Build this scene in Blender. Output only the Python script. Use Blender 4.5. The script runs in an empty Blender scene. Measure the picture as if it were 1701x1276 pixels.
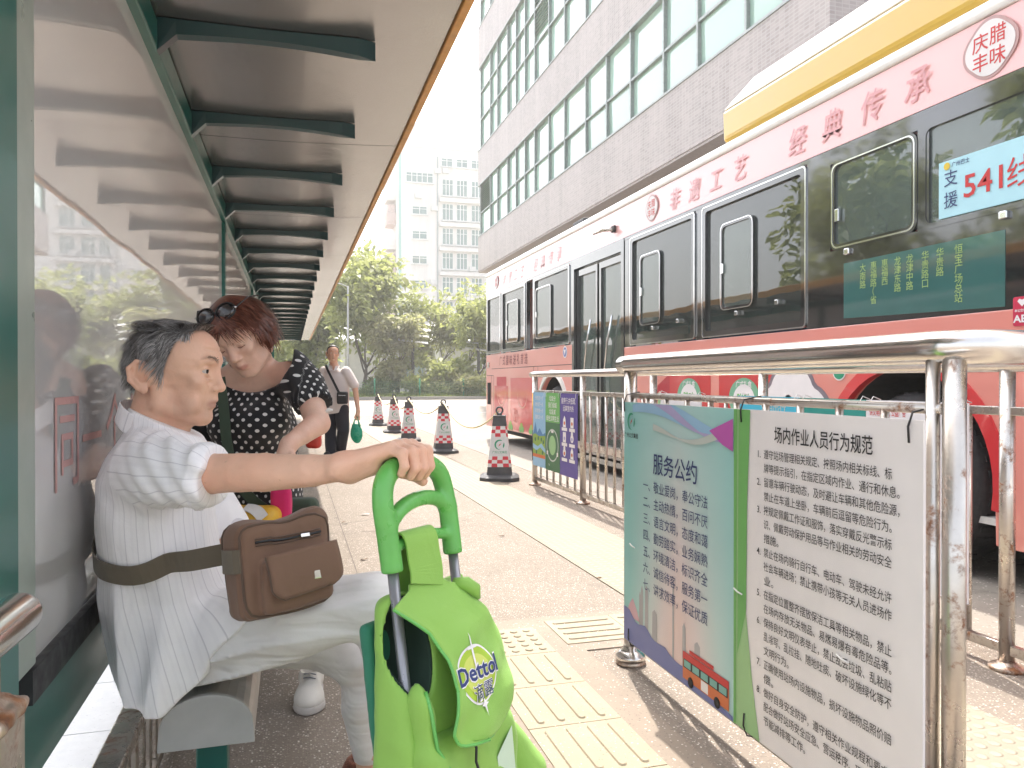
import bpy, math, random
import numpy as np
from mathutils import Vector, Matrix
R = math.radians
scene = bpy.context.scene
COL = scene.collection

# ---------------------------------------------------------------- camera, sky, sun, exposure
F_PX, CX, CY = 1280.0, 850.5, 638.0
HORIZON, VPX, EYE = 632.0, 483.0, 1.04
PITCH = math.atan((HORIZON - CY) / F_PX)
YAW = math.atan((CX - VPX) / F_PX)
cam_d = bpy.data.cameras.new("camera")
cam_d.sensor_fit = 'HORIZONTAL'
cam_d.sensor_width = 36.0
cam_d.lens = F_PX / 1701.0 * 36.0
cam_d.clip_start = 0.02
cam_d.clip_end = 2000
cam = bpy.data.objects.new("camera", cam_d)
COL.objects.link(cam)
cam.location = (0, 0, EYE)
cam.rotation_euler = (R(90) + PITCH, 0, -YAW)
scene.camera = cam

SUN_EL, SUN_AZ = R(60), R(13)          # azimuth from +Y towards +X
world = bpy.data.worlds.new("World")
scene.world = world
world.use_nodes = True
wn = world.node_tree
sky = wn.nodes.new('ShaderNodeTexSky')
sky.sky_type = 'NISHITA'
sky.sun_disc = False
sky.sun_elevation = SUN_EL
sky.sun_rotation = SUN_AZ
sky.air_density = 1.0
sky.dust_density = 5.0
sky.ozone_density = 0.6
bg = wn.nodes['Background']
bg.inputs['Strength'].default_value = 0.15
hz = wn.nodes.new('ShaderNodeHueSaturation')           # hazy, nearly white summer sky
hz.inputs['Saturation'].default_value = 0.42
wn.links.new(sky.outputs[0], hz.inputs['Color'])
wn.links.new(hz.outputs[0], bg.inputs['Color'])
sun_d = bpy.data.lights.new("sun", 'SUN')
sun_d.energy = 2.0
sun_d.angle = R(0.6)
sun_d.color = (1.0, 0.93, 0.84)
sun = bpy.data.objects.new("sun", sun_d)
COL.objects.link(sun)
sd = Vector((math.sin(SUN_AZ) * math.cos(SUN_EL), math.cos(SUN_AZ) * math.cos(SUN_EL), math.sin(SUN_EL)))
sun.rotation_euler = sd.to_track_quat('Z', 'Y').to_euler()
scene.view_settings.view_transform = 'Standard'
scene.view_settings.look = 'None'
scene.view_settings.gamma = 1.0
scene.view_settings.exposure = 1.95
scene.render.engine = 'CYCLES'
scene.cycles.max_bounces = 8
scene.cycles.transparent_max_bounces = 12
scene.cycles.use_denoising = True

def W(u, v, z):
    """world point of photo pixel (u, v) at z metres of depth: used to read positions off the photo"""
    x = (u - CX) / F_PX * z
    y = -(v - CY) / F_PX * z
    fw = z * math.cos(PITCH) - y * math.sin(PITCH)
    up = z * math.sin(PITCH) + y * math.cos(PITCH)
    return np.array([x * math.cos(YAW) + fw * math.sin(YAW), -x * math.sin(YAW) + fw * math.cos(YAW), EYE + up])

eX = np.array([math.cos(YAW), -math.sin(YAW), 0]); eZ = np.array([math.sin(YAW), math.cos(YAW), 0]); eY = np.array([0, 0, 1.0])   # right, away, up as the photographer stood

# ---------------------------------------------------------------- object helpers
def tag(o, label=None, cat=None, group=None, kind=None):
    if label: o['label'] = label
    if cat: o['category'] = cat
    if group: o['group'] = group
    if kind: o['kind'] = kind
    return o

def empty(name, loc, label, cat, group=None, rz=0.0):
    o = bpy.data.objects.new(name, None)
    COL.objects.link(o)
    o.empty_display_size = 0.05
    o.location = loc
    o.rotation_euler = (0, 0, rz)
    return tag(o, label, cat, group)

def link_mesh(name, me, m=None, parent=None):
    o = bpy.data.objects.new(name, me)
    COL.objects.link(o)
    if m is not None and not me.materials:
        for k in (m if isinstance(m, (list, tuple)) else [m]):
            me.materials.append(k)
    if parent is not None:
        o.parent = parent
    return o

class MB:
    """collects vertices / faces (world space unless noted) and links them as ONE object"""
    def __init__(s):
        s.v = []; s.f = []; s.mi = []; s.sm = []; s.n = 0; s.uv = []
    def add(s, V, Fs, mi=0, smooth=False, uv=None):
        V = np.asarray(V, dtype=float).reshape(-1, 3)
        b = s.n
        s.v.append(V); s.n += len(V)
        if uv is None: uv = np.zeros((len(V), 3))
        s.uv.append(np.asarray(uv, dtype=float))
        for f in Fs:
            s.f.append([int(i) + b for i in f]); s.mi.append(mi); s.sm.append(smooth)
        return s
    def box(s, a, b, mi=0):
        x0, y0, z0 = a; x1, y1, z1 = b
        if x0 > x1: x0, x1 = x1, x0
        if y0 > y1: y0, y1 = y1, y0
        if z0 > z1: z0, z1 = z1, z0
        V = [(x0,y0,z0),(x1,y0,z0),(x1,y1,z0),(x0,y1,z0),(x0,y0,z1),(x1,y0,z1),(x1,y1,z1),(x0,y1,z1)]
        return s.add(V, [(0,3,2,1),(4,5,6,7),(0,1,5,4),(1,2,6,5),(2,3,7,6),(3,0,4,7)], mi)
    def obox(s, c, ax, ay, az, mi=0):
        """box with centre c and half-axis vectors"""
        c = np.array(c, float); ax = np.array(ax, float); ay = np.array(ay, float); az = np.array(az, float)
        V = [c + i*ax + j*ay + k*az for k in (-1,1) for (i,j) in ((-1,-1),(1,-1),(1,1),(-1,1))]
        return s.add(V, [(0,3,2,1),(4,5,6,7),(0,1,5,4),(1,2,6,5),(2,3,7,6),(3,0,4,7)], mi)
    def tube(s, pts, r, n=12, mi=0, cap=True, uvw=None):
        P = [np.array(p, float) for p in pts]
        rr = r if isinstance(r, (list, tuple, np.ndarray)) else [r] * len(P)
        V = []; up = None
        for i, p in enumerate(P):
            t = P[min(i+1, len(P)-1)] - P[max(i-1, 0)]
            t = t / (np.linalg.norm(t) + 1e-12)
            if up is None:
                up = np.array([0,0,1.0]) if abs(t[2]) < 0.9 else np.array([1.0,0,0])
            a = up - t * np.dot(up, t); a /= (np.linalg.norm(a) + 1e-12)
            b = np.cross(t, a); up = a
            for k in range(n):
                an = 2*math.pi*k/n
                V.append(p + rr[i]*(math.cos(an)*a + math.sin(an)*b))
        Fs = []
        for i in range(len(P)-1):
            for k in range(n):
                k2 = (k+1) % n
                Fs.append((i*n+k, i*n+k2, (i+1)*n+k2, (i+1)*n+k))
        s.add(V, Fs, mi, True)
        if cap:
            b = s.n - len(V)
            s.f.append([b + k for k in range(n)][::-1]); s.mi.append(mi); s.sm.append(False)
            e = b + (len(P)-1)*n
            s.f.append([e + k for k in range(n)]); s.mi.append(mi); s.sm.append(False)
        return s
    def prism(s, poly, axis, d0, d1, mi=0, smooth=False):
        """poly: 2-D outline in the two other axes (in x,y,z order), extruded on axis from d0 to d1"""
        n = len(poly); V = []
        for d in (d0, d1):
            for (a, b) in poly:
                V.append({'x': (d,a,b), 'y': (a,d,b), 'z': (a,b,d)}[axis])
        Fs = [tuple(range(n))[::-1], tuple(range(n, 2*n))]
        s.add(V, Fs, mi)
        b = s.n - 2*n
        for i in range(n):
            j = (i+1) % n
            s.f.append([b+i, b+j, b+n+j, b+n+i]); s.mi.append(mi); s.sm.append(smooth)
        return s
    def lathe(s, prof, c, axis='z', n=24, mi=0, smooth=True):
        """prof: list of (radius, offset along axis)"""
        c = np.array(c, float); V = []
        for (r, d) in prof:
            for k in range(n):
                a = 2*math.pi*k/n
                q = {'z': (r*math.cos(a), r*math.sin(a), d), 'x': (d, r*math.cos(a), r*math.sin(a)), 'y': (r*math.sin(a), d, r*math.cos(a))}[axis]
                V.append(c + np.array(q))
        Fs = []
        for i in range(len(prof)-1):
            for k in range(n):
                k2 = (k+1) % n
                Fs.append((i*n+k, i*n+k2, (i+1)*n+k2, (i+1)*n+k))
        s.add(V, Fs, mi, smooth)
        b = s.n - len(V)
        s.f.append([b+k for k in range(n)][::-1]); s.mi.append(mi); s.sm.append(False)
        e = b + (len(prof)-1)*n
        s.f.append([e+k for k in range(n)]); s.mi.append(mi); s.sm.append(False)
        return s
    def build(s, name, mats, parent=None, origin=None, bevel=0.0, fix=True):
        V = np.concatenate(s.v) if s.v else np.zeros((0,3))
        off = np.zeros(3)
        if parent is not None:
            p = parent; m = Matrix.Identity(4)
            while p is not None:
                m = p.matrix_basis @ m; p = p.parent
            mi = np.array(m.inverted())
            V = V @ mi[:3,:3].T + mi[:3,3]
        elif origin is not None:
            off = np.array(origin, float); V = V - off
        me = bpy.data.meshes.new(name)
        me.from_pydata(V.tolist(), [], s.f)
        me.polygons.foreach_set('material_index', s.mi)
        me.polygons.foreach_set('use_smooth', s.sm)
        uv = np.concatenate(s.uv)
        if np.any(uv):
            at = me.attributes.new('uvw', 'FLOAT_VECTOR', 'POINT')
            at.data.foreach_set('vector', uv.astype(np.float32).ravel())
        me.update()
        if fix:
            import bmesh
            bm = bmesh.new(); bm.from_mesh(me)
            bmesh.ops.recalc_face_normals(bm, faces=bm.faces[:])
            bm.to_mesh(me); bm.free()
        o = link_mesh(name, me, mats, parent)
        if parent is None: o.location = off
        if bevel > 0:
            md = o.modifiers.new('bevel', 'BEVEL'); md.width = bevel; md.segments = 2; md.limit_method = 'ANGLE'; md.angle_limit = R(40)
            md.harden_normals = False
        return o

def copy_tree(o, parent=None):
    c = o.copy(); COL.objects.link(c)
    if parent is not None:
        c.parent = parent
    for ch in list(o.children):
        copy_tree(ch, c)
    return c

# ---------------------------------------------------------------- materials
def new_mat(name):
    m = bpy.data.materials.new(name); m.use_nodes = True
    nt = m.node_tree
    return m, nt, nt.nodes['Principled BSDF']
def node(nt, t, **kw):
    n = nt.nodes.new(t)
    for k, v in kw.items():
        setattr(n, k, v)
    return n
def lk(nt, a, b): nt.links.new(a, b)
def ramp(nt, fac, stops):
    r = node(nt, 'ShaderNodeValToRGB')
    el = r.color_ramp.elements
    while len(el) < len(stops): el.new(0.5)
    for e, (p, c) in zip(el, stops):
        e.position = p; e.color = (*c, 1) if len(c) == 3 else c
    lk(nt, fac, r.inputs[0])
    return r.outputs[0]
def mul(c, k): return tuple(min(1.0, x*k) for x in c)
def mathn(nt, op, a, b=None, c=None):
    n = node(nt, 'ShaderNodeMath', operation=op)
    for i, x in enumerate((a, b, c)):
        if x is None: continue
        if isinstance(x, (int, float)): n.inputs[i].default_value = x
        else: lk(nt, x, n.inputs[i])
    return n.outputs[0]
def mixc(nt, fac, a, b, bt='MIX'):
    n = node(nt, 'ShaderNodeMix', data_type='RGBA', blend_type=bt)
    for s, x in ((0, fac), (6, a), (7, b)):
        if isinstance(x, (int, float)): n.inputs[s].default_value = x
        elif isinstance(x, tuple): n.inputs[s].default_value = (*x[:3], 1)
        else: lk(nt, x, n.inputs[s])
    return n.outputs[2]
def noise(nt, vec, scale, detail=4, rough=0.55, dist=0.0):
    n = node(nt, 'ShaderNodeTexNoise')
    n.inputs['Scale'].default_value = scale; n.inputs['Detail'].default_value = detail
    n.inputs['Roughness'].default_value = rough; n.inputs['Distortion'].default_value = dist
    if vec is not None: lk(nt, vec, n.inputs['Vector'])
    return n.outputs['Fac']
def gcoord(nt): return node(nt, 'ShaderNodeNewGeometry').outputs['Position']
def ocoord(nt): return node(nt, 'ShaderNodeTexCoord').outputs['Object']
def attr(nt, name='uvw'):
    a = node(nt, 'ShaderNodeAttribute'); a.attribute_name = name
    return a.outputs['Vector']
def bump(nt, bsdf, h, dist=0.01, strength=0.5, prev=None):
    b = node(nt, 'ShaderNodeBump')
    b.inputs['Strength'].default_value = strength; b.inputs['Distance'].default_value = dist
    lk(nt, h, b.inputs['Height'])
    if prev is not None: lk(nt, prev, b.inputs['Normal'])
    lk(nt, b.outputs[0], bsdf.inputs['Normal'])
    return b.outputs[0]

def mk(name, c, rough=0.5, metal=0.0, var=0.12, scale=14.0, bmp=0.0, bscale=60.0, spec=0.5, coat=0.0, rvar=0.1):
    """plain surface with a little uneven colour, gloss and relief"""
    m, nt, b = new_mat(name)
    co = ocoord(nt)
    f = noise(nt, co, scale, 5)
    lk(nt, ramp(nt, f, [(0.3, mul(c, 1-var)), (0.7, mul(c, 1+var))]), b.inputs['Base Color'])
    rr = node(nt, 'ShaderNodeMapRange'); lk(nt, noise(nt, co, scale*2.3, 4), rr.inputs[0])
    rr.inputs[1].default_value = 0.3; rr.inputs[2].default_value = 0.7
    rr.inputs[3].default_value = max(0.02, rough-rvar); rr.inputs[4].default_value = min(1, rough+rvar)
    lk(nt, rr.outputs[0], b.inputs['Roughness'])
    b.inputs['Metallic'].default_value = metal
    b.inputs['Specular IOR Level'].default_value = spec
    b.inputs['Coat Weight'].default_value = coat
    b.inputs['Coat Roughness'].default_value = 0.05
    if bmp > 0:
        bump(nt, b, noise(nt, co, bscale, 6), 0.01, bmp)
    return m

# ---------------------------------------------------------------- distance-field modelling (organic shapes)
def _n(a): return np.asarray(a, dtype=np.float32)
def sd_ell(P, c, r, rot=None):
    q = P - _n(c)
    if rot is not None: q = q @ _n(rot)
    r = _n(r)
    k0 = np.sqrt(((q / r)**2).sum(1)); k1 = np.sqrt(((q / (r*r))**2).sum(1)) + 1e-9
    return k0 * (k0 - 1.0) / k1
def sd_cap(P, a, b, ra, rb=None):
    if rb is None: rb = ra
    a = _n(a); b = _n(b)
    ab = b - a; L2 = float((ab*ab).sum()) + 1e-12
    t = np.clip(((P - a) @ ab) / L2, 0, 1)
    d = P - a - t[:, None]*ab
    return np.sqrt((d*d).sum(1)) - (ra + (rb - ra)*t)
def sd_chain(P, pts, rs, k=0.02):
    d = None
    for i in range(len(pts)-1):
        e = sd_cap(P, pts[i], pts[i+1], rs[i], rs[i+1])
        d = e if d is None else smin(d, e, min(k, 0.003))
    return d
def sd_box(P, c, h, r=0.01, rot=None):
    q = P - _n(c)
    if rot is not None: q = q @ _n(rot)
    q = np.abs(q) - (_n(h) - r)
    o = np.sqrt((np.maximum(q, 0)**2).sum(1)); i = np.minimum(q.max(1), 0)
    return o + i - r
def smin(a, b, k):
    h = np.clip(0.5 + 0.5*(b - a)/k, 0, 1)
    return b + (a - b)*h - k*h*(1-h)
def smax(a, b, k): return -smin(-a, -b, k)
def snoise(P, f, seed=0):
    rs = np.random.RandomState(seed); d = np.zeros(len(P), np.float32)
    for i in range(5):
        w = rs.normal(size=3); w *= f*(0.7+0.6*rs.rand())/np.linalg.norm(w)
        w2 = rs.normal(size=3); w2 *= f*0.6/np.linalg.norm(w2)
        d += np.sin(P @ _n(w) + rs.rand()*6.3 + 1.3*np.sin(P @ _n(w2) + rs.rand()*6.3))
    return d / 5
def surf(fn, lo, hi, h):
    """surface-nets mesh of fn(P) = 0 inside the box lo..hi"""
    lo = np.array(lo, float); hi = np.array(hi, float)
    n = np.ceil((hi - lo)/h).astype(int) + 1
    ax = [lo[i] + h*np.arange(n[i]) for i in range(3)]
    G = np.stack(np.meshgrid(*ax, indexing='ij'), -1).reshape(-1, 3).astype(np.float32)
    Fv = fn(G).reshape(n).astype(np.float32)
    S = Fv < 0
    cnt = np.zeros(n-1, np.int8)
    acc = np.zeros((*(n-1), 3), np.float32); ne = np.zeros(n-1, np.float32)
    cs = [(i,j,k) for i in (0,1) for j in (0,1) for k in (0,1)]
    def sub(A, c): return A[c[0]:n[0]-1+c[0], c[1]:n[1]-1+c[1], c[2]:n[2]-1+c[2]]
    for c in cs:
        for a in range(3):
            if c[a] == 1: continue
            d = list(c); d[a] = 1
            f0 = sub(Fv, c); f1 = sub(Fv, d); m = (f0 < 0) != (f1 < 0)
            t = np.where(m, f0/np.where(m, f0 - f1, 1), 0)
            for q in range(3):
                acc[..., q] += np.where(m, c[q] + (t if q == a else 0), 0)
            ne += m
    act = ne > 0
    idx = -np.ones(n-1, int); idx[act] = np.arange(act.sum())
    ijk = np.argwhere(act)
    V = lo + h*(ijk + acc[act]/ne[act][:, None])
    quads = []
    for a in range(3):
        b, c = (a+1) % 3, (a+2) % 3
        s0 = [slice(None)]*3; s1 = [slice(None)]*3
        s0[a] = slice(0, n[a]-1); s1[a] = slice(1, n[a])
        A0 = S[tuple(s0)]; A1 = S[tuple(s1)]
        E = np.argwhere(A0 != A1)
        E = E[(E[:, b] > 0) & (E[:, c] > 0) & (E[:, b] < n[b]-1) & (E[:, c] < n[c]-1)]
        if not len(E): continue
        flip = A0[tuple(E.T)]
        def cell(db, dc):
            q = E.copy(); q[:, b] += db; q[:, c] += dc
            return idx[tuple(q.T)]
        q = np.stack([cell(-1,-1), cell(0,-1), cell(0,0), cell(-1,0)], 1)
        q[~flip] = q[~flip][:, ::-1]
        quads.append(q)
    Q = np.concatenate(quads) if quads else np.zeros((0,4), int)
    Q = Q[(Q >= 0).all(1)]
    return V, Q
def relax(V, Q, it=1, lam=0.5):
    E = np.concatenate([Q[:, [0,1]], Q[:, [1,2]], Q[:, [2,3]], Q[:, [3,0]]])
    E = np.concatenate([E, E[:, ::-1]])
    for _ in range(it):
        A = np.zeros_like(V); c = np.zeros(len(V))
        np.add.at(A, E[:, 0], V[E[:, 1]]); np.add.at(c, E[:, 0], 1)
        V = V + lam*(A/np.maximum(c, 1)[:, None] - V)
    return V
def basis(fwd, up):
    """rows: local x = forward, y = left, z = up"""
    f = np.array(fwd, float); f /= np.linalg.norm(f)
    u = np.array(up, float); u = u - f*np.dot(u, f); u /= np.linalg.norm(u)
    return np.array([f, np.cross(u, f), u])

# ---------------------------------------------------------------- lettering
_tc = {}
def glyphs(txt, bold=0.0, res=2):
    key = (txt, bold, res)
    if key in _tc: return _tc[key]
    c = bpy.data.curves.new('txt', 'FONT'); c.body = txt; c.size = 1.0; c.resolution_u = res; c.offset = bold
    o = bpy.data.objects.new('txt', c); COL.objects.link(o)
    dg = bpy.context.evaluated_depsgraph_get()
    me = bpy.data.meshes.new_from_object(o.evaluated_get(dg))
    V = np.zeros(len(me.vertices)*3); me.vertices.foreach_get('co', V); V = V.reshape(-1, 3)[:, :2]
    Fs = [tuple(p.vertices) for p in me.polygons]
    bpy.data.objects.remove(o); bpy.data.curves.remove(c); bpy.data.meshes.remove(me)
    _tc[key] = (V, Fs)
    return V, Fs
def letter(mb, txt, org, xd, yd, size, mi=0, bold=0.0, shear=0.0, aspect=1.0, align='l', width=None, vertical=False, step=1.05, fit=False):
    """writes txt on mb in the plane (org, xd, yd); size = height of a character"""
    org = np.array(org, float); xd = np.array(xd, float); yd = np.array(yd, float)
    if vertical:
        for i, ch in enumerate(txt):
            letter(mb, ch, org - yd*(i*size*step), xd, yd, size, mi, bold, shear, aspect, 'c')
        return
    V, Fs = glyphs(txt, bold)
    if not len(V): return
    V = V.copy()
    w = V[:, 0].max()
    k = size/0.92
    sx = k*aspect
    if width is not None: sx = width/w
    x = V[:, 0]*sx; y = V[:, 1]*k
    if align == 'c': x = x - (V[:, 0].max() + V[:, 0].min())*sx/2
    x = x + shear*y
    mb.add(org + x[:, None]*xd + y[:, None]*yd, Fs, mi)
# ---------------------------------------------------------------- shared materials
def ground_mat(name, base, stone, amount, sc=150.0, bs=0.6):
    m, nt, b = new_mat(name)
    g = gcoord(nt)
    v = node(nt, 'ShaderNodeTexVoronoi'); v.inputs['Scale'].default_value = sc
    v.inputs['Randomness'].default_value = 1.0
    lk(nt, g, v.inputs['Vector'])
    big = noise(nt, g, 0.8, 6, 0.6); mid = noise(nt, g, 6.0, 5, 0.6); fine = noise(nt, g, 90.0, 3)
    hsv = node(nt, 'ShaderNodeSeparateColor'); lk(nt, v.outputs['Color'], hsv.inputs[0])
    mat_c = mixc(nt, mid, mul(base, 0.8), mul(base, 1.15))
    st = ramp(nt, hsv.outputs[0], [(0.0, mul(stone, 0.45)), (0.35, mul(stone, 0.8)), (0.7, stone), (1.0, (0.80, 0.74, 0.66))])
    pick = node(nt, 'ShaderNodeMapRange'); lk(nt, hsv.outputs[1], pick.inputs[0])
    pick.inputs[1].default_value = 1-amount-0.06; pick.inputs[2].default_value = 1-amount+0.06
    edge = node(nt, 'ShaderNodeMapRange'); lk(nt, v.outputs['Distance'], edge.inputs[0])
    edge.inputs[1].default_value = 0.55; edge.inputs[2].default_value = 0.35
    fac = mathn(nt, 'MULTIPLY', pick.outputs[0], edge.outputs[0])
    col = mixc(nt, fac, mat_c, st)
    col = mixc(nt, ramp(nt, big, [(0.35, (0, 0, 0)), (0.7, (0.34, 0.34, 0.34))]), col, mul(base, 0.62))
    stain = ramp(nt, noise(nt, g, 2.2, 8, 0.75, 0.4), [(0.58, (0, 0, 0)), (0.70, (0.5, 0.5, 0.5))])
    col = mixc(nt, stain, col, mul(base, 0.5))
    vc = node(nt, 'ShaderNodeTexVoronoi', feature='DISTANCE_TO_EDGE'); vc.inputs['Scale'].default_value = 0.55
    wob = node(nt, 'ShaderNodeVectorMath', operation='ADD'); lk(nt, g, wob.inputs[0])
    wn2 = node(nt, 'ShaderNodeTexNoise'); wn2.inputs['Scale'].default_value = 3.0; lk(nt, g, wn2.inputs['Vector'])
    wsc = node(nt, 'ShaderNodeVectorMath', operation='SCALE'); lk(nt, wn2.outputs['Color'], wsc.inputs[0]); wsc.inputs['Scale'].default_value = 0.5
    lk(nt, wsc.outputs[0], wob.inputs[1]); lk(nt, wob.outputs[0], vc.inputs['Vector'])
    crk = mathn(nt, 'MULTIPLY', mathn(nt, 'LESS_THAN', vc.outputs['Distance'], 0.0035), ramp(nt, noise(nt, g, 0.5, 3), [(0.5, (0, 0, 0)), (0.56, (0.7, 0.7, 0.7))]))
    col = mixc(nt, crk, col, mul(base, 0.25))
    gum = node(nt, 'ShaderNodeTexVoronoi'); gum.inputs['Scale'].default_value = 2.6; lk(nt, g, gum.inputs['Vector'])
    gc = node(nt, 'ShaderNodeSeparateColor'); lk(nt, gum.outputs['Color'], gc.inputs[0])
    gf = mathn(nt, 'MULTIPLY', mathn(nt, 'LESS_THAN', gum.outputs['Distance'], 0.055), mathn(nt, 'GREATER_THAN', gc.outputs[0], 0.72))
    col = mixc(nt, mathn(nt, 'MULTIPLY', gf, 0.55), col, mul(base, 0.3))
    lk(nt, col, b.inputs['Base Color'])
    b.inputs['Roughness'].default_value = 0.75
    b.inputs['Specular IOR Level'].default_value = 0.35
    h = mathn(nt, 'ADD', mathn(nt, 'MULTIPLY', fac, 0.7), mathn(nt, 'MULTIPLY', fine, 0.5))
    bump(nt, b, h, 0.004, bs)
    return m

M = {}
M['aggregate'] = ground_mat('aggregate', (0.225, 0.186, 0.150), (0.36, 0.308, 0.256), 0.62, 145, 0.8)
M['road'] = ground_mat('road', (0.265, 0.238, 0.205), (0.29, 0.26, 0.225), 0.25, 90, 0.3)
M['cement'] = ground_mat('cement', (0.26, 0.212, 0.168), (0.265, 0.215, 0.172), 0.18, 160, 0.35)
M['tactile'] = ground_mat('tactile', (0.35, 0.30, 0.215), (0.32, 0.27, 0.19), 0.10, 220, 0.25)
M['white_tile'] = mk('white_tile', (0.72, 0.71, 0.70), 0.35, var=0.05, scale=30)
M['kerb'] = mk('kerb', (0.30, 0.285, 0.265), 0.85, var=0.2, bmp=0.3)
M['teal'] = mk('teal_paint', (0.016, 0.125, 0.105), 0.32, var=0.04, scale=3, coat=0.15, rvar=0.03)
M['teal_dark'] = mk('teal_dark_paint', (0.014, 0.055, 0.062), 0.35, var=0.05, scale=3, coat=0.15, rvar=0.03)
M['trim_gold'] = mk('trim_gold', (0.62, 0.32, 0.09), 0.45, var=0.15)
def steel(name, tint=(0.74, 0.71, 0.67), rough=0.16, rust=0.0):
    m, nt, b = new_mat(name)
    co = ocoord(nt)
    sm = noise(nt, co, 9, 6, 0.65); st = noise(nt, co, 140, 3)
    col = mixc(nt, ramp(nt, sm, [(0.42, (0, 0, 0)), (0.72, (0.55, 0.55, 0.55))]), tint, mul(tint, 0.72))
    rr = node(nt, 'ShaderNodeMapRange'); lk(nt, sm, rr.inputs[0]); rr.inputs[3].default_value = rough*0.5; rr.inputs[4].default_value = rough*2.0
    lk(nt, rr.outputs[0], b.inputs['Roughness'])
    if rust > 0:
        rn = noise(nt, co, 22, 8, 0.7, 0.3)
        rf = ramp(nt, rn, [(0.62-rust*0.25, (0, 0, 0)), (0.74-rust*0.2, (1, 1, 1))])
        rc = ramp(nt, noise(nt, co, 60, 5), [(0.3, (0.10, 0.035, 0.015)), (0.7, (0.34, 0.15, 0.06))])
        col = mixc(nt, rf, col, rc)
        lk(nt, mathn(nt, 'SUBTRACT', 1.0, rf), b.inputs['Metallic'])
    else:
        b.inputs['Metallic'].default_value = 1.0
    lk(nt, col, b.inputs['Base Color'])
    bump(nt, b, st, 0.001, 0.05)
    return m
M['steel'] = steel('stainless_steel')
M['steel_worn'] = steel('worn_stainless_steel', (0.62, 0.58, 0.53), 0.24, 0.32)
M['rusty'] = steel('rusty_steel', (0.60, 0.52, 0.44), 0.35, 0.75)
M['black'] = mk('black_plastic', (0.02, 0.02, 0.022), 0.5, var=0.3)
M['white'] = mk('white_paint', (0.78, 0.77, 0.75), 0.4, var=0.05)
M['ink'] = mk('black_ink', (0.012, 0.012, 0.014), 0.6, var=0.05)
M['navy_ink'] = mk('navy_ink', (0.03, 0.05, 0.16), 0.6, var=0.05)

def flat(name, c, rough=0.45, spec=0.5, coat=0.0):
    m = mk(name, c, rough, var=0.03, scale=8, spec=spec, coat=coat, rvar=0.04)
    return m

# ---------------------------------------------------------------- ground, road, paving
def sheet(name, m, poly, z, label=None):
    mb = MB()
    if z > 0: mb.prism(poly, 'z', -0.01, z)
    else: mb.add([(x, y, z) for x, y in poly], [tuple(range(len(poly)))])
    o = mb.build(name, m, fix=z > 0)
    return tag(o, kind='structure')
sheet('ground', M['aggregate'], [(-600, -600), (600, -600), (600, 900), (-600, 900)], 0.0)
sheet('road', M['road'], [(2.62, -60), (200, -60), (200, 41.0), (-200, 41.0), (-200, 22.5), (2.62, 22.5)], 0.004)
mb = MB(); mb.box((-200, 41.0, -0.1), (200, 41.35, 0.17)); tag(mb.build('kerb', M['kerb']), kind='structure')
M['joint'] = mk('joint_line', (0.13, 0.11, 0.095), 0.9, var=0.2)
# joints in the pavement: thin dark lines laid as sheets
mb = MB()
for y in (0.35, 5.35, 9.2, 13.0, 17.0):
    mb.add([(-0.5, y, 0.0015), (1.30, y+0.02, 0.0015), (1.30, y+0.026, 0.0015), (-0.5, y+0.006, 0.0015)], [(0, 1, 2, 3)])
for x0 in (0.34,):
    mb.add([(x0, -2, 0.0025), (x0+0.005, -2, 0.0025), (x0+0.005, 22, 0.0025), (x0, 22, 0.0025)], [(0, 1, 2, 3)])
tag(mb.build('pavement_joints', M['joint'], fix=False), kind='structure')
sheet('cement_border', M['cement'], [(0.56, 0.2), (1.09, 0.2), (1.09, 2.76), (1.55, 2.76), (1.55, 3.20), (0.56, 3.20)], 0.005)

def tile_mesh(kind, s=0.2975, t=0.004):
    """tactile tile centred on its own origin"""
    mb = MB(); mb.box((-s/2, -s/2, 0), (s/2, s/2, t))
    if kind == 'dot':
        for i in range(5):
            for j in range(5):
                c = ((i-2)*0.054, (j-2)*0.054, t)
                mb.lathe([(0.0165, -0.001), (0.0150, 0.003), (0.0115, 0.005)], c, n=12)
    else:
        for i in range(4):
            x = (i-1.5)*0.066
            prof = []
            for k in range(9): prof.append((x + 0.013*math.cos(math.pi*k/8), 0.115 + 0.013*math.sin(math.pi*k/8)))
            for k in range(9): prof.append((x - 0.013*math.cos(math.pi*k/8), -0.115 - 0.013*math.sin(math.pi*k/8)))
            n = len(prof)
            V = [(a, b, t-0.001) for a, b in prof] + [(x+(a-x)*0.72, b*0.965, t+0.0048) for a, b in prof]
            mb.add(V, [(i2, (i2+1) % n, n+(i2+1) % n, n+i2) for i2 in range(n)], 0, True)
            mb.add(V[n:], [tuple(range(n))])
    return mb
TG = 'tactile paving tiles'
def place_tile(proto, x, y, rz, label):
    o = proto if proto.get('used') is None else proto.copy()
    if proto.get('used') is None: proto['used'] = 1
    else: COL.objects.link(o)
    if 'used' in o and o is not proto: del o['used']
    o.location = (x, y, 0.0045); o.rotation_euler = (0, 0, rz)
    return tag(o, label, 'paving tile', TG)
pd = tile_mesh('dot').build('tactile_tile', M['tactile'], bevel=0.0015)
pg = tile_mesh('bar').build('tactile_tile', M['tactile'], bevel=0.0015)
place_tile(pd, 0.822, 2.92, 0.0, 'cream tactile tile covered with round studs beside the green trolley')
names = ['first', 'second', 'third', 'fourth', 'fifth', 'sixth', 'seventh', 'eighth']
for k in range(4):
    place_tile(pg, 0.822 + 0.0007*k, 2.62 - 0.3*k, 0.003*(k % 3 - 1), 'cream ribbed tactile tile, %s one counted from the studded tile towards the camera' % names[k])
place_tile(pg, 1.19, 2.985, R(90), 'cream ribbed tactile tile with bars running sideways, left of the railing post')
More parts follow.
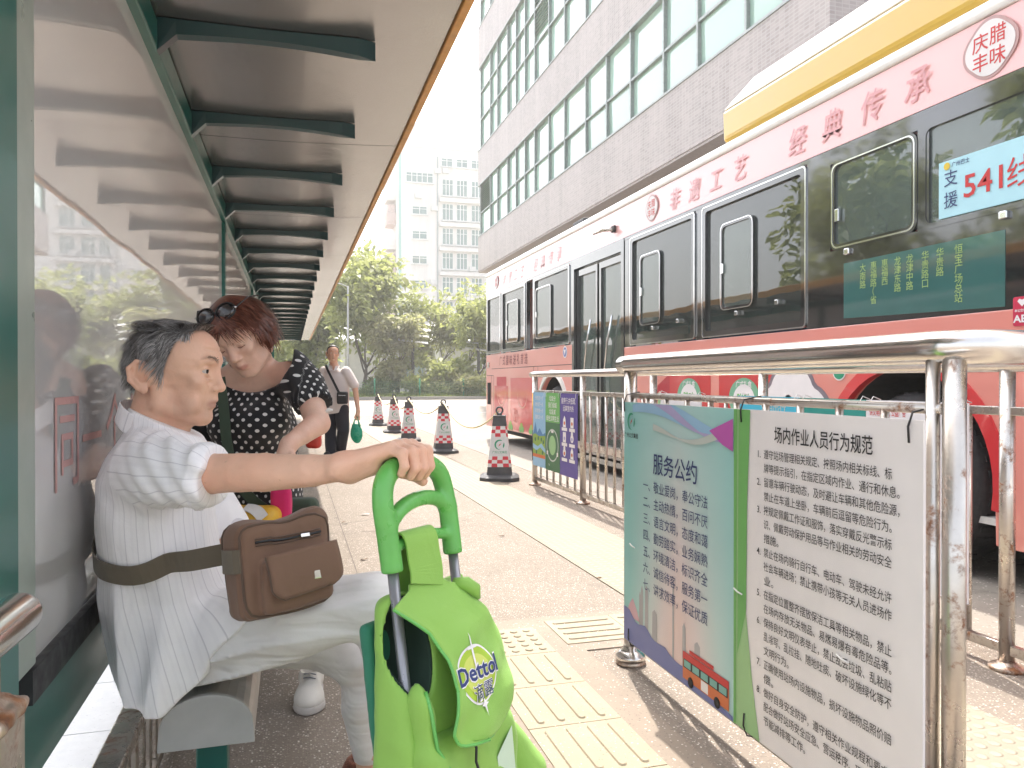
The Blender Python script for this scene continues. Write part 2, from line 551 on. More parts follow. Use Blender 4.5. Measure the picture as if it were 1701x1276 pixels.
place_tile(pg, 1.489, 2.99, R(90), 'cream ribbed tactile tile with sideways bars, just behind the railing post')
for o in (pd, pg): del o['used']

# the long pale guide strip: one sheet of fine studded tiles
m, nt, b = new_mat('strip_tile')
g = gcoord(nt)
sp = node(nt, 'ShaderNodeSeparateXYZ'); lk(nt, g, sp.inputs[0])
def cell(s, period): return mathn(nt, 'ABSOLUTE', mathn(nt, 'SUBTRACT', mathn(nt, 'FRACT', mathn(nt, 'DIVIDE', s, period)), 0.5))
joint = mathn(nt, 'MAXIMUM', mathn(nt, 'GREATER_THAN', cell(sp.outputs[1], 0.30), 0.49), mathn(nt, 'GREATER_THAN', cell(mathn(nt, 'ADD', sp.outputs[0], 0.08), 0.25), 0.49))
dx, dy = cell(sp.outputs[0], 0.05), cell(sp.outputs[1], 0.05)
rad = mathn(nt, 'SQRT', mathn(nt, 'ADD', mathn(nt, 'MULTIPLY', dx, dx), mathn(nt, 'MULTIPLY', dy, dy)))
dot = node(nt, 'ShaderNodeMapRange'); lk(nt, rad, dot.inputs[0]); dot.inputs[1].default_value = 0.36; dot.inputs[2].default_value = 0.24
c = mixc(nt, noise(nt, g, 3.0, 6, 0.7), (0.27, 0.235, 0.175), (0.205, 0.175, 0.13))
c = mixc(nt, dot.outputs[0], c, (0.29, 0.25, 0.19))
c = mixc(nt, joint, c, (0.30, 0.24, 0.18))
lk(nt, c, b.inputs['Base Color']); b.inputs['Roughness'].default_value = 0.7
bump(nt, b, dot.outputs[0], 0.005, 0.8)
M['strip'] = m
sheet('guide_strip', M['strip'], [(1.60, -3), (2.08, -3), (2.08, 6), (1.80, 22.4), (1.34, 22.4), (1.52, 6)], 0.006)
# white tiled walkway behind the shelter
mb = MB()
for k in range(22):
    for j in range(3):
        mb.box((-0.505-0.4*(j+1), -1.5+0.4*k, 0), (-0.51-0.4*j, -1.5+0.4*k+0.395, 0.012))
tag(mb.build('tiled_walkway', M['white_tile']), kind='structure')

# painted road marks
mb = MB()
mb.add([(4.4, 24, 0.008), (4.55, 24, 0.008), (4.55, 40.5, 0.008), (4.4, 40.5, 0.008)], [(0, 1, 2, 3)])
mb.add([(2.7, 22.6, 0.008), (11, 26.4, 0.008), (11, 26.55, 0.008), (2.7, 22.75, 0.008)], [(0, 1, 2, 3)])
mb.add([(-3, 33.0, 0.008), (9, 33.6, 0.008), (9, 33.75, 0.008), (-3, 33.15, 0.008)], [(0, 1, 2, 3)])
tag(mb.build('road_marking', M['white'], fix=False), kind='structure')

# litter on the pavement
rs = np.random.RandomState(5)
def scrap(name, x, y, s, c, label, cat, seed):
    r = np.random.RandomState(seed); n = 9
    V = [(0, 0, 0.012*s/0.04)]
    for k in range(n):
        a = 2*math.pi*k/n; q = s*(0.7+0.5*r.rand())
        V.append((q*math.cos(a), 0.6*q*math.sin(a), 0.004+0.008*r.rand()))
    mb = MB(); mb.add(np.array(V)+np.array([x, y, 0.001]), [(0, k+1, (k+1) % n+1) for k in range(n)], 0, True)
    o = mb.build(name, c, origin=(x, y, 0))
    md = o.modifiers.new('thick', 'SOLIDIFY'); md.thickness = 0.0008
    tag(o, label, cat)
M['leaf_dry'] = mk('dry_leaf', (0.16, 0.09, 0.045), 0.8, var=0.3)
M['paper'] = mk('paper', (0.78, 0.76, 0.74), 0.7, var=0.08)
def gp(u, v):
    p = W(u, v, 1.0) - np.array([0, 0, EYE]); t = -EYE/p[2]; return (p[0]*t, p[1]*t)
for (nm, u, v, s, mm, lab, cat, sd_) in (
    ('crumpled_paper', 607, 856, 0.036, 'paper', 'crumpled scrap of white paper lying on the sunlit paving', 'litter', 1),
    ('fallen_leaf', 833, 892, 0.022, 'leaf_dry', 'small brown leaf on the paving to the right of the trolley handle', 'leaf', 2),
    ('fallen_leaf', 570, 869, 0.02, 'leaf_dry', 'small dark leaf on the paving just below the paper scrap', 'leaf', 3),
    ('fallen_leaf', 604, 931, 0.02, 'leaf_dry', 'small dark leaf at the shade edge beside the grey trousers', 'leaf', 4),
    ('fallen_leaf', 757, 844, 0.022, 'leaf_dry', 'dry leaf on the paving near the crossbar of the trolley handle', 'leaf', 6),
    ('fallen_leaf', 995, 962, 0.018, 'leaf_dry', 'tiny dry leaf on the paving left of the notice board post', 'leaf', 7),
    ('wood_chip', 522, 860, 0.018, 'tactile', 'pale chip lying in the shade below the pink cloth', 'litter', 8)):
    x, y = gp(u, v); scrap(nm, x, y, s, M[mm], lab, cat, sd_)

# ---------------------------------------------------------------- bus shelter
SH = empty('bus_shelter', (-0.47, 1.6, 0), 'long teal framed bus shelter with a low brushed metal canopy and glossy back panel', 'bus shelter')
Y0, Y1 = 0.35, 22.6
# canopy sheet in panels with thin joints (brushed, glossy)
m, nt, b = new_mat('brushed_aluminium')
co = gcoord(nt)
mp = node(nt, 'ShaderNodeMapping'); lk(nt, co, mp.inputs[0]); mp.inputs['Scale'].default_value = (240, 6, 6)
br = noise(nt, mp.outputs[0], 1.0, 4); bl = noise(nt, co, 1.4, 5)
lk(nt, mixc(nt, br, (0.35, 0.345, 0.345), (0.43, 0.425, 0.425)), b.inputs['Base Color'])
b.inputs['Metallic'].default_value = 0.85
rr = node(nt, 'ShaderNodeMapRange'); lk(nt, bl, rr.inputs[0]); rr.inputs[3].default_value = 0.16; rr.inputs[4].default_value = 0.30
lk(nt, rr.outputs[0], b.inputs['Roughness'])
nb = bump(nt, b, bl, 0.03, 0.25)
M['brushed'] = m
def canz(x): return 2.165 + 0.05*max(0, x+0.1)**1.5
xs = np.linspace(-1.15, 0.50, 12)
mb = MB(); p = Y0
while p < Y1:
    q = min(p+1.72, Y1)
    V = []
    for y in (p+0.003, q-0.003):
        for x in xs: V.append((x, y, canz(x)))
        for x in xs[::-1]: V.append((x, y, canz(x)+0.035))
    n = 2*len(xs)
    mb.add(V, [tuple(range(n)), tuple(range(n, 2*n))[::-1]], 0)
    mb.add(V, [(i, (i+1) % n, n+(i+1) % n, n+i) for i in range(n)], 0, False)
    p = q
mb.build('canopy_panel', M['brushed'], SH)
mb = MB(); mb.box((-1.16, Y0, 2.215), (0.505, Y1, 2.27)); mb.build('canopy_roof', M['white'], SH)
mb = MB(); mb.box((0.503, Y0, canz(0.5)-0.012), (0.532, Y1, 2.262)); mb.build('canopy_edge', M['trim_gold'], SH, bevel=0.004)
mb = MB(); mb.box((-0.475, Y0, 2.062), (-0.395, Y1, 2.158)); mb.build('ridge_beam', M['teal'], SH, bevel=0.006)
def rib_mesh(y):
    mb = MB(); t = 0.027
    top = []; bot = []
    for i in range(13):
        s = i/12; x = -0.397 + s*0.672
        zt = canz(x)-0.002; zb = 2.113 + 0.022*math.sin(math.pi*s*0.9) - 0.008*s
        if i == 0: zb = 2.062
        w = t*(1.0 if s < 0.9 else (1.0 - (s-0.9)/0.1*0.97))
        top.append((x, zt, w)); bot.append((x, zb, w))
    V = []
    for (x, zt, w), (x2, zb, w2) in zip(top, bot):
        V += [(x, y-w, zt), (x, y+w, zt), (x, y+w*0.8, zb), (x, y-w*0.8, zb)]
    Fs = []
    for i in range(12):
        for k in range(4):
            k2 = (k+1) % 4
            Fs.append((i*4+k, i*4+k2, (i+1)*4+k2, (i+1)*4+k))
    Fs += [(0, 1, 2, 3), (48, 51, 50, 49)]
    mb.add(V, Fs)
    return mb
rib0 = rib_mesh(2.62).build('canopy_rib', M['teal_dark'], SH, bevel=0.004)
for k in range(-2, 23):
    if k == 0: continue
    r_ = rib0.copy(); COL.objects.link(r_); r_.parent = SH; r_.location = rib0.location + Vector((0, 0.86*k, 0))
for y in (1.305, 5.33, 9.15, 12.95, 16.75, 20.5):
    mb = MB(); w = 0.05 if y > 2 else 0.055
    mb.box((-0.515, y-w, 0.0), (-0.405, y+w, 2.060)); mb.build('post', M['teal'], SH, bevel=0.006)
# glossy back panels, each a poster behind glass with its frame
def poster_mat():
    m, nt, b = new_mat('glossy_poster')
    co = ocoord(nt)
    lk(nt, ramp(nt, noise(nt, co, 1.3, 3), [(0.3, (0.76, 0.755, 0.75)), (0.7, (0.84, 0.835, 0.83))]), b.inputs['Base Color'])
    b.inputs['Roughness'].default_value = 0.6
    bp = node(nt, 'ShaderNodeBump'); bp.inputs['Strength'].default_value = 0.05; bp.inputs['Distance'].default_value = 0.05
    lk(nt, noise(nt, co, 0.9, 2), bp.inputs['Height'])
    gl = node(nt, 'ShaderNodeBsdfGlossy'); gl.inputs['Roughness'].default_value = 0.02; gl.inputs[0].default_value = (0.95, 0.95, 0.95, 1)
    lk(nt, bp.outputs[0], gl.inputs['Normal'])
    fr = node(nt, 'ShaderNodeFresnel'); fr.inputs['IOR'].default_value = 8.0; lk(nt, bp.outputs[0], fr.inputs['Normal'])
    tl = node(nt, 'ShaderNodeBsdfTranslucent'); tl.inputs[0].default_value = (0.95, 0.95, 0.94, 1)       # opal light-box sheet: daylight comes through from behind
    mt = node(nt, 'ShaderNodeMixShader'); mt.inputs[0].default_value = 0.12; lk(nt, b.outputs[0], mt.inputs[1]); lk(nt, tl.outputs[0], mt.inputs[2])
    ms = node(nt, 'ShaderNodeMixShader'); lk(nt, fr.outputs[0], ms.inputs[0]); lk(nt, mt.outputs[0], ms.inputs[1]); lk(nt, gl.outputs[0], ms.inputs[2])
    lk(nt, ms.outputs[0], nt.nodes['Material Output'].inputs[0])
    return m
M['poster'] = poster_mat()
M['frame_metal'] = mk('frame_metal', (0.34, 0.40, 0.36), 0.35, metal=0.2, var=0.04, scale=4)
M['paled_ink'] = mk('paled_ink', (0.52, 0.30, 0.28), 0.5, var=0.1)  # ink paled in colour for the panel reflection over the letters
bays = [(1.446, 5.27), (5.39, 9.09), (9.21, 12.89), (13.01, 16.69)]
for i, (a, c_) in enumerate(bays):
    pn = MB().box((-0.432, a+0.03, 0.56), (-0.425, c_-0.0, 2.062)).build('back_panel', M['poster'], SH)
    MB().box((-0.462, a, 0.50), (-0.412, c_, 0.556)).build('panel_frame', M['black'], pn)
    MB().box((-0.475, a-0.085, 0.56), (-0.415, a+0.03, 2.06)).build('panel_stile', M['frame_metal'], pn, bevel=0.004)
    if i == 0:
        mb = MB()
        org = np.array([-0.4235, 1.83, 0.85])
        for ch, y, s in (('同', 1.60, 0.19), ('一', 1.81, 0.17), ('个', 2.03, 0.18), ('世', 2.30, 0.18), ('界', 2.55, 0.18)):
            letter(mb, ch, (-0.4235, y, 0.845), (0, 1, 0), (0, 0, 1), s, 0, 0.0)
        mb.build('lettering', M['paled_ink'], pn)
    MB().box((-0.458, a, 0.345), (-0.428, c_, 0.497)).build('kick_board', M['teal'], SH, bevel=0.003)

# low slatted guard behind the bench
G = empty('slatted_guard', (-0.345, 2.6, 0), 'low stainless guard with upright slats behind the bench, under the glossy panel', 'guard rail')
mb = MB(); mb.box((-0.372, 1.05, 0.262), (-0.318, 5.2, 0.292)); mb.build('top_rail', M['steel_worn'], G, bevel=0.003)
mb = MB(); mb.box((-0.36, 1.05, 0.03), (-0.33, 5.2, 0.055)); mb.build('bottom_rail', M['steel_worn'], G, bevel=0.003)
for k in range(46):
    y = 1.10 + 0.09*k
    MB().box((-0.352, y, 0.056), (-0.338, y+0.034, 0.261)).build('slat', M['steel_worn'], G, bevel=0.002)

# handrail in the lower left corner
H = empty('handrail', (-0.33, 0.95, 0), 'thick stainless handrail stub on a rust-streaked square post at the left edge', 'handrail')
def stub(c0, c1, r):
    c0 = np.array(c0, float); c1 = np.array(c1, float); d = (c1-c0)/np.linalg.norm(c1-c0)
    pts = [c0, c1-d*r*0.9]; rr = [r, r]
    for k in range(1, 7):
        a = k/6*math.pi/2; pts.append(c1-d*r*0.9+d*r*0.9*math.sin(a)); rr.append(max(0.002, r*math.cos(a)**0.6))
    return pts, rr
pts, rr = stub((-0.375, 0.0, 0.742), (-0.322, 1.10, 0.752), 0.0265)
MB().tube(pts, rr, 28).build('rail_tube', M['steel'], H)
MB().obox((-0.338, 0.99, 0.69), (0.016, 0, 0), (0, 0.028, 0), (0, 0, 0.04)).build('neck_plate', M['rusty'], H, bevel=0.003)
MB().box((-0.372, 0.955, 0.0), (-0.305, 1.045, 0.652)).build('post', M['steel_worn'], H, bevel=0.005)
wv, wq = surf(lambda P: smin(sd_box(P, (-0.338, 1.0, 0.656), (0.037, 0.048, 0.010), 0.008), sd_box(P, (-0.338, 1.0, 0.664), (0.022, 0.036, 0.010), 0.006), 0.01) - 0.0025*snoise(P, 240, 3), (-0.40, 0.93, 0.63), (-0.28, 1.07, 0.69), 0.0022)
MB().add(wv, wq, 0, True).build('weld_bead', M['rusty'], H)

# bench
BN = empty('bench', (-0.17, 1.9, 0), 'narrow grey metal bench with a rounded seat on teal legs under the seated people', 'bench')
prof = []
for k in range(15):
    a = math.pi*k/14
    prof.append((-0.170 + 0.092*math.cos(a), 0.302 + 0.078*math.sin(a)**0.8))
prof += [(-0.264, 0.272), (-0.076, 0.272)]
m = steel('brushed_grey_seat', (0.42, 0.42, 0.42), 0.34); M['seat'] = m
MB().prism(prof, 'y', 1.735, 5.0, 0, False).build('seat', M['seat'], BN, bevel=0.003)
M['seat_end'] = mk('grey_enamel', (0.40, 0.40, 0.39), 0.45, var=0.08)
pe = [(-0.170 + (a+0.170)*1.02, 0.272 + (b_-0.272)*1.015) for a, b_ in prof]
MB().prism(pe, 'y', 1.72, 1.734).build('seat_end', M['seat_end'], BN, bevel=0.002)
for y in (1.80, 3.2, 4.8):
    MB().box((-0.20, y, 0.0), (-0.135, y+0.065, 0.271)).build('leg', M['teal'], BN, bevel=0.004)
# ---------------------------------------------------------------- big tiled building on the right
def tile_mat():
    m, nt, b = new_mat('facade_tile')
    co = gcoord(nt)
    sp = node(nt, 'ShaderNodeSeparateXYZ'); lk(nt, co, sp.inputs[0])
    cb = node(nt, 'ShaderNodeCombineXYZ'); lk(nt, mathn(nt, 'ADD', sp.outputs[1], sp.outputs[0]), cb.inputs[0]); lk(nt, sp.outputs[2], cb.inputs[1])
    br = node(nt, 'ShaderNodeTexBrick'); lk(nt, cb.outputs[0], br.inputs['Vector'])
    br.offset = 0.0
    br.inputs['Scale'].default_value = 1.0
    for k, v in (('Brick Width', 0.13), ('Row Height', 0.065), ('Mortar Size', 0.008), ('Bias', 0.0)): br.inputs[k].default_value = v
    br.inputs['Color1'].default_value = (0.28, 0.245, 0.232, 1); br.inputs['Color2'].default_value = (0.37, 0.325, 0.31, 1); br.inputs['Mortar'].default_value = (0.40, 0.37, 0.355, 1)
    streak = node(nt, 'ShaderNodeMapping'); lk(nt, co, streak.inputs[0]); streak.inputs['Scale'].default_value = (2.2, 2.2, 0.16)
    col = mixc(nt, ramp(nt, noise(nt, streak.outputs[0], 1.0, 6, 0.65), [(0.4, (0, 0, 0)), (0.75, (0.5, 0.5, 0.5))]), br.outputs[0], (0.50, 0.45, 0.43))
    lk(nt, col, b.inputs['Base Color']); b.inputs['Roughness'].default_value = 0.5
    bump(nt, b, br.outputs['Fac'], 0.004, -0.3)
    return m
M['facade_tile'] = tile_mat()
def glass_mat(name, c, rough=0.04, spec=1.0, wav=0.12):
    m, nt, b = new_mat(name)
    co = gcoord(nt)
    g = node(nt, 'ShaderNodeNewGeometry')
    lk(nt, mixc(nt, g.outputs['Random Per Island'], mul(c, 0.75), mul(c, 1.25)), b.inputs['Base Color'])
    b.inputs['Roughness'].default_value = rough
    b.inputs['Specular IOR Level'].default_value = spec
    b.inputs['IOR'].default_value = 1.45
    b.inputs['Coat Weight'].default_value = 0.35; b.inputs['Coat Roughness'].default_value = 0.01; b.inputs['Coat IOR'].default_value = 1.5
    bump(nt, b, noise(nt, co, 0.6, 2), 0.05, wav)
    return m
M['office_glass'] = glass_mat('office_glass', (0.36, 0.52, 0.44))
M['mullion'] = mk('mullion', (0.30, 0.33, 0.32), 0.45, metal=0.3)
M['concrete'] = mk('soffit_concrete', (0.40, 0.36, 0.34), 0.8, var=0.1)
XB, YN, YF = 8.0, 10.1, 33.3
OB = empty('office_building', (14, 22, 0), 'large brownish tiled office block with bands of green tinted windows rising behind the bus', 'building')
bands = [(7.42, 9.62), (11.2, 14.75), (16.6, 19.6), (21.4, 24.4)]
zt = [5.86] + [z for b_ in bands for z in b_] + [27.0]
mb = MB()
for k in range(0, len(zt), 2):
    mb.box((XB, YN, zt[k]), (XB+0.35, YF, zt[k+1]))
    mb.box((XB+0.35, YN, zt[k]), (26, YN+0.35, zt[k+1])); mb.box((XB+0.35, YF-0.35, zt[k]), (26, YF, zt[k+1]))
mb.box((XB+0.45, YN+0.45, 5.9), (26, YF-0.45, 26.9))
mb.box((XB-0.03, YN-0.03, 27.0), (26.03, YF+0.03, 27.3))
for (z0, z1) in bands:                       # tiled return at the near end
    mb.box((XB+0.02, YN+0.02, z0), (XB+2.6, YN+0.40, z1)) if False else None
mb.build('wall', M['facade_tile'], OB)
MB().box((XB+0.02, YN+0.02, 5.80), (25.9, YF-0.02, 5.858)).build('soffit', M['concrete'], OB)
mb = MB(); mb.box((XB+3.0, YN+2, 0), (26, YF-2, 5.8)); mb.build('ground_floor', M['concrete'], OB)
for y in (12, 19, 26, 32):
    MB().box((XB+0.6, y-0.35, 0), (XB+1.3, y+0.35, 5.8)).build('column', M['facade_tile'], OB)
rs = np.random.RandomState(3)
MY = []
y = YF - 0.25
while y > YN + 0.4:
    MY.append(y); y -= rs.choice([1.15, 1.5, 1.75])
for bi, (z0, z1) in enumerate(bands):
    wn_ = MB()
    n = len(MY)
    zr = [z0, z0 + (z1-z0)*(0.45 if bi == 0 else 0.36), z1] if bi != 1 else [z0, z0+1.3, z0+2.5, z1]
    ys = MY + [YN+0.36]
    mu = MB()
    for i in range(len(ys)-1):
        for j in range(len(zr)-1):
            tl = rs.normal(0, 0.006, 3)
            a, b_ = ys[i], ys[i+1]
            wn_.add([(XB+0.12+tl[0], a, zr[j]), (XB+0.12+tl[1], b_, zr[j]), (XB+0.12+tl[2], b_, zr[j+1]), (XB+0.12+tl[0]+tl[2]-tl[1], a, zr[j+1])], [(0, 1, 2, 3)])
    w = wn_.build('window_band', M['office_glass'], OB, fix=False)
    md = w.modifiers.new('thick', 'SOLIDIFY'); md.thickness = 0.02
    for yy in ys: mu.box((XB+0.03, yy-0.035, z0+0.002), (XB+0.20, yy+0.035, z1-0.002))
    for zz in zr[1:-1]:
        for i in range(len(ys)-1): mu.box((XB+0.04, ys[i]-0.036, zz-0.03), (XB+0.19, ys[i+1]+0.036, zz+0.03))
    mu.box((XB-0.02, YN, z0-0.05), (XB+0.30, YF, z0+0.001)); mu.box((XB-0.01, YN, z1-0.001), (XB+0.3, YF, z1+0.04))
    mu.build('window_frame', M['mullion'], w)
    lv = MB()
    for (yy0, yy1) in ((YF-0.25-0.06, MY[1]+0.06),) if bi == 0 else ((MY[6]-0.05, MY[7]+0.05),):
        for q in range(14):
            zz = z0 + (z1-z0)*0.45 + 0.05 + q*(z1-z0)*0.53/14
            lv.obox((XB+0.07, (yy0+yy1)/2, zz), (0.03, 0, 0.03), (0, (yy0-yy1)/2, 0), (0.004, 0, -0.004))
    lv.build('louvre', M['mullion'], OB)

# ---------------------------------------------------------------- white apartment block far behind
M['white_wall'] = None
m, nt, b = new_mat('weathered_white_wall')
co = gcoord(nt)
st = node(nt, 'ShaderNodeMapping'); lk(nt, co, st.inputs[0]); st.inputs['Scale'].default_value = (0.9, 0.9, 0.10)
c = mixc(nt, ramp(nt, noise(nt, st.outputs[0], 1.0, 7, 0.7), [(0.45, (0, 0, 0)), (0.75, (0.6, 0.6, 0.6))]), (0.66, 0.645, 0.61), (0.46, 0.44, 0.415))
lk(nt, c, b.inputs['Base Color']); b.inputs['Roughness'].default_value = 0.85
M['white_wall'] = m
M['far_glass'] = glass_mat('far_window_glass', (0.10, 0.17, 0.15), wav=0.0)
M['sash'] = mk('white_sash', (0.62, 0.62, 0.60), 0.5)
M['pale_green_pipe'] = mk('pale_green_pipe', (0.30, 0.48, 0.43), 0.6)
M['rust_grille'] = mk('rusty_balcony', (0.52, 0.42, 0.38), 0.8, var=0.4)
AP = empty('apartment_block', (28, 98, 0), 'weathered white apartment block with rows of windows and roof clutter far behind the trees', 'building')
YA = 94.0; ZT = 29.6
mb = MB(); mb.box((12.4, YA, 0), (60, YA+14, ZT)); mb.box((12.3, YA-0.12, ZT), (60, YA+14, ZT+0.35))
mb.box((22, YA-0.10, ZT-6.2), (60, YA+0.2, ZT-5.7))
mb.build('wall', M['white_wall'], AP)
mb = MB()
for (x, w, d, h) in ((13.2, 1.8, 2, 2.6), (16.5, 0.8, .8, 1.6), (18.2, 1.5, 2, 1.1), (20.0, 1.2, 1.2, 2.2), (21.4, .6, .6, 1.3), (27, 3, 3, 2.4), (36, 4, 3, 2.8), (50, 3, 3, 2)):
    mb.box((x, YA+0.6, ZT+0.352), (x+w, YA+0.6+d, ZT+0.35+h))
mb.build('roof_clutter', M['white_wall'], AP)
MB().box((12.65, YA-0.08, 0), (12.95, YA-0.003, ZT)).build('drain_pipe', M['pale_green_pipe'], AP)
wx = []
def far_window(x, z, w, h, lights=2):
    f = MB()
    f.box((x-w/2-0.09, YA-0.05, z-h/2-0.09), (x+w/2+0.09, YA+0.06, z-h/2)); f.box((x-w/2-0.09, YA-0.05, z+h/2), (x+w/2+0.09, YA+0.06, z+h/2+0.09))
    f.box((x-w/2-0.09, YA-0.05, z-h/2), (x-w/2, YA+0.06, z+h/2)); f.box((x+w/2, YA-0.05, z-h/2), (x+w/2+0.09, YA+0.06, z+h/2))
    for i in range(1, lights+1):
        if i <= lights-1 or lights == 1:
            xx = x-w/2+w*i/lights
            if lights > 1: f.box((xx-0.05, YA-0.04, z-h/2), (xx+0.05, YA+0.05, z+h/2))
    f.box((x-w/2, YA-0.035, z+h*0.18), (x+w/2, YA+0.045, z+h*0.18+0.07))
    f.box((x-w/2-0.2, YA-0.25, z-h/2-0.2), (x+w/2+0.2, YA-0.02, z-h/2-0.092))
    fo = f.build('window', M['sash'], AP)
    MB().box((x-w/2, YA-0.025, z-h/2), (x+w/2, YA+0.03, z+h/2)).build('pane', M['far_glass'], fo)
for k in range(8):
    z = 24.9 - 3.02*k + 0.0
    if z < 5: break
    for x in (18.7, 20.5, 22.4): far_window(x, z, 1.25, 1.9, 3)
    far_window(15.2, z-(0 if k else -1.0), 1.7 if k else 3.2, 0.85 if k else 1.1, 2 if k else 5)
    if k % 2 == 0 or k < 4:
        for x in (27.0, 29.2, 33.0, 36.2): far_window(x, z, 1.4, 1.8, 3)
for x in (18.6, 20.5, 22.4, 27, 33): far_window(x, 28.0, 1.3, 0.9, 2)
mb = MB()
for k in range(8):
    z = 24.9-3.02*k-1.35
    if z > 4: mb.box((17.6, YA-0.55, z-0.5), (23.6, YA-0.004, z-0.05))
mb.build('ledge', M['white_wall'], AP)
M['ac_unit'] = mk('ac_unit', (0.55, 0.55, 0.53), 0.6)
for (x, z) in ((17.4, 26.8), (18.4, 26.9), (15.0, 23.6), (17.0, 22.2), (21.8, 14.9), (23.3, 17.2), (16.9, 13.1)):
    MB().box((x-0.4, YA-0.42, z-0.3), (x+0.4, YA-0.005, z+0.3)).lathe([(0.24, -0.01), (0.24, 0.0)], (x-0.08, YA-0.42, z), 'y', 14).build('air_conditioner', M['ac_unit'], AP)
MB().box((17.35, YA-0.12, 2), (17.5, YA-0.004, ZT-1)).build('drain_pipe', M['mullion'], AP)
for k in range(7):
    z = 24.4-3.0*k
    mb = MB(); mb.box((11.3, YA+0.6, z-1.3), (12.395, YA+3.5, z-0.9)); mb.box((11.25, YA+0.55, z-0.9), (11.35, YA+3.5, z+0.1)); mb.box((11.35, YA+0.5, z-0.9), (12.39, YA+0.58, z+0.1))
    if k % 2: mb.box((11.4, YA+0.9, z+0.1), (12.3, YA+3.4, z+1.2))
    mb.build('balcony', M['rust_grille'] if k % 2 else M['white_wall'], AP)

# low sheds behind the trees
M['shed_wall'] = mk('shed_wall', (0.42, 0.40, 0.37), 0.8, var=0.12, scale=1.2)
M['shed_roof'] = mk('shed_roof', (0.50, 0.49, 0.48), 0.5, var=0.1, scale=2)
SD = empty('depot_shed', (18, 68, 0), 'long low grey depot shed with a pale roof behind the planted strip', 'shed')
mb = MB(); mb.box((-30, 66, 0), (60, 80, 4.2)); mb.build('wall', M['shed_wall'], SD)
mb = MB(); mb.prism([(65.2, 4.22), (65.2, 4.40), (73, 6.4), (81, 4.4), (81, 4.22)], 'x', -30.5, 60.5); mb.build('roof', M['shed_roof'], SD)
for x in range(-24, 56, 4):
    MB().box((x, 65.85, 0), (x+0.35, 65.995, 4.2)).build('pilaster', M['white_wall'], SD)
    if x % 8 == 0: MB().box((x+1.1, 65.93, 1.2), (x+3.1, 65.99, 2.6)).build('window', M['far_glass'], SD)

# ---------------------------------------------------------------- planted strip
def foliage_mat(name, c1, c2, trans=0.5):
    m, nt, b = new_mat(name)
    g = node(nt, 'ShaderNodeNewGeometry')
    rnd = g.outputs['Random Per Island']
    big = noise(nt, g.outputs['Position'], 0.7, 3)
    c = ramp(nt, rnd, [(0.0, c1), (0.55, tuple((a+b2)/2 for a, b2 in zip(c1, c2))), (1.0, c2)])
    c = mixc(nt, ramp(nt, big, [(0.4, (0, 0, 0)), (0.65, (0.5, 0.5, 0.5))]), c, mul(c2, 1.25))
    lk(nt, c, b.inputs['Base Color']); b.inputs['Roughness'].default_value = 0.55
    tr = node(nt, 'ShaderNodeBsdfTranslucent'); lk(nt, mixc(nt, 0.5, c, (0.36, 0.40, 0.10)), tr.inputs[0])
    ms = node(nt, 'ShaderNodeMixShader'); ms.inputs[0].default_value = trans
    lk(nt, b.outputs[0], ms.inputs[1]); lk(nt, tr.outputs[0], ms.inputs[2])
    out = nt.nodes['Material Output']; lk(nt, ms.outputs[0], out.inputs[0])
    return m
M['leaf_mid'] = foliage_mat('leaf_mid', (0.15, 0.19, 0.06), (0.38, 0.40, 0.17))
M['leaf_light'] = foliage_mat('leaf_light', (0.19, 0.19, 0.09), (0.42, 0.40, 0.24))
M['leaf_dark'] = foliage_mat('leaf_dark', (0.035, 0.065, 0.026), (0.10, 0.14, 0.045))
M['bark'] = mk('bark', (0.085, 0.065, 0.052), 0.9, var=0.35, bmp=0.5, bscale=20)
def leaves(rs, C, rad, per, size, flat_=0.6, droop=0.3):
    """leaf-sized folded faces scattered in clumps round the centres C"""
    V = []; n = len(C)*per
    c = np.repeat(np.array(C), per, 0); rr = np.repeat(np.array(rad), per)
    d = rs.normal(size=(n, 3)); d /= np.linalg.norm(d, axis=1)[:, None]
    r = rr*(rs.rand(n)**0.5)
    p = c + d*r[:, None]*np.array([1, 1, flat_])
    a = d*np.array([1, 1, 0.3]) + rs.normal(size=(n, 3))*0.6; a[:, 2] -= droop; a /= np.linalg.norm(a, axis=1)[:, None]
    u = np.array([0, 0, 1.0]) + rs.normal(size=(n, 3))*0.5
    s_ = np.cross(a, u); s_ /= np.linalg.norm(s_, axis=1)[:, None]
    L = size*(0.6+0.8*rs.rand(n))[:, None]; Wd = L*0.26
    up = np.cross(s_, a)*0.12*L
    Q = np.stack([p, p+a*L*0.5+s_*Wd+up, p+a*L-up, p+a*L*0.5-s_*Wd+up], 1).reshape(-1, 3)
    return Q, np.arange(n*4).reshape(-1, 4)
def mesh_quick(name, V, Q, m, parent=None, origin=(0, 0, 0)):
    me = bpy.data.meshes.new(name)
    V = np.asarray(V) - np.array(origin)
    me.vertices.add(len(V)); me.vertices.foreach_set('co', V.astype(np.float32).ravel())
    me.loops.add(Q.size); me.loops.foreach_set('vertex_index', Q.astype(np.int32).ravel())
    me.polygons.add(len(Q)); me.polygons.foreach_set('loop_start', (np.arange(len(Q))*Q.shape[1]).astype(np.int32))
    me.update(calc_edges=True)
    return link_mesh(name, me, m, parent)
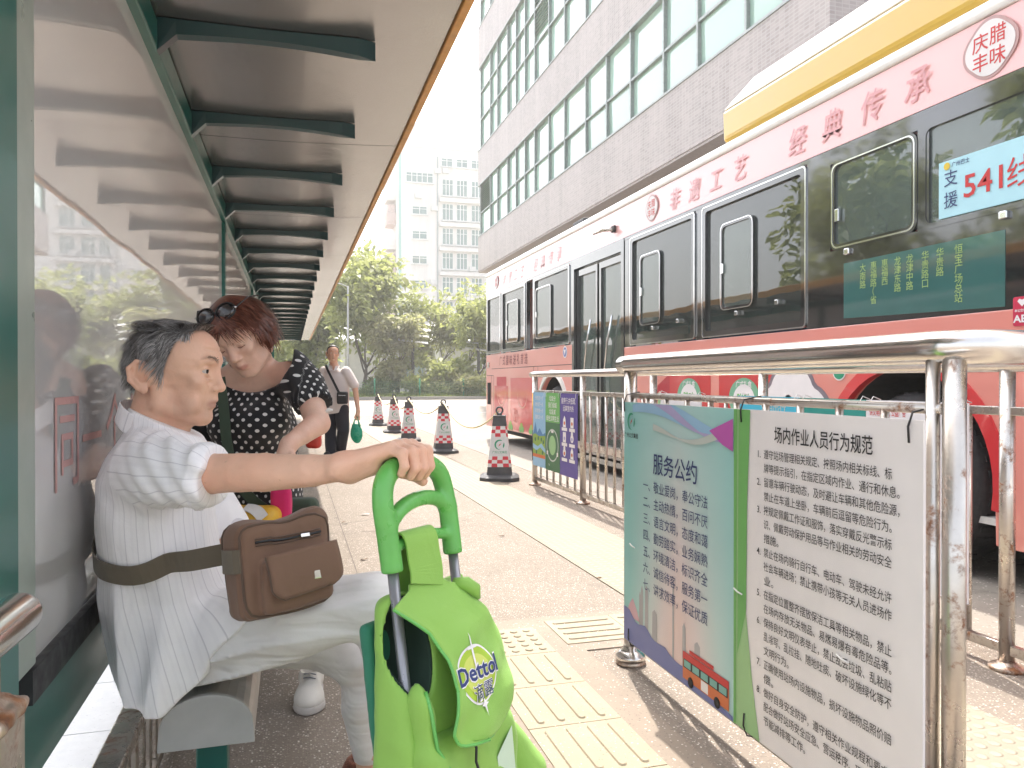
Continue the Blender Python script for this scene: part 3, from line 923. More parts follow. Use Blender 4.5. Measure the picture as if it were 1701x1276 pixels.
def tree(x, y, h, cr, seed, leaf, label, trunk_h=0.28, per=34, size=0.34, nl=5, group='trees in the planted strip'):
    rs = np.random.RandomState(seed)
    T = empty('street_tree', (x, y, 0), label, 'tree', group)
    mb = MB(); tips = []
    def limb(p, d, L, r, lev):
        pts = [p]; rr = [r]; n = 4
        for i in range(n):
            d = d + rs.normal(size=3)*0.16; d[2] += 0.05 if lev else 0.0; d /= np.linalg.norm(d)
            p = p + d*L/n; pts.append(p); rr.append(r*(1-0.55*(i+1)/n))
        mb.tube(pts, rr, 7 if lev else 10)
        if lev < 3:
            for i in range(nl if lev == 0 else (3 if lev == 1 else 3)):
                q = pts[-1] if i < 2 else pts[rs.randint(2, n+1)]
                az = rs.rand()*6.28; sp = 0.75 if lev else 0.9
                e = d*0.6 + np.array([math.cos(az)*sp, math.sin(az)*sp, 0.25+0.4*rs.rand()]); e /= np.linalg.norm(e)
                limb(q, e, L*(0.62+0.3*rs.rand()) if lev else cr*0.55, rr[-1]*0.75, lev+1)
        if lev >= 1: tips.append((pts[-1], lev)); 
        if lev >= 2: tips.append((pts[2], lev))
    limb(np.array([0, 0, -0.05]), np.array([0.08*rs.normal(), 0.08*rs.normal(), 1.0]), h*trunk_h, h*0.021, 0)
    P = np.array([t[0] for t in tips])
    # stretch the limb system to the wanted height and radius
    top = P[:, 2].max(); zz = h*trunk_h
    mp = lambda A: np.stack([A[:, 0]*cr/np.abs(P[:, :2]).max(), A[:, 1]*cr/np.abs(P[:, :2]).max(), np.where(A[:, 2] > zz, zz + (A[:, 2]-zz)*(h*0.93-zz)/(top-zz), A[:, 2])], 1)
    mb.v = [mp(v) for v in mb.v]; P = mp(P)
    mb.v = [v + np.array([x, y, 0]) for v in mb.v]
    mb.build('trunk', M['bark'], T, fix=False)
    Q, F_ = leaves(rs, P, np.full(len(P), cr*0.26)*(0.6+0.8*rs.rand(len(P))), per, size, 0.62)
    mesh_quick('crown', Q, F_, M[leaf], T)
    return T
def gpd(u, y):                                    # ground x of photo column u at world y
    d = W(u, HORIZON, 1.0); return d[0]/d[1]*y
tree(gpd(604, 47), 47, 9.6, 4.3, 11, 'leaf_mid', 'tall broad tree with a full green crown between canopy and white block', 0.22, 36, 0.42, 6)
tree(gpd(785, 46), 46, 7.2, 3.0, 23, 'leaf_mid', 'smaller leaning tree with several trunks right at the back of the red bus', 0.2, 30, 0.36, 5)
tree(gpd(662, 45), 45, 4.9, 1.9, 31, 'leaf_light', 'small pale yellowish tree in front of the tall tree', 0.36, 30, 0.30, 4)
tree(gpd(722, 50), 50, 6.2, 2.2, 37, 'leaf_light', 'thin pale tree between the lamp panels and the red bus', 0.4, 26, 0.32, 4)
tree(gpd(530, 52), 52, 6.6, 2.9, 41, 'leaf_mid', 'tree half hidden by the canopy end, to the left of the tall broad tree', 0.3, 40, 0.36, 5)
for i, (x, y, h, cr, sd_) in enumerate(((19.5, 47, 8.4, 3.8, 53), (26.5, 48, 9.0, 4.0, 59))):
    tree(x, y, h, cr, sd_, 'leaf_mid', ('green tree standing behind the bus, mirrored in the glossy shelter panel', 'tall tree farthest right behind the bus, mirrored in the glossy panel')[i], 0.22, 40, 0.42, 6)
# trees on the other side of the shelter, seen mirrored in the bus windows
for i, (x, y, h, cr, sd_) in enumerate(((-7.5, 9.5, 7.5, 3.2, 61), (-8.5, 17.5, 8.5, 3.6, 67))):
    tree(x, y, h, cr, sd_, 'leaf_mid', ('leafy tree behind the shelter, the nearer of the two mirrored in the bus windows', 'leafy tree behind the shelter, the farther of the two mirrored in the bus windows')[i], 0.25, 34, 0.36, 5, group='trees behind the shelter')
def shrub(u, y, h, w, seed, leaf, label, size=0.3, per=120, nm='shrub'):
    rs = np.random.RandomState(seed); x = gpd(u, y)
    C = [(x+rs.normal()*w*0.35, y+rs.normal()*w*0.3, h*(0.25+0.6*rs.rand())) for _ in range(12)]
    Q, F_ = leaves(rs, C, np.full(12, w*0.33), per, size, 0.8, -0.35)
    Q[:, 2] = np.abs(Q[:, 2])
    S = empty(nm, (x, y, 0), label, 'shrub', 'shrubs in the planted strip')
    mesh_quick('foliage', Q-np.array([x, y, 0]), F_, M[leaf], S)
    mb = MB()
    for k in range(6):
        a = k*1.05; mb.tube([(x+0.05*math.cos(a), y+0.05*math.sin(a), -0.02), (x+0.3*w*math.cos(a), y+0.3*w*math.sin(a), h*0.6)], [0.03, 0.012], 6)
    mb.build('stem', M['bark'], S, fix=False)
shrub(655, 44.5, 2.3, 1.7, 71, 'leaf_light', 'pale feathery shrub under the small yellowish tree', 0.34)
shrub(752, 44.5, 2.6, 2.1, 72, 'leaf_mid', 'rounded spiky shrub beside the lamp pole, left of the bus', 0.38)
shrub(785, 43.0, 1.5, 1.9, 73, 'leaf_light', 'low yellow-green shrub touching the rear corner of the bus', 0.26)
shrub(700, 43.6, 1.2, 1.6, 74, 'leaf_mid', 'low green shrub at the foot of the lamp pole', 0.24)
shrub(628, 43.6, 1.0, 1.3, 75, 'leaf_dark', 'dark low shrub behind the green fence near the tall trunk', 0.24)
shrub(725, 43.0, 0.9, 1.6, 76, 'leaf_light', 'pale ground-hugging shrub behind the right fence post', 0.2)
# grass strip
rs = np.random.RandomState(9); n = 26000
x = rs.uniform(-8, 26, n); y = 41.45 + rs.rand(n)**1.2*8; hgt = 0.12+0.22*rs.rand(n)
p = np.stack([x, y, np.full(n, 0.08)], 1); a = rs.rand(n)*6.28
d = np.stack([np.cos(a), np.sin(a), 0*a], 1)*0.02; tip = p + np.stack([rs.normal(0, .09, n), rs.normal(0, .09, n), hgt], 1)
Q = np.stack([p-d, p+d, tip], 1).reshape(-1, 3)
M['grass'] = foliage_mat('grass_blade', (0.10, 0.15, 0.03), (0.22, 0.27, 0.07))
tag(mesh_quick('grass', Q, np.arange(n*3).reshape(-1, 3), M['grass']), kind='stuff')
M['soil'] = mk('soil', (0.16, 0.17, 0.07), 0.95, var=0.3, scale=1.5)
mb = MB(); mb.box((-200, 41.352, -0.1), (200, 64, 0.10)); tag(mb.build('planted_bed', M['soil']), kind='structure')

# low green wire fence in front of the bed
M['green_wire'] = mk('green_wire', (0.02, 0.20, 0.10), 0.5)
FE = empty('wire_fence', (8, 42, 0.1), 'low green wire mesh fence along the planted strip', 'fence')
mb = MB()
for k in range(9):
    mb.box((-3.0, 41.99, 0.16+0.1*k), (16.5, 42.0, 0.166+0.1*k))
for k in range(195):
    mb.box((-3.0+0.1*k, 41.983, 0.16), (-2.994+0.1*k, 41.989, 0.97))
mb.build('wire_mesh', M['green_wire'], FE)
for k in range(9):
    MB().tube([(-3+2.45*k, 42.03, 0.05), (-3+2.45*k, 42.03, 1.15)], 0.045, 8).build('fence_post', M['green_wire'], FE)

# lamp poles with panel heads
M['lamp_pole'] = mk('dark_pole', (0.05, 0.05, 0.05), 0.5)
M['lamp_panel'] = mk('pale_lamp_panel', (0.62, 0.62, 0.60), 0.3)
def panel_lamp(u, y, z, s, label):
    x = gpd(u, y)
    L = empty('panel_lamp', (x, y, 0), label, 'lamp', 'panel lamps in the planted strip')
    mb = MB(); mb.tube([(x, y, 0), (x, y, z-0.9), (x-0.05, y-0.05, z-0.55)], [0.10, 0.085, 0.08], 10)
    for j in range(3): mb.tube([(x-0.85+0.1*j, y-0.2+0.25*j, z-0.55+0.38*j), (x+0.75+0.1*j, y-0.2+0.25*j, z-0.72+0.38*j)], 0.03, 6)
    mb.tube([(x-0.05, y-0.05, z-0.6), (x, y+0.3, z+0.2)], 0.04, 6)
    mb.build('pole', M['lamp_pole'], L)
    for i in range(4):
        for j in range(3):
            c = np.array([x-0.68+0.44*i+0.1*j, y-0.25+0.25*j, z-0.56+0.38*j-0.045*i])
            MB().obox(c, (0.19, 0, -0.02), (0, 0.10, 0.05), (0.0, -0.008, 0.018)).build('panel', M['lamp_panel'], L)
    return L
panel_lamp(686, 44.2, 3.9, 1, 'dark pole with three tilted rows of pale panels standing beside the pale tree')
panel_lamp(795, 44.8, 3.5, 1, 'dark pole with tilted pale panels partly covered by the bus, under the leaning tree')
M['grey_pole'] = mk('grey_pole', (0.42, 0.43, 0.44), 0.4)
x = gpd(578, 43)
SL = empty('street_lamp', (x, 43, 0), 'slim grey street lamp with a short arm in front of the tall tree', 'street lamp')
MB().tube([(x, 43, 0), (x, 43, 6.2)], [0.07, 0.045], 10).build('pole', M['grey_pole'], SL)
MB().tube([(x, 43, 6.15), (x-0.4, 43, 6.32), (x-0.75, 42.95, 6.33)], 0.03, 8).build('arm', M['grey_pole'], SL)
MB().obox((x-0.95, 42.95, 6.33), (0.26, 0, 0), (0, 0.09, 0), (0, 0, 0.045)).build('lamp_head', M['grey_pole'], SL, bevel=0.02)
# ---------------------------------------------------------------- near railing with the notice board
NR = empty('railing', (1.2, 1.9, 0), 'polished stainless railing in the right foreground with one thick top tube', 'railing')
XR = 1.20
ya, yb = 2.60, 1.13
pts = [(XR-0.005, ya+0.055, 1.098), (XR, ya, 1.10), (XR+0.005, yb+0.10, 1.103)]
for k in range(1, 9):
    a = k/8*math.pi/2; pts.append((XR+0.005+0.085*(1-math.cos(a)), yb+0.10-0.085*math.sin(a), 1.103))
pts.append((XR+0.5, yb+0.015, 1.103))
t = MB().tube(pts, 0.033, 24)
t.lathe([(0.033, 0), (0.030, 0.008), (0.018, 0.016), (0.002, 0.019)], (XR-0.005, ya+0.055, 1.098), 'y', 24)
t.build('top_tube', M['steel'], NR)
def post(x, y, r, zt, par, base=True):
    MB().tube([(x, y, 0.02), (x, y, zt)], r, 20).build('post', M['steel_worn'], par)
    if base:
        MB().lathe([(0.055, 0.0), (0.055, 0.012), (0.052, 0.016), (0.040, 0.030), (r+0.003, 0.034), (r+0.002, 0.05)], (x, y, 0.018), n=24).build('base_collar', M['steel'], par)
        MB().lathe([(0.052, 0), (0.056, 0.006), (0.05, 0.017)], (x, y, 0.0), n=18).build('base_plate', M['rusty'], par)
post(XR, ya, 0.024, 1.075, NR)
post(XR+0.012, yb+0.045, 0.021, 1.08, NR); post(XR-0.004, yb+0.080, 0.013, 1.08, NR, False)
for z in (0.985, 0.085): MB().tube([(XR, ya-0.02, z), (XR, yb+0.06, z)], 0.0105, 14).build('cross_rail', M['steel_worn'], NR)
for k in range(9):
    y = ya - 0.14*(k+1)
    MB().tube([(XR, y, 0.09), (XR, y, 0.98)], 0.009, 10).build('baluster', M['steel_worn'], NR)

# colours used on print
P = {}
def pr(n, c): P[n] = flat('print_'+n, c, 0.5); return P[n]
for n, c in dict(white=(0.82, 0.79, 0.79), teal=(0.18, 0.42, 0.38), green=(0.16, 0.44, 0.12), lgreen=(0.32, 0.55, 0.26), violet=(0.36, 0.16, 0.50), sky=(0.30, 0.52, 0.72), lilac=(0.42, 0.38, 0.62), magenta=(0.50, 0.10, 0.42), blue=(0.16, 0.19, 0.42), orange=(0.62, 0.16, 0.05), red=(0.55, 0.03, 0.03), cyan=(0.05, 0.46, 0.66), dteal=(0.02, 0.27, 0.24), paleg=(0.52, 0.58, 0.54), yellow=(0.70, 0.50, 0.04), purple=(0.10, 0.07, 0.30), dgreen=(0.05, 0.16, 0.07), grass=(0.28, 0.42, 0.07), mount=(0.08, 0.22, 0.45), pink=(0.62, 0.40, 0.46), offw=(0.74, 0.74, 0.78), grey=(0.40, 0.40, 0.42)).items(): pr(n, c)
# board print: soft teal / pink gradient of the printed sheet itself
m, nt, b = new_mat('print_gradient')
co = gcoord(nt); sp = node(nt, 'ShaderNodeSeparateXYZ'); lk(nt, co, sp.inputs[0])
zz = node(nt, 'ShaderNodeMapRange'); lk(nt, sp.outputs[2], zz.inputs[0]); zz.inputs[1].default_value = 0.1; zz.inputs[2].default_value = 0.96
yy = node(nt, 'ShaderNodeMapRange'); lk(nt, sp.outputs[1], yy.inputs[0]); yy.inputs[1].default_value = 2.58; yy.inputs[2].default_value = 1.86
f = mathn(nt, 'MULTIPLY', mathn(nt, 'SUBTRACT', 1.0, mathn(nt, 'ABSOLUTE', mathn(nt, 'SUBTRACT', mathn(nt, 'MULTIPLY', yy.outputs[0], 2.0), 1.15))), mathn(nt, 'SUBTRACT', 1.25, zz.outputs[0]))
lk(nt, ramp(nt, f, [(0.0, (0.28, 0.60, 0.58)), (0.35, (0.48, 0.66, 0.65)), (0.75, (0.72, 0.64, 0.64)), (1.0, (0.76, 0.60, 0.57))]), b.inputs['Base Color'])
b.inputs['Roughness'].default_value = 0.45
P['gradient'] = m
XF = XR - 0.036                                   # front face of the board
YL, YG0, YG1, YRr = 2.575, 1.855, 1.783, 1.20
NB = empty('notice_board', (XR-0.03, 1.9, 0.1), 'large printed notice board with green centre stripe tied to the near railing', 'notice board')
def board_poly(mb, pts, mi=0, lift=0.0):
    """pts in (y, z) on the board face"""
    mb.add([(XF-lift, y, z) for y, z in pts], [tuple(range(len(pts)))], mi)
MB().box((XF, YRr, 0.105), (XF+0.006, YL, 0.963)).build('panel', [P['white']], NB)
mb = MB(); board_poly(mb, [(YL-0.001, 0.106), (YG0, 0.106), (YG0, 0.962), (YL-0.001, 0.962)], 0, 0.001); mb.build('gradient_sheet', P['gradient'], NB, fix=False)
mb = MB()
board_poly(mb, [(YG0, 0.106), (YG1-0.050, 0.106), (YG1-0.018, 0.24), (YG1+0.012, 0.42), (YG1+0.008, 0.7), (YG1-0.006, 0.962), (YG0, 0.962)], 0, 0.0012)
board_poly(mb, [(YG0-0.02, 0.30), (YG1+0.011, 0.43), (YG1+0.007, 0.72), (YG1-0.007, 0.962), (YG0-0.025, 0.962)], 1, 0.0018)
board_poly(mb, [(YG0-0.012, 0.106), (YG0-0.018, 0.962), (YG0-0.002, 0.962), (YG0-0.002, 0.106)], 1, 0.0022)
mb.build('green_stripe', [P['lgreen'], P['green']], NB, fix=False)
# purple ribbons of smoke
mb = MB()
def ribbon(p0, amp, w0, w1, mi, lift, n=26, ph=0.0):
    top = []; bot = []
    for i in range(n):
        s = i/(n-1); y = p0[0] + (YG0-p0[0])*s
        z = p0[1] + (0.905-p0[1])*s + amp*math.sin(s*4.4+ph)
        w = w0 + (w1-w0)*abs(math.sin(s*2.7+ph))
        top.append((y, min(0.961, z+w))); bot.append((y, min(0.9605, z-w)))
    for i in range(n-1): board_poly(mb, [top[i], top[i+1], bot[i+1], bot[i]], mi, lift)
ribbon((2.50, 0.93), 0.028, 0.004, 0.026, 0, 0.0022, ph=0.4)
ribbon((2.42, 0.95), 0.038, 0.003, 0.020, 1, 0.0026, ph=1.3)
ribbon((2.34, 0.86), 0.030, 0.002, 0.013, 2, 0.0030, ph=2.2)
board_poly(mb, [(YG0+0.125, 0.895), (YG0+0.001, 0.935), (YG0+0.001, 0.845), (YG0+0.055, 0.86)], 3, 0.0034)
mb.build('printed_ribbons', [P['sky'], P['lilac'], P['paleg'], P['magenta']], NB, fix=False)
# skyline, hill and little bus along the bottom
mb = MB()
hill = [(YL-0.002, 0.215)]
rs = np.random.RandomState(2)
for i in range(30):
    s = i/29; hill.append((YL-0.002 - s*(YL-0.004-YG0), 0.222 - 0.105*s**0.8 + 0.012*math.sin(i*1.1)*(1-s) + 0.006*rs.rand()))
hill = hill[1:] + [(YG0+0.001, 0.106), (YL-0.002, 0.106)]
board_poly(mb, hill, 0, 0.0024)
for (y, w, h) in ((2.44, .008, .14), (2.425, .008, .17), (2.39, .014, .18), (2.33, .02, .10), (2.20, .006, .26), (2.13, .012, .12), (2.05, .02, .08)):
    board_poly(mb, [(y-w, 0.13), (y+w, 0.13), (y+w*0.8, 0.19+h*0.75), (y, 0.195+h*0.82), (y-w*0.8, 0.19+h*0.75)], 1, 0.0018)
board_poly(mb, [(2.55, 0.20), (2.44, 0.20), (2.47, 0.24), (2.50, 0.27), (2.53, 0.24)], 2, 0.0018)
def bus_rect(y0, z0, y1, z1, mi, l):
    y0 -= 0.125; y1 -= 0.125; board_poly(mb, [(y0, z0), (y1, z0), (y1, z1), (y0, z1)], mi, l)
bus_rect(2.26, 0.125, 2.0, 0.205, 3, 0.003); bus_rect(2.26, 0.185, 2.0, 0.208, 4, 0.0033); bus_rect(2.255, 0.160, 2.005, 0.186, 5, 0.0036)
for k in range(5): bus_rect(2.25-0.05*k, 0.163, 2.21-0.05*k, 0.184, 6, 0.004)
bus_rect(2.15, 0.128, 2.11, 0.158, 7, 0.0036); bus_rect(2.22, 0.21, 2.08, 0.222, 4, 0.003)
for y in (2.085, 1.935):
    mb.lathe([(0.016, 0), (0.016, -0.0006), (0.008, -0.0008)], (XF-0.0042, y, 0.126), 'x', 14, 5)
mb.build('printed_skyline', [P['blue'], P['grey'], P['pink'], P['orange'], P['red'], M['ink'], P['teal'], P['white']], NB, fix=False)
# logo
def swirl(mb, c, xd, yd, r, mig, mir):
    c = np.array(c, float); xd = np.array(xd, float); yd = np.array(yd, float)
    def arc(a0, a1, r0, r1, n=22):
        A = []; B = []
        for i in range(n+1):
            s = i/n; a = math.radians(a0+(a1-a0)*s); w = math.sin(math.pi*min(1, 0.12+s*0.95))
            A.append(c + xd*math.cos(a)*r0 + yd*math.sin(a)*r0); rr = r0-(r0-r1)*w
            B.append(c + xd*math.cos(a)*rr + yd*math.sin(a)*rr)
        V = A + B; mb.add(V, [(i, i+1, n+2+i, n+1+i) for i in range(n)], mig)
    arc(60, 300, r, r*0.66); arc(320, 395, r, r*0.7)
    q = [(-0.22, -0.38), (0.16, -0.05), (0.34, 0.34), (-0.04, 0.02)]
    mb.add([c + xd*a*r + yd*b_*r for a, b_ in q], [(0, 1, 2, 3)], mir)
XD, YD = (0, -1, 0), (0, 0, 1)
mb = MB()
swirl(mb, (XF-0.003, 2.512, 0.895), XD, YD, 0.030, 0, 1)
letter(mb, '广州公交集团', (XF-0.003, 2.512, 0.838), XD, YD, 0.017, 2, 0.01, align='c')
mb.build('emblem', [flat('emblem_green', (0.02, 0.33, 0.18)), P['red'], M['ink']], NB, fix=False)
mb = MB()
letter(mb, '服务公约', (XF-0.003, 2.195, 0.735), XD, YD, 0.068, 0, 0.008, align='c')
lines = ['一、敬业爱岗，奉公守法', '二、主动热情，百问不厌', '三、语言文明，态度和蔼', '四、勤劳踏实，业务娴熟', '五、环境清洁，标识齐全', '六、诚信待客，服务第一', '七、讲求效率，保证优质']
for i, s in enumerate(lines):
    letter(mb, s, (XF-0.003, 2.415, 0.668-0.0565*i), XD, YD, 0.038, 0, 0.0, align='l', width=0.425)
mb.build('left_lettering', M['navy_ink'], NB, fix=False)
mb = MB()
letter(mb, '场内作业人员行为规范', (XF-0.003, 1.500, 0.888), XD, YD, 0.040, 0, 0.008, align='c', width=0.34)
rows = [('1．', '遵守站场管理相关规定、按照场内相关标线、标'), ('', '牌等提示指引，在指定区域内作业、通行和休息。'), ('2．', '留意车辆行驶动态，及时避让车辆和其他危险源，'), ('', '禁止在车道上坐卧，车辆前后逗留等危险行为。'), ('3．', '按规定佩戴工作证和服饰，落实穿戴反光警示标'), ('', '识、佩戴劳动保护用品等与作业相关的劳动安全'), ('', '措施。'), ('4．', '禁止在场内骑行自行车、电动车、驾驶未经允许'), ('', '社会车辆进场；禁止携带小孩等无关人员进场作'), ('', '业。'), ('5．', '在指定位置整齐摆放保洁工具等相关物品，禁止'), ('', '在场内存放无关物品、易燃易爆有毒危险品等。'), ('6．', '保持良好文明仪表举止，禁止乱丢垃圾、乱粘贴'), ('', '乱涂写、乱拉挂、随地吐痰、破坏设施绿化等不'), ('', '文明行为。'), ('7．', '正确使用站场内设施物品，损坏设施物品照价赔'), ('', '偿。'), ('8．', '做好自身安全防护，遵守相关作业规程和要求，'), ('', '配合做好站场安全应急、营运秩序、环境卫生'), ('', '节能减排等工作。')]
rz = 0.842
for i, (n_, s) in enumerate(rows):
    z = rz - 0.0358*i
    cw = 0.0208
    if n_: letter(mb, n_.replace('．', '.'), (XF-0.003, 1.744, z), XD, YD, 0.023, 0, 0.005)
    letter(mb, s, (XF-0.003, 1.714, z), XD, YD, 0.0235, 0, 0.002, width=cw*len(s))
mb.build('right_lettering', M['ink'], NB, fix=False)
mb = MB()
M['tie'] = M['black']
for (y, z) in ((2.565, 0.95), (1.815, 0.95), (1.232, 0.94), (2.53, 0.13), (1.80, 0.13)):
    s = -1 if z < 0.5 else 1
    MB().tube([(XF-0.004, y, z-0.022*s), (XF-0.006, y, z+0.010*s), (XF+0.005, y, z+0.038*s), (XF+0.05, y-0.01, z+0.048*s), (XF+0.055, y-0.012, z+0.02*s)], 0.0022, 8).build('cable_tie', M['black'], NB)
for (y, z) in ((2.50, 0.455), (1.83, 0.47), (1.42, 0.43)):
    MB().tube([(XF-0.004, y+0.02, z+0.004), (XF-0.007, y, z), (XF-0.004, y-0.02, z-0.003)], 0.0022, 8).build('cable_tie', M['white'], NB)

# ---------------------------------------------------------------- far railing beside the bus
FR = empty('railing', (2.40, 4.7, 0), 'long stainless railing with upright bars running beside the bus', 'railing')
def fx(y): return 2.33 + (7.29-y)*0.0285
yp = [7.29, 6.07, 4.83, 3.60, 2.17, 0.9]
MB().tube([(fx(7.38), 7.38, 1.095), (fx(7.3), 7.3, 1.10), (fx(0.5), 0.5, 1.10)], 0.030, 20).build('top_tube', M['steel'], FR)
for z, r in ((0.93, 0.016), (0.075, 0.018)):
    for a, b_ in zip(yp[:-1], yp[1:]):
        MB().obox(((fx(a)+fx(b_))/2, (a+b_)/2, z), (0.014, 0, 0), ((fx(a)-fx(b_))/2, (a-b_)/2-0.022, 0), (0, 0, r)).build('cross_rail', M['steel_worn'], FR, bevel=0.003)
for y in yp:
    MB().tube([(fx(y), y, 0.02), (fx(y), y, 1.075)], 0.026, 18).build('post', M['steel_worn'], FR)
    MB().lathe([(0.06, 0), (0.06, 0.012), (0.05, 0.018), (0.034, 0.022), (0.031, 0.03)], (fx(y), y, 0.0), n=20).build('base_collar', M['rusty'], FR)
for a, b_ in zip(yp[:-1], yp[1:]):
    n = int((a-b_)/0.155)
    for k in range(1, n):
        y = a+(b_-a)*k/n
        MB().tube([(fx(y), y, 0.09), (fx(y), y, 0.915)], 0.0115, 10).build('baluster', M['steel_worn'], FR)
M['tape_y'] = flat('yellow_tape', (0.72, 0.36, 0.03))
MB().lathe([(0.0275, 0.55), (0.0275, 0.915)], (fx(yp[0]), yp[0], 0), n=18).build('yellow_band', M['tape_y'], FR)
MB().lathe([(0.0275, 0.25), (0.0275, 0.548)], (fx(yp[0]), yp[0], 0), n=18).build('black_band', M['black'], FR)

def hang_board(y0, y1, z0, z1, mat_, label, nm='hanging_board'):
    x0, x1 = fx(y0)-0.036, fx(y1)-0.036
    B = empty(nm, (x0, (y0+y1)/2, z0), label, 'sign board', 'boards hung on the far railing')
    V = [(x0, y0, z0), (x1, y1, z0), (x1, y1, z1), (x0, y0, z1), (x0+0.006, y0, z0), (x1+0.006, y1, z0), (x1+0.006, y1, z1), (x0+0.006, y0, z1)]
    mb = MB(); mb.add(V, [(0, 1, 2, 3), (7, 6, 5, 4), (0, 4, 5, 1), (1, 5, 6, 2), (2, 6, 7, 3), (3, 7, 4, 0)]); mb.build('panel', mat_, B)
    xd = np.array([x1-x0, y1-y0, 0]); L = np.linalg.norm(xd); xd /= L
    for s in (0.06, 0.94):
        q = np.array([x0, y0, z1-0.02]) + xd*L*s
        MB().tube([q+np.array([-0.004, 0, -0.02]), q+np.array([-0.006, 0, 0.012]), q+np.array([0.01, 0, 0.035]), q+np.array([0.05, 0, 0.02])], 0.0022, 6).build('cable_tie', M['white'], B)
    def at(s, t, l=0.0015): return np.array([x0, y0, z0]) + xd*L*s + np.array([0, 0, (z1-z0)*t]) + np.array([-l, 0, 0])
    return B, at, tuple(xd), L
def quad_on(mb, at, s0, t0, s1, t1, mi, l=0.0015):
    mb.add([at(s0, t0, l), at(s1, t0, l), at(s1, t1, l), at(s0, t1, l)], [(0, 1, 2, 3)], mi)
def poly_on(mb, at, pts, mi, l=0.0015):
    mb.add([at(s, t, l) for s, t in pts], [tuple(range(len(pts)))], mi)
def disc_on(mb, at, s, t, rs_, rt, mi, l=0.002, n=20):
    poly_on(mb, at, [(s+rs_*math.cos(2*math.pi*k/n), t+rt*math.sin(2*math.pi*k/n)) for k in range(n)], mi, l)
# blue landscape poster
B, at, xd, L = hang_board(7.24, 6.89, 0.21, 0.925, P['sky'], 'blue poster with mountains and green fields at the far end of the far railing', 'poster')
mb = MB()
for i, s in enumerate(('垃圾不分一时', '乱扔一地', '清理垃圾一袋', '美丽环境一生')):
    letter(mb, ('低碳生活一点', '绿色出行一点', '环境优美一点', '健康生活一点')[i], at(0.5, 0.90-0.085*i), xd, YD, 0.042, 0, 0.004, align='c', width=0.22)
poly_on(mb, at, [(0, 0.40), (0.2, 0.60), (0.36, 0.45), (0.55, 0.52), (0.8, 0.44), (1, 0.47), (1, 0.3), (0, 0.3)], 1, 0.0012)
poly_on(mb, at, [(0, 0.1), (0, 0.42), (0.2, 0.44), (0.5, 0.41), (1, 0.43), (1, 0.1)], 2, 0.0015)
poly_on(mb, at, [(0.0, 0.30), (0.4, 0.27), (0.7, 0.32), (1, 0.25), (1, 0.20), (0.6, 0.26), (0.3, 0.21), (0, 0.24)], 3, 0.0018)
quad_on(mb, at, 0, 0.12, 1, 0.165, 4, 0.0018); quad_on(mb, at, 0, 0.0, 1, 0.12, 3, 0.002)
for (s, t) in ((.2, .36), (.45, .38), (.7, .37), (.85, .34), (.3, .19), (.8, .2)): disc_on(mb, at, s, t, 0.06, 0.028, 5)
mb.build('print', [P['white'], P['mount'], P['grass'], P['sky'], P['orange'], P['dgreen']], B, fix=False)
B, at, xd, L = hang_board(6.885, 6.515, 0.205, 0.925, P['dgreen'], 'dark green poster with a tall light green oval, middle of the three posters', 'poster')
mb = MB()
quad_on(mb, at, 0, 0.62, 1, 1.0, 2, 0.001)
for i, s in enumerate(('垃圾分', '我们绿城', '垃圾减', '绿色文明生活')):
    letter(mb, s, at(0.5, 0.90-0.085*i), xd, YD, 0.050, 0, 0.006, align='c')
disc_on(mb, at, 0.5, 0.33, 0.42, 0.21, 3, 0.0015, 30); disc_on(mb, at, 0.5, 0.33, 0.38, 0.19, 1, 0.0018, 30); disc_on(mb, at, 0.5, 0.33, 0.24, 0.125, 4, 0.002, 30)
quad_on(mb, at, 0.42, 0.49, 0.58, 0.52, 0, 0.002); letter(mb, '广州', at(0.2, 0.06), xd, YD, 0.02, 0)
for s in (.15, .85): quad_on(mb, at, s-.05, .2, s+.05, .25, 0, 0.002)
mb.build('print', [P['white'], P['dgreen'], P['green'], P['paleg'], P['lgreen']], B, fix=False)
B, at, xd, L = hang_board(6.51, 6.11, 0.20, 0.925, P['purple'], 'purple poster with six white icons, nearest of the three posters', 'poster')
mb = MB()
letter(mb, '健康行,共低碳,', at(0.5, 0.88), xd, YD, 0.056, 0, 0.006, align='c', width=0.33)
letter(mb, '远离室内热', at(0.5, 0.79), xd, YD, 0.052, 0, 0.006, align='c', width=0.25)
for i in range(3):
    for j in range(2):
        s, t = 0.28+0.44*j, 0.66-0.185*i
        quad_on(mb, at, s-.16, t-.115, s+.16, t-.075, 0, 0.002)
        if (i+j) % 3 == 0: poly_on(mb, at, [(s-.09, t-.07), (s+.09, t-.07), (s+.07, t+.03), (s, t+.07), (s-.08, t+.02)], 0, 0.002)
        elif (i+j) % 3 == 1: quad_on(mb, at, s-.09, t-.07, s+.09, t+.055, 0, 0.002)
        else: disc_on(mb, at, s, t-.01, .09, .05, 0); disc_on(mb, at, s, t+.045, .06, .03, 0, 0.0024)
        disc_on(mb, at, s, t-.02, .045, .022, 1+(i % 2), 0.0028)
mb.build('print', [P['white'], P['orange'], P['lilac']], B, fix=False)
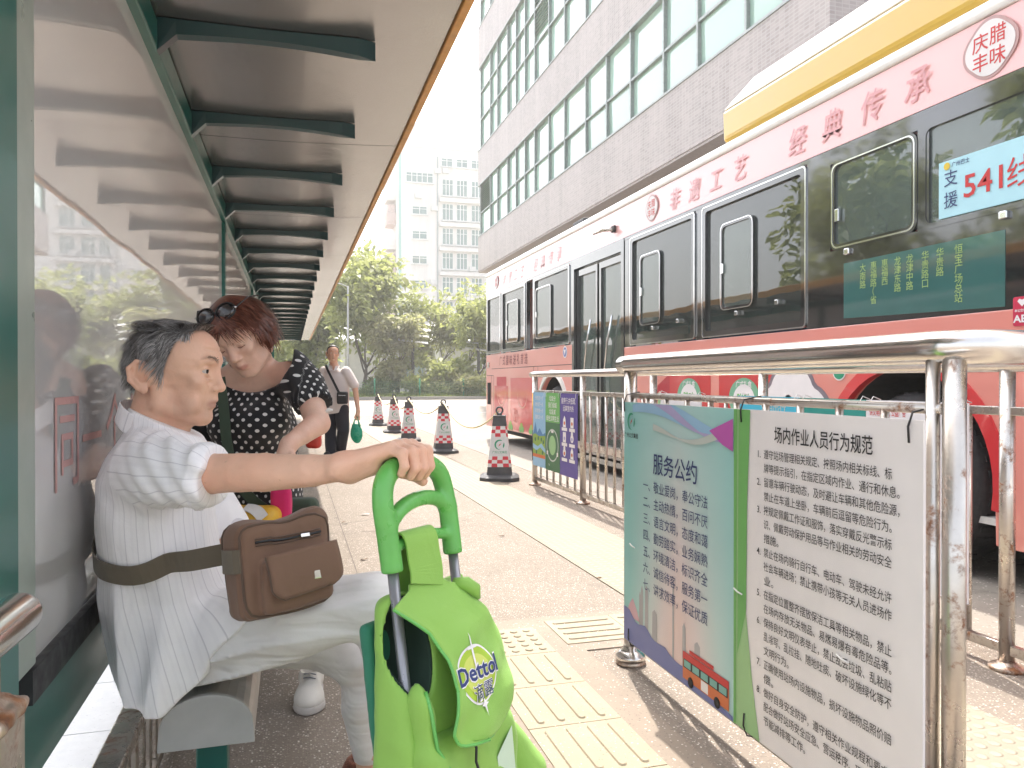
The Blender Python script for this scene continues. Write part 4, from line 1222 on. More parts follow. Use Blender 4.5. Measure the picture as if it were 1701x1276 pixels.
# boards nearer, showing mostly their tops behind the notice board
B, at, xd, L = hang_board(4.70, 4.16, 0.20, 0.955, P['offw'], 'plain pale board with a green edge left of the blue board, far railing')
mb = MB(); quad_on(mb, at, 0, 0, 0.07, 1, 0); mb.build('print', [P['lgreen']], B, fix=False)
B, at, xd, L = hang_board(3.78, 3.26, 0.20, 0.955, P['cyan'], 'bright blue board with pale lettering between the pale board and the teal board')
mb = MB(); letter(mb, '文明出行', at(0.6, 0.90), xd, YD, 0.05, 0, 0.006, align='c'); mb.build('lettering', [P['paleg']], B, fix=False)
B, at, xd, L = hang_board(3.255, 2.82, 0.20, 0.955, P['dteal'], 'dark teal board hung between the blue board and the white board')
mb = MB(); letter(mb, '绿色出行', at(0.5, 0.72), xd, YD, 0.06, 0, 0.006, align='c'); mb.build('lettering', [P['white']], B, fix=False)
B, at, xd, L = hang_board(2.815, 2.30, 0.20, 0.955, P['offw'], 'white board with small red lettering along its top, nearest on the far railing')
mb = MB(); letter(mb, '讲文明树新风 公益广告', at(0.04, 0.915), xd, YD, 0.028, 0, 0.01, width=0.2); mb.build('lettering', [P['red']], B, fix=False)

# ---------------------------------------------------------------- cones
def checker_mat():
    m, nt, b = new_mat('checker_sleeve')
    a = attr(nt)
    ch = node(nt, 'ShaderNodeTexChecker'); lk(nt, a, ch.inputs['Vector']); ch.inputs['Scale'].default_value = 1.0
    ch.inputs['Color1'].default_value = (0.62, 0.04, 0.06, 1); ch.inputs['Color2'].default_value = (0.74, 0.72, 0.70, 1)
    lk(nt, ch.outputs[0], b.inputs['Base Color']); b.inputs['Roughness'].default_value = 0.45
    return m
M['checker'] = checker_mat()
M['rubber'] = mk('black_rubber', (0.065, 0.065, 0.068), 0.55, var=0.35, scale=9)
M['sleeve'] = mk('grey_sleeve', (0.70, 0.70, 0.70), 0.35, var=0.06)
M['emblem_green'] = flat('cone_emblem_green', (0.03, 0.32, 0.16))
def cone_ring(w, z, n=6, c=0.22):
    """rounded-square ring of half width w"""
    out = []
    for q in range(4):
        a0 = q*math.pi/2
        for k in range(n+1):
            a = a0 + math.pi/2*k/n
            cx = w*(1-c)*(1 if q in (0, 3) else -1); cy = w*(1-c)*(1 if q in (0, 1) else -1)
            out.append((cx+w*c*math.cos(a), cy+w*c*math.sin(a), z))
    return out
def make_cone():
    T = empty('traffic_cone', (0, 0, 0), 'x', 'traffic cone', 'checkered cones along the kerb')
    def half(z): return 0.135 - (z-0.05)/(0.66-0.05)*(0.135-0.062)
    # base plate with cut corners and bevelled top
    mb = MB(); s = 0.205; c = 0.07
    def octo(s, c, z): return [(s, -s+c, z), (s, s-c, z), (s-c, s, z), (-s+c, s, z), (-s, s-c, z), (-s, -s+c, z), (-s+c, -s, z), (s-c, -s, z)]
    V = octo(s, c, 0) + octo(s, c, 0.038) + octo(0.165, 0.05, 0.062) + octo(0.145, 0.045, 0.066)
    Fs = [tuple(range(8))[::-1]] + [(r*8+k, r*8+(k+1) % 8, r*8+8+(k+1) % 8, r*8+8+k) for r in range(3) for k in range(8)] + [tuple(range(24, 32))]
    mb.add(V, Fs); mb.build('base', M['rubber'], T, bevel=0.004)
    def band(name, z0, z1, m_, grow, checks=0):
        mb = MB(); A = cone_ring(half(z0)+grow, z0); Bv = cone_ring(half(z1)+grow, z1); n = len(A)
        V = []; uv = []
        per = np.cumsum([0]+[math.dist(A[i][:2], A[(i+1) % n][:2]) for i in range(n)]); tot = per[-1]
        for i in range(n+1): V.append(A[i % n]); uv.append((per[i]/tot*checks*4, 0.001, 0.5))
        for i in range(n+1): V.append(Bv[i % n]); uv.append((per[i]/tot*checks*4, 2.999, 0.5))
        mb.add(V, [(i, i+1, n+2+i, n+1+i) for i in range(n)], 0, True, uv if checks else None)
        C2 = cone_ring(half(z0)-0.004, z0); D2 = cone_ring(half(z1)-0.004, z1)
        mb.add(A + C2, [(i, n+i, n+(i+1) % n, (i+1) % n) for i in range(n)]); mb.add(Bv + D2, [(i, (i+1) % n, n+(i+1) % n, n+i) for i in range(n)])
        return mb.build(name, m_, T, fix=False)
    band('skirt', 0.060, 0.145, M['rubber'], 0.0); band('checker_band', 0.146, 0.255, M['checker'], 0.003, 4)
    sl = band('sleeve', 0.256, 0.455, M['sleeve'], 0.002); band('checker_band', 0.456, 0.565, M['checker'], 0.003, 3)
    band('top', 0.566, 0.66, M['rubber'], 0.004)
    mb = MB(); mb.prism([(a, b_) for a, b_, _ in cone_ring(0.068, 0)], 'z', 0.655, 0.675); mb.lathe([(0.03, 0.67), (0.022, 0.70)], (0, 0, 0), n=14)
    mb.build('cap', M['rubber'], T, bevel=0.003)
    ring = [(0.034*math.cos(a), 0, 0.727+0.034*math.sin(a)) for a in np.linspace(0, 2*math.pi, 25)]
    MB().tube(ring, 0.009, 8).build('ring', M['rubber'], T)
    sl_ = (half(0.256)-half(0.455))/0.199
    yd = np.array([0, sl_, 1.0]); yd /= np.linalg.norm(yd)
    mb = MB(); c = (0, -(half(0.375)+0.006), 0.375)
    swirl(mb, c, (1, 0, 0), yd, 0.052, 0, 1)
    letter(mb, '广州公交集团', (0, -(half(0.29)+0.006), 0.288), (1, 0, 0), yd, 0.026, 0, 0.004, align='c', width=0.15)
    mb.build('emblem', [M['emblem_green'], P['red']], T, fix=False)
    T['half'] = 1; del T['half']
    return T
CP = [(2.10, 7.79, 'nearest checkered cone, beside the yellow banded post of the far railing'), (2.11, 10.93, 'second checkered cone counted from the yellow banded post'), (1.94, 13.16, 'third checkered cone from the yellow banded post, middle of the row'), (1.97, 15.35, 'fourth checkered cone, half hidden by the one before it'), (1.93, 17.91, 'farthest checkered cone, close to the man carrying the green bag')]
c0 = make_cone()
cones = []
for i, (x, y, lab) in enumerate(CP):
    o = c0 if i == 0 else copy_tree(c0)
    o.location = (x, y, 0); o.rotation_euler = (0, 0, -math.atan2(x, y)+0.12*(i % 2)); o['label'] = lab; cones.append(o)
M['rope'] = mk('chain_plastic', (0.62, 0.52, 0.30), 0.6, var=0.2)
def sag(a, b_, d, n=18):
    a = np.array(a, float); b_ = np.array(b_, float)
    return [a + (b_-a)*i/n - np.array([0, 0, d*4*(i/n)*(1-i/n)]) for i in range(n+1)]
for i in range(4):
    a = (CP[i][0], CP[i][1]+0.03, 0.72); b_ = (CP[i+1][0], CP[i+1][1]-0.03, 0.72)
    o = MB().tube(sag(a, b_, 0.26 if i == 0 else 0.2), 0.010, 8).build('barrier_rope', M['rope'], origin=a)
    tag(o, ('slack pale rope between the nearest cone and the second cone', 'slack pale rope between the second cone and the third cone', 'slack rope between the third and the fourth cone', 'slack rope between the two farthest cones')[i], 'rope', 'ropes strung between the cones')
# ---------------------------------------------------------------- the bus
BX = 3.35; BR = 13.33; BF = 1.05
BUS = empty('city_bus', (4.6, 7.2, 0), 'red city bus with black window belt and yellow roof fairing', 'bus')
def car_paint(name, c, coat=1.0, rough=0.3):
    m, nt, b = new_mat(name)
    co = ocoord(nt)
    d = noise(nt, co, 1.7, 6, 0.7)
    lk(nt, mixc(nt, ramp(nt, d, [(0.45, (0, 0, 0)), (0.8, (0.22, 0.22, 0.22))]), c, tuple(x*0.75+0.10 for x in c)), b.inputs['Base Color'])
    b.inputs['Roughness'].default_value = rough; b.inputs['Coat Weight'].default_value = coat; b.inputs['Coat Roughness'].default_value = 0.06
    bump(nt, b, noise(nt, co, 1.1, 2), 0.02, 0.06)
    return m
M['bus_red'] = car_paint('bus_red', (0.76, 0.27, 0.22)); M['bus_red_skylit'] = car_paint('bus_red_skylit', (0.80, 0.44, 0.42))  # upper band is the same red, paled in colour for reflected sky and haze
M['bus_deep'] = car_paint('bus_deep_red', (0.60, 0.025, 0.03)); M['bus_white'] = car_paint('bus_white', (0.74, 0.72, 0.69))
M['bus_yellow'] = car_paint('bus_yellow', (0.62, 0.40, 0.06)); M['bus_black'] = mk('bus_black', (0.014, 0.015, 0.016), 0.12, var=0.2, coat=1.0, rvar=0.05); M['bus_black'].node_tree.nodes['Principled BSDF'].inputs['Coat IOR'].default_value = 1.9
M['tyre'] = mk('tyre', (0.028, 0.028, 0.030), 0.75, var=0.25, bmp=0.3)
M['chrome'] = steel('chrome', (0.78, 0.78, 0.78), 0.10)
M['bus_dark'] = mk('arch_lining', (0.02, 0.02, 0.02), 0.9)
def bus_glass(name, tint, alpha, pale_veil):  # pale base colour stands in for grey reflections and the lit interior
    m, nt, b = new_mat(name)
    lk(nt, mixc(nt, noise(nt, gcoord(nt), 2.5, 6, 0.7), mul(pale_veil, 0.6), mul(pale_veil, 1.4)), b.inputs['Base Color']); b.inputs['Roughness'].default_value = 0.015
    b.inputs['IOR'].default_value = 1.6; b.inputs['Specular IOR Level'].default_value = 0.8
    g = gcoord(nt); bump(nt, b, noise(nt, g, 1.6, 2), 0.03, 0.10)
    tr = node(nt, 'ShaderNodeBsdfTransparent'); tr.inputs[0].default_value = (*tint, 1)
    gl = node(nt, 'ShaderNodeBsdfGlossy'); gl.inputs['Roughness'].default_value = 0.01
    bp = b.inputs['Normal'].links[0].from_node; lk(nt, bp.outputs[0], gl.inputs['Normal'])
    fr = node(nt, 'ShaderNodeFresnel'); fr.inputs['IOR'].default_value = 2.1; lk(nt, bp.outputs[0], fr.inputs['Normal'])
    m1 = node(nt, 'ShaderNodeMixShader'); m1.inputs[0].default_value = alpha
    lk(nt, b.outputs[0], m1.inputs[1]); 
    m2 = node(nt, 'ShaderNodeMixShader'); lk(nt, fr.outputs[0], m2.inputs[0]); lk(nt, tr.outputs[0], m2.inputs[1]); lk(nt, gl.outputs[0], m2.inputs[2])
    lk(nt, m2.outputs[0], m1.inputs[2])
    lk(nt, m1.outputs[0], nt.nodes['Material Output'].inputs[0])
    return m
M['bus_glass'] = bus_glass('dark_bus_glass', (0.42, 0.52, 0.47), 0.88, (0.26, 0.31, 0.29))
M['bus_glass_light'] = bus_glass('green_bus_glass', (0.66, 0.80, 0.73), 0.80, (0.40, 0.50, 0.45))
M['seat_blue'] = mk('bus_seat', (0.05, 0.09, 0.14), 0.7); M['bus_inner'] = mk('bus_interior', (0.66, 0.67, 0.65), 0.6)
M['yellow_pole'] = mk('hand_pole', (0.60, 0.42, 0.05), 0.35)

def arch_outline(y0, y1, z0, z1, arches):
    """lower side outline with round wheel arches, in (y, z)"""
    pts = [(y1, z1), (y0, z1), (y0, z0)]
    for (yc, r, zc) in sorted(arches):
        a0 = math.asin(min(1, (z0-zc)/r)) if z0 > zc else 0
        pts.append((yc - r*math.cos(a0), z0))
        for k in range(1, 20):
            a = math.pi - a0 - (math.pi-2*a0)*k/20
            pts.append((yc + r*math.cos(a), zc + r*math.sin(a)))
        pts.append((yc + r*math.cos(a0), z0))
    pts.append((y1, z0))
    return pts
FW, RW = 3.60, 9.72
def side(name, pts, m_, x0=BX, x1=BX+0.06, par=BUS, bevel=0.0):
    return MB().prism(pts, 'x', x0, x1).build(name, m_, par, bevel=bevel)
side('side_panel', arch_outline(BF, 7.42, 0.22, 1.385, [(FW, 0.60, 0.52)]), M['bus_red'], bevel=0.006)
side('side_panel', arch_outline(8.97, BR, 0.24, 1.485, [(RW, 0.60, 0.50)]), M['bus_red'], bevel=0.006)
for yc in (FW, RW):
    mb = MB()
    for k in range(24):
        a0, a1 = math.pi*(-0.06+1.12*k/24), math.pi*(-0.06+1.12*(k+1)/24)
        q = []
        for a in (a0, a1):
            for r in (0.60, 0.675): q.append((yc+r*math.cos(a), 0.51+r*math.sin(a)))
        V = [(BX-0.018, *q[0]), (BX-0.010, *q[1]), (BX-0.010, *q[3]), (BX-0.018, *q[2]), (BX+0.03, *q[0]), (BX+0.03, *q[1]), (BX+0.03, *q[3]), (BX+0.03, *q[2])]
        mb.add(V, [(0, 1, 2, 3), (1, 5, 6, 2), (0, 3, 7, 4)])
    mb.build('arch_trim', M['bus_deep'] if yc == FW else M['bus_white'], BUS)
    mb = MB()
    for k in range(24):
        a0, a1 = math.pi*(-0.06+1.12*k/24), math.pi*(-0.06+1.12*(k+1)/24)
        V = []
        for a in (a0, a1): V += [(BX+0.05, yc+0.61*math.cos(a), 0.51+0.61*math.sin(a)), (BX+0.62, yc+0.61*math.cos(a), 0.51+0.61*math.sin(a))]
        mb.add(V, [(0, 1, 3, 2)])
    mb.box((BX+0.62, yc-0.61, 0.1), (BX+0.63, yc+0.61, 1.13)); mb.build('arch_lining', M['bus_dark'], BUS)
    w = empty('wheel', (BX+0.18, yc, 0.485), None, None); del_ = [w.pop(k) for k in ('label', 'category') if k in w]
    w.parent = BUS; w.location = Vector((BX+0.18, yc, 0.485)) - BUS.location
    for xo in (0.0,):
        pr_ = [(0.30, -0.10), (0.335, -0.125), (0.42, -0.135), (0.465, -0.125), (0.482, -0.095), (0.484, 0.12), (0.46, 0.15), (0.30, 0.15)]
        ty = MB().lathe(pr_, (BX+0.18, yc, 0.485), 'x', 48)
        for k in range(40):
            a = 2*math.pi*k/40; c = (BX+0.18-0.03, yc+0.484*math.cos(a), 0.485+0.484*math.sin(a))
            ty.obox(c, (0.06, 0, 0), (0, 0.006*math.cos(a), 0.006*math.sin(a)), (0, -0.016*math.sin(a), 0.016*math.cos(a)))
        ty.build('tyre', M['tyre'], w)
        MB().lathe([(0.30, -0.09), (0.28, -0.085), (0.26, -0.03), (0.17, -0.02), (0.15, -0.07), (0.09, -0.09), (0.085, -0.12), (0.0, -0.125)], (BX+0.18, yc, 0.485), 'x', 32).build('rim', M['steel_worn'], w)
# window belt: black backing cut into pillars, head and sill
wins = [(4.46, 5.82), (5.95, 7.26)]
MB().box((BX+0.004, BF, 1.386), (BX+0.06, 2.80, 2.498)).build('belt_panel', M['bus_black'], BUS)
mb = MB()
mb.box((BX, 2.80, 1.386), (BX+0.055, 4.455, 1.87)); mb.box((BX, 2.80, 2.43), (BX+0.055, 4.455, 2.498))
mb.box((BX, 4.22, 1.87), (BX+0.055, 4.455, 2.43)); mb.box((BX, 3.42, 1.87), (BX+0.055, 3.50, 2.43))
mb.build('belt_panel', M['bus_black'], BUS)
mb = MB()
for (a, b_) in ((5.825, 5.945), (7.265, 7.42)): mb.box((BX+0.004, a, 1.386), (BX+0.06, b_, 2.498))
mb.build('pillar', M['bus_black'], BUS)
mb = MB()
for (a, b_) in ((8.97, 9.06), (10.52, 10.60), (12.26, 12.34), (10.90, 10.96)): mb.box((BX+0.004, a, 1.486), (BX+0.06, b_, 2.498))
mb.box((BX+0.004, 13.26, 1.486), (BX+0.06, BR, 2.498)); mb.build('pillar', M['bus_black'], BUS)
def rrect(y0, y1, z0, z1, r, n=5):
    o = []
    for (cy, cz, a0) in ((y1-r, z1-r, 0), (y0+r, z1-r, 90), (y0+r, z0+r, 180), (y1-r, z0+r, 270)):
        for k in range(n+1):
            a = math.radians(a0+90*k/n); o.append((cy+r*math.cos(a), cz+r*math.sin(a)))
    return o
def frame(mb, outer, inner, x0, x1):
    n = len(outer); V = [(x0, *p) for p in outer] + [(x0, *p) for p in inner] + [(x1, *p) for p in outer] + [(x1, *p) for p in inner]
    Fs = []
    for i in range(n):
        j = (i+1) % n
        Fs += [(i, j, n+j, n+i), (n+i, n+j, 3*n+j, 3*n+i), (i, 2*n+i, 2*n+j, j)]
    mb.add(V, Fs)
def window(y0, y1, z0, z1, slider=None, fm=None, light=False):
    """fixed pane, surround, and (optionally) a framed sliding pane with a latch"""
    w = MB().prism([(y0+0.008, z0+0.008), (y1-0.008, z0+0.008), (y1-0.008, z1-0.008), (y0+0.008, z1-0.008)], 'x', BX+0.018, BX+0.024).build('window', M['bus_glass_light'] if light else M['bus_glass'], BUS)
    mb = MB(); frame(mb, rrect(y0, y1, z0, z1, 0.03), rrect(y0+0.05, y1-0.05, z0+0.05, z1-0.04, 0.03), BX-0.008, BX+0.03); mb.build('frame', fm or M['bus_black'], w)
    mb = MB(); frame(mb, rrect(y0-0.004, y1+0.004, z0-0.004, z1+0.004, 0.03), rrect(y0+0.006, y1-0.006, z0+0.006, z1-0.006, 0.03), BX-0.011, BX); mb.build('trim', M['chrome'], w)
    if slider:
        a, b_, c_, d_ = slider
        MB().prism(rrect(a, b_, c_, d_, 0.05), 'x', BX+0.006, BX+0.012).build('sliding_pane', M['bus_glass_light'], w)
        mb = MB(); frame(mb, rrect(a-0.014, b_+0.014, c_-0.014, d_+0.014, 0.06), rrect(a+0.006, b_-0.006, c_+0.006, d_-0.006, 0.045), BX-0.006, BX+0.014); mb.build('pane_frame', M['bus_black'], w)
        mb = MB(); frame(mb, rrect(a-0.018, b_+0.018, c_-0.018, d_+0.018, 0.062), rrect(a-0.011, b_+0.011, c_-0.011, d_+0.011, 0.058), BX-0.008, BX); mb.build('pane_trim', M['chrome'], w)
        MB().box((BX-0.012, b_-0.03, (c_+d_)/2-0.05), (BX+0.006, b_+0.005, (c_+d_)/2+0.03)).build('latch', M['chrome'], w, bevel=0.003)
    return w
window(4.46, 5.82, 1.40, 2.49, (5.10, 5.52, 1.62, 2.28)); window(5.95, 7.26, 1.40, 2.49, (6.62, 7.02, 1.60, 2.26))
window(4.56, 4.98, 1.62, 2.28, None) if False else None
window(9.06, 10.52, 1.50, 2.49, (9.80, 10.42, 1.64, 2.32)); window(10.96, 12.26, 1.50, 2.49, (11.35, 11.95, 1.66, 2.28)); window(12.34, 13.26, 1.50, 2.49)
# front section: two smaller rounded panes, LED panel under them
w = MB().prism(rrect(3.53, 4.19, 1.895, 2.42, 0.05), 'x', BX+0.012, BX+0.018).build('window', M['bus_glass_light'], BUS)
mb = MB(); frame(mb, rrect(3.50, 4.22, 1.87, 2.43, 0.06), rrect(3.54, 4.18, 1.905, 2.41, 0.045), BX-0.004, BX+0.02); mb.build('pane_frame', M['bus_black'], w)
mb = MB(); frame(mb, rrect(3.515, 4.205, 1.88, 2.42, 0.055), rrect(3.525, 4.195, 1.89, 2.412, 0.05), BX-0.007, BX); mb.build('pane_trim', M['chrome'], w)
MB().box((BX-0.014, 4.13, 2.05), (BX+0.006, 4.165, 2.13)).build('latch', M['chrome'], w, bevel=0.003)
w = MB().prism(rrect(2.72, 3.45, 1.88, 2.425, 0.05), 'x', BX+0.012, BX+0.018).build('window', M['bus_glass_light'], BUS)
mb = MB(); frame(mb, rrect(2.70, 3.47, 1.865, 2.435, 0.06), rrect(2.74, 3.44, 1.895, 2.415, 0.045), BX-0.004, BX+0.02); mb.build('pane_frame', M['bus_black'], w)
for y in (4.05, 2.95): MB().box((BX-0.022, y-0.022, 1.825), (BX+0.0, y+0.022, 1.865)).build('latch', M['chrome'], BUS, bevel=0.006)
for (y, z) in ((5.30, 1.565), (4.78, 1.60), (6.75, 1.545), (6.25, 1.575)): MB().box((BX-0.016, y-0.02, z-0.018), (BX+0.016, y+0.02, z+0.018)).build('latch', M['chrome'], BUS, bevel=0.005)
mb = MB(); mb.prism([(2.95, 1.40), (4.09, 1.43), (4.09, 1.775), (2.95, 1.775)], 'x', BX-0.003, BX+0.0)
led = mb.build('route_display', flat('display_glass', (0.05, 0.145, 0.135), 0.06, coat=1.0), BUS)
mb = MB()
cols = [('恒宝广场总站', 3.22), ('华贵路', 3.34), ('华贵路口', 3.44), ('龙津中路', 3.55), ('龙津东路', 3.64), ('惠福西', 3.74), ('惠福路（省', 3.83), ('大南路', 3.92)]
for s, y in cols: letter(mb, s, (BX-0.005, y, 1.705), XD, YD, 0.05, 0, 0.0, vertical=True, step=1.02, align='c')
mb.build('lettering', flat('led_text', (0.34, 0.50, 0.16)), led, fix=False)
# route card behind the glass
rc = MB().prism([(2.55, 1.905), (3.355, 1.905), (3.355, 2.205), (2.55, 2.205)], 'x', BX+0.002, BX+0.008).build('route_card', flat('card_blue', (0.42, 0.70, 0.78)), BUS)
mb = MB()
letter(mb, '支', (BX-0.001, 3.275, 2.075), XD, YD, 0.085, 0, 0.0, align='c'); letter(mb, '援', (BX-0.001, 3.275, 1.96), XD, YD, 0.085, 0, 0.0, align='c')
letter(mb, '541', (BX-0.001, 3.20, 1.985), XD, YD, 0.15, 1, 0.012, width=0.235); letter(mb, '线', (BX-0.001, 2.95, 1.98), XD, YD, 0.15, 1, 0.0)
mb.lathe([(0.02, 0), (0.02, -0.001)], (BX-0.0005, 3.30, 2.176), 'x', 14, 2); letter(mb, '广州巴士', (BX-0.001, 3.27, 2.165), XD, YD, 0.026, 0, 0.01)
mb.build('lettering', [M['navy_ink'], P['red'], P['yellow']], rc, fix=False)
ae = MB().prism(rrect(2.74, 2.905, 1.30, 1.44, 0.012), 'x', BX-0.004, BX-0.0005).build('rescue_sticker', flat('sticker_red', (0.56, 0.02, 0.07)), BUS)
mb = MB(); letter(mb, 'AED', (BX-0.006, 2.90, 1.318), XD, YD, 0.045, 0, 0.03, width=0.11); letter(mb, '本公交车配备', (BX-0.006, 2.895, 1.368), XD, YD, 0.014, 0, 0.02)
poly = [(2.855, 1.392), (2.83, 1.418), (2.84, 1.43), (2.855, 1.424), (2.87, 1.43), (2.88, 1.418)]
mb.add([(BX-0.006, y, z) for y, z in poly], [tuple(range(6))]); mb.box((BX-0.0065, 2.78, 1.408), (BX-0.006, 2.832, 1.411)); mb.build('lettering', P['white'], ae, fix=False)
# door
D = MB().prism([(7.45, 0.30), (8.94, 0.30), (8.94, 2.44), (7.45, 2.44)], 'x', BX+0.060, BX+0.066).build('door', M['bus_glass_light'], BUS)
mb = MB(); frame(mb, [(7.425, 0.10), (8.965, 0.10), (8.965, 2.53), (7.425, 2.53)], [(7.50, 0.16), (8.90, 0.16), (8.90, 2.40), (7.50, 2.40)], BX-0.004, BX+0.08); mb.build('door_frame', M['bus_black'], D)
for (a, b_) in ((7.52, 8.17), (8.23, 8.88)):
    mb = MB(); frame(mb, [(a, 0.18), (b_, 0.18), (b_, 2.38), (a, 2.38)], [(a+0.05, 0.25), (b_-0.05, 0.25), (b_-0.05, 2.31), (a+0.05, 2.31)], BX+0.03, BX+0.07); mb.build('door_leaf', M['bus_black'], D)
MB().tube([(BX+0.02, 8.62, 1.10), (BX+0.01, 8.52, 1.45), (BX+0.02, 8.40, 1.75)], 0.012, 8).build('handle', M['chrome'], D)
MB().tube([(BX+0.02, 7.78, 1.75), (BX+0.01, 7.90, 1.45), (BX+0.02, 8.0, 1.10)], 0.012, 8).build('handle', M['chrome'], D)
MB().box((BX-0.002, 7.45, 0.22), (BX+0.12, 8.94, 0.30)).build('step', M['steel_worn'], BUS)
# upper band, cornice, roof
MB().prism([(BX-0.004, 2.53), (BX+0.06, 2.53), (BX+0.06, 2.86), (BX+0.01, 2.86)], 'y', BF, BR).build('upper_band', M['bus_red_skylit'], BUS)
MB().prism([(BX+0.001, 2.499), (BX+0.06, 2.499), (BX+0.06, 2.529), (BX+0.001, 2.529)], 'y', BF, BR).build('rain_strip', M['bus_black'], BUS)
pr_ = [(BX-0.004, 2.862), (BX-0.012, 2.90), (BX+0.02, 2.945), (BX+0.12, 2.985), (BX+0.5, 3.03), (BX+1.25, 3.05), (BX+2.0, 3.03), (BX+2.4, 2.985), (BX+2.5, 2.9), (BX+2.5, 2.862)]
MB().prism(pr_, 'y', BF-0.02, BR+0.02, 0, False).build('roof', M['bus_white'], BUS, bevel=0.012)
mb = MB()
mb.box((BX+0.062, BR-0.06, 0.25), (BX+2.44, BR, 2.861)); mb.build('rear_wall', M['bus_red'], BUS, bevel=0.02)
MB().box((BX+0.062, BF, 0.25), (BX+2.44, BF+0.06, 2.861)).build('front_wall', M['bus_red'], BUS, bevel=0.02)
mb = MB(); mb.box((BX+2.44, BF, 0.25), (BX+2.5, BR, 1.45)); mb.box((BX+2.44, BF, 2.45), (BX+2.5, BR, 2.861))
for y in (BF, 2.6, 4.1, 5.6, 7.1, 8.6, 10.1, 11.6, 13.2): mb.box((BX+2.44, y, 1.45), (BX+2.5, y+0.12, 2.45))
mb.build('far_side', M['bus_red'], BUS)
MB().box((BX+0.07, BF+0.07, 0.305), (BX+2.43, BR-0.07, 0.34)).build('floor', M['bus_inner'], BUS)
MB().box((BX+0.065, BF+0.07, 2.70), (BX+2.43, BR-0.07, 2.72)).build('ceiling', M['bus_inner'], BUS)
MB().box((BX+0.1, BF+0.3, 0.10), (BX+2.4, 2.9, 0.30)).build('underbody', M['bus_dark'], BUS)
for a, b_ in ((4.3, 8.9), (10.5, BR-0.2)): MB().box((BX+0.1, a, 0.16), (BX+2.4, b_, 0.30)).build('underbody', M['bus_dark'], BUS)
for y in (4.7, 5.6, 6.5, 9.7, 10.6, 11.5, 12.4):
    for x in (BX+0.25, BX+1.6):
        mb = MB(); mb.box((x, y-0.22, 0.75), (x+0.75, y+0.2, 0.85)); mb.box((x, y+0.16, 0.85), (x+0.75, y+0.24, 1.55)); mb.box((x+0.2, y-0.1, 0.342), (x+0.5, y+0.1, 0.75)); mb.build('passenger_seat', M['seat_blue'], BUS, bevel=0.02)
for (x, y) in ((BX+0.4, 7.4), (BX+0.4, 9.0), (BX+1.2, 8.2), (BX+1.0, 5.1), (BX+1.0, 11)):
    MB().tube([(x, y, 0.34), (x, y, 2.70)], 0.017, 8).build('hand_pole', M['yellow_pole'], BUS)
MB().tube([(BX+0.8, 1.5, 2.3), (BX+0.8, 13, 2.3)], 0.017, 8).build('hand_rail', M['yellow_pole'], BUS)
# roof fairing
mb = MB()
prof = [(BX+0.10, 2.965), (BX+0.07, 3.17), (BX+0.10, 3.20)]
mb.prism([(BX+0.09, 2.965), (BX+0.055, 3.00), (BX+0.045, 3.235), (BX+2.45, 3.235), (BX+2.43, 2.965)], 'y', 1.3, 5.60); f1 = mb.build('roof_fairing', M['bus_yellow'], BUS, bevel=0.03)
mb = MB(); q = []
V = []
for (y, z, i) in ((5.60, 3.237, 0.0), (5.28, 3.42, 0.09), (1.65, 3.44, 0.09), (1.3, 3.237, 0.0)): V += [(BX+0.045+i, y, z), (BX+2.45-i, y, z)]
mb.add(V, [(0, 1, 3, 2), (2, 3, 5, 4), (4, 5, 7, 6), (0, 2, 4, 6), (1, 7, 5, 3), (0, 6, 7, 1)]); mb.build('fairing_top', M['bus_white'], f1, bevel=0.02)
# writing on the upper band
M['band_ink'] = flat('band_ink', (0.62, 0.27, 0.28), 0.4, coat=0.6)
mb = MB()
def band_text(s, y_start, step, h, z, sh=0.12):
    for i, ch in enumerate(s):
        if ch != ' ': letter(mb, ch, (BX-0.007, y_start-step*i, z), XD, YD, h, 0, 0.008, sh, 0.92, 'c')
band_text('非遗工艺 经典传承', 6.32, 0.352, 0.19, 2.605)
band_text('非遗工艺 经典传承', 12.15, 0.335, 0.19, 2.605)
mb.build('band_lettering', M['band_ink'], BUS, fix=False)
mb = MB()
for i, ch in enumerate('广式腊味送礼首选'): letter(mb, ch, (BX-0.004, 12.35-0.205*i, 1.30), XD, YD, 0.16, 0, 0.01, 0.1, 0.9, 'c')
mb.build('side_lettering', flat('dark_red_ink', (0.20, 0.01, 0.015)), BUS, fix=False)
def badge(y, z, r, txt=True):
    A = []; 
    for k in range(48):
        a = 2*math.pi*k/48; q = r*(1+0.09*abs(math.cos(2*a))**1.5); A.append((y+q*math.cos(a)*1.05, z+q*math.sin(a)))
    b0 = MB().prism([(y+(a-y)*1.12, z+(b_-z)*1.12) for a, b_ in A], 'x', BX-0.0075, BX-0.0045).build('badge', flat('badge_rim', (0.45, 0.28, 0.27)), BUS)
    MB().prism(A, 'x', BX-0.0095, BX-0.0076).build('badge_face', flat('badge_white', (0.70, 0.67, 0.66)), b0)
    mb = MB(); s = r*0.72
    for ch, dy, dz in (('庆', 0.42, 0.05), ('丰', 0.42, -0.75), ('腊', -0.38, 0.12), ('味', -0.38, -0.72)):
        letter(mb, ch, (BX-0.0105, y+dy*r, z+dz*r), XD, YD, s, 0, 0.006, align='c')
    mb.build('badge_lettering', P['red'], b0, fix=False)
badge(3.035, 2.695, 0.125); badge(6.77, 2.70, 0.105); badge(12.60, 2.70, 0.095)
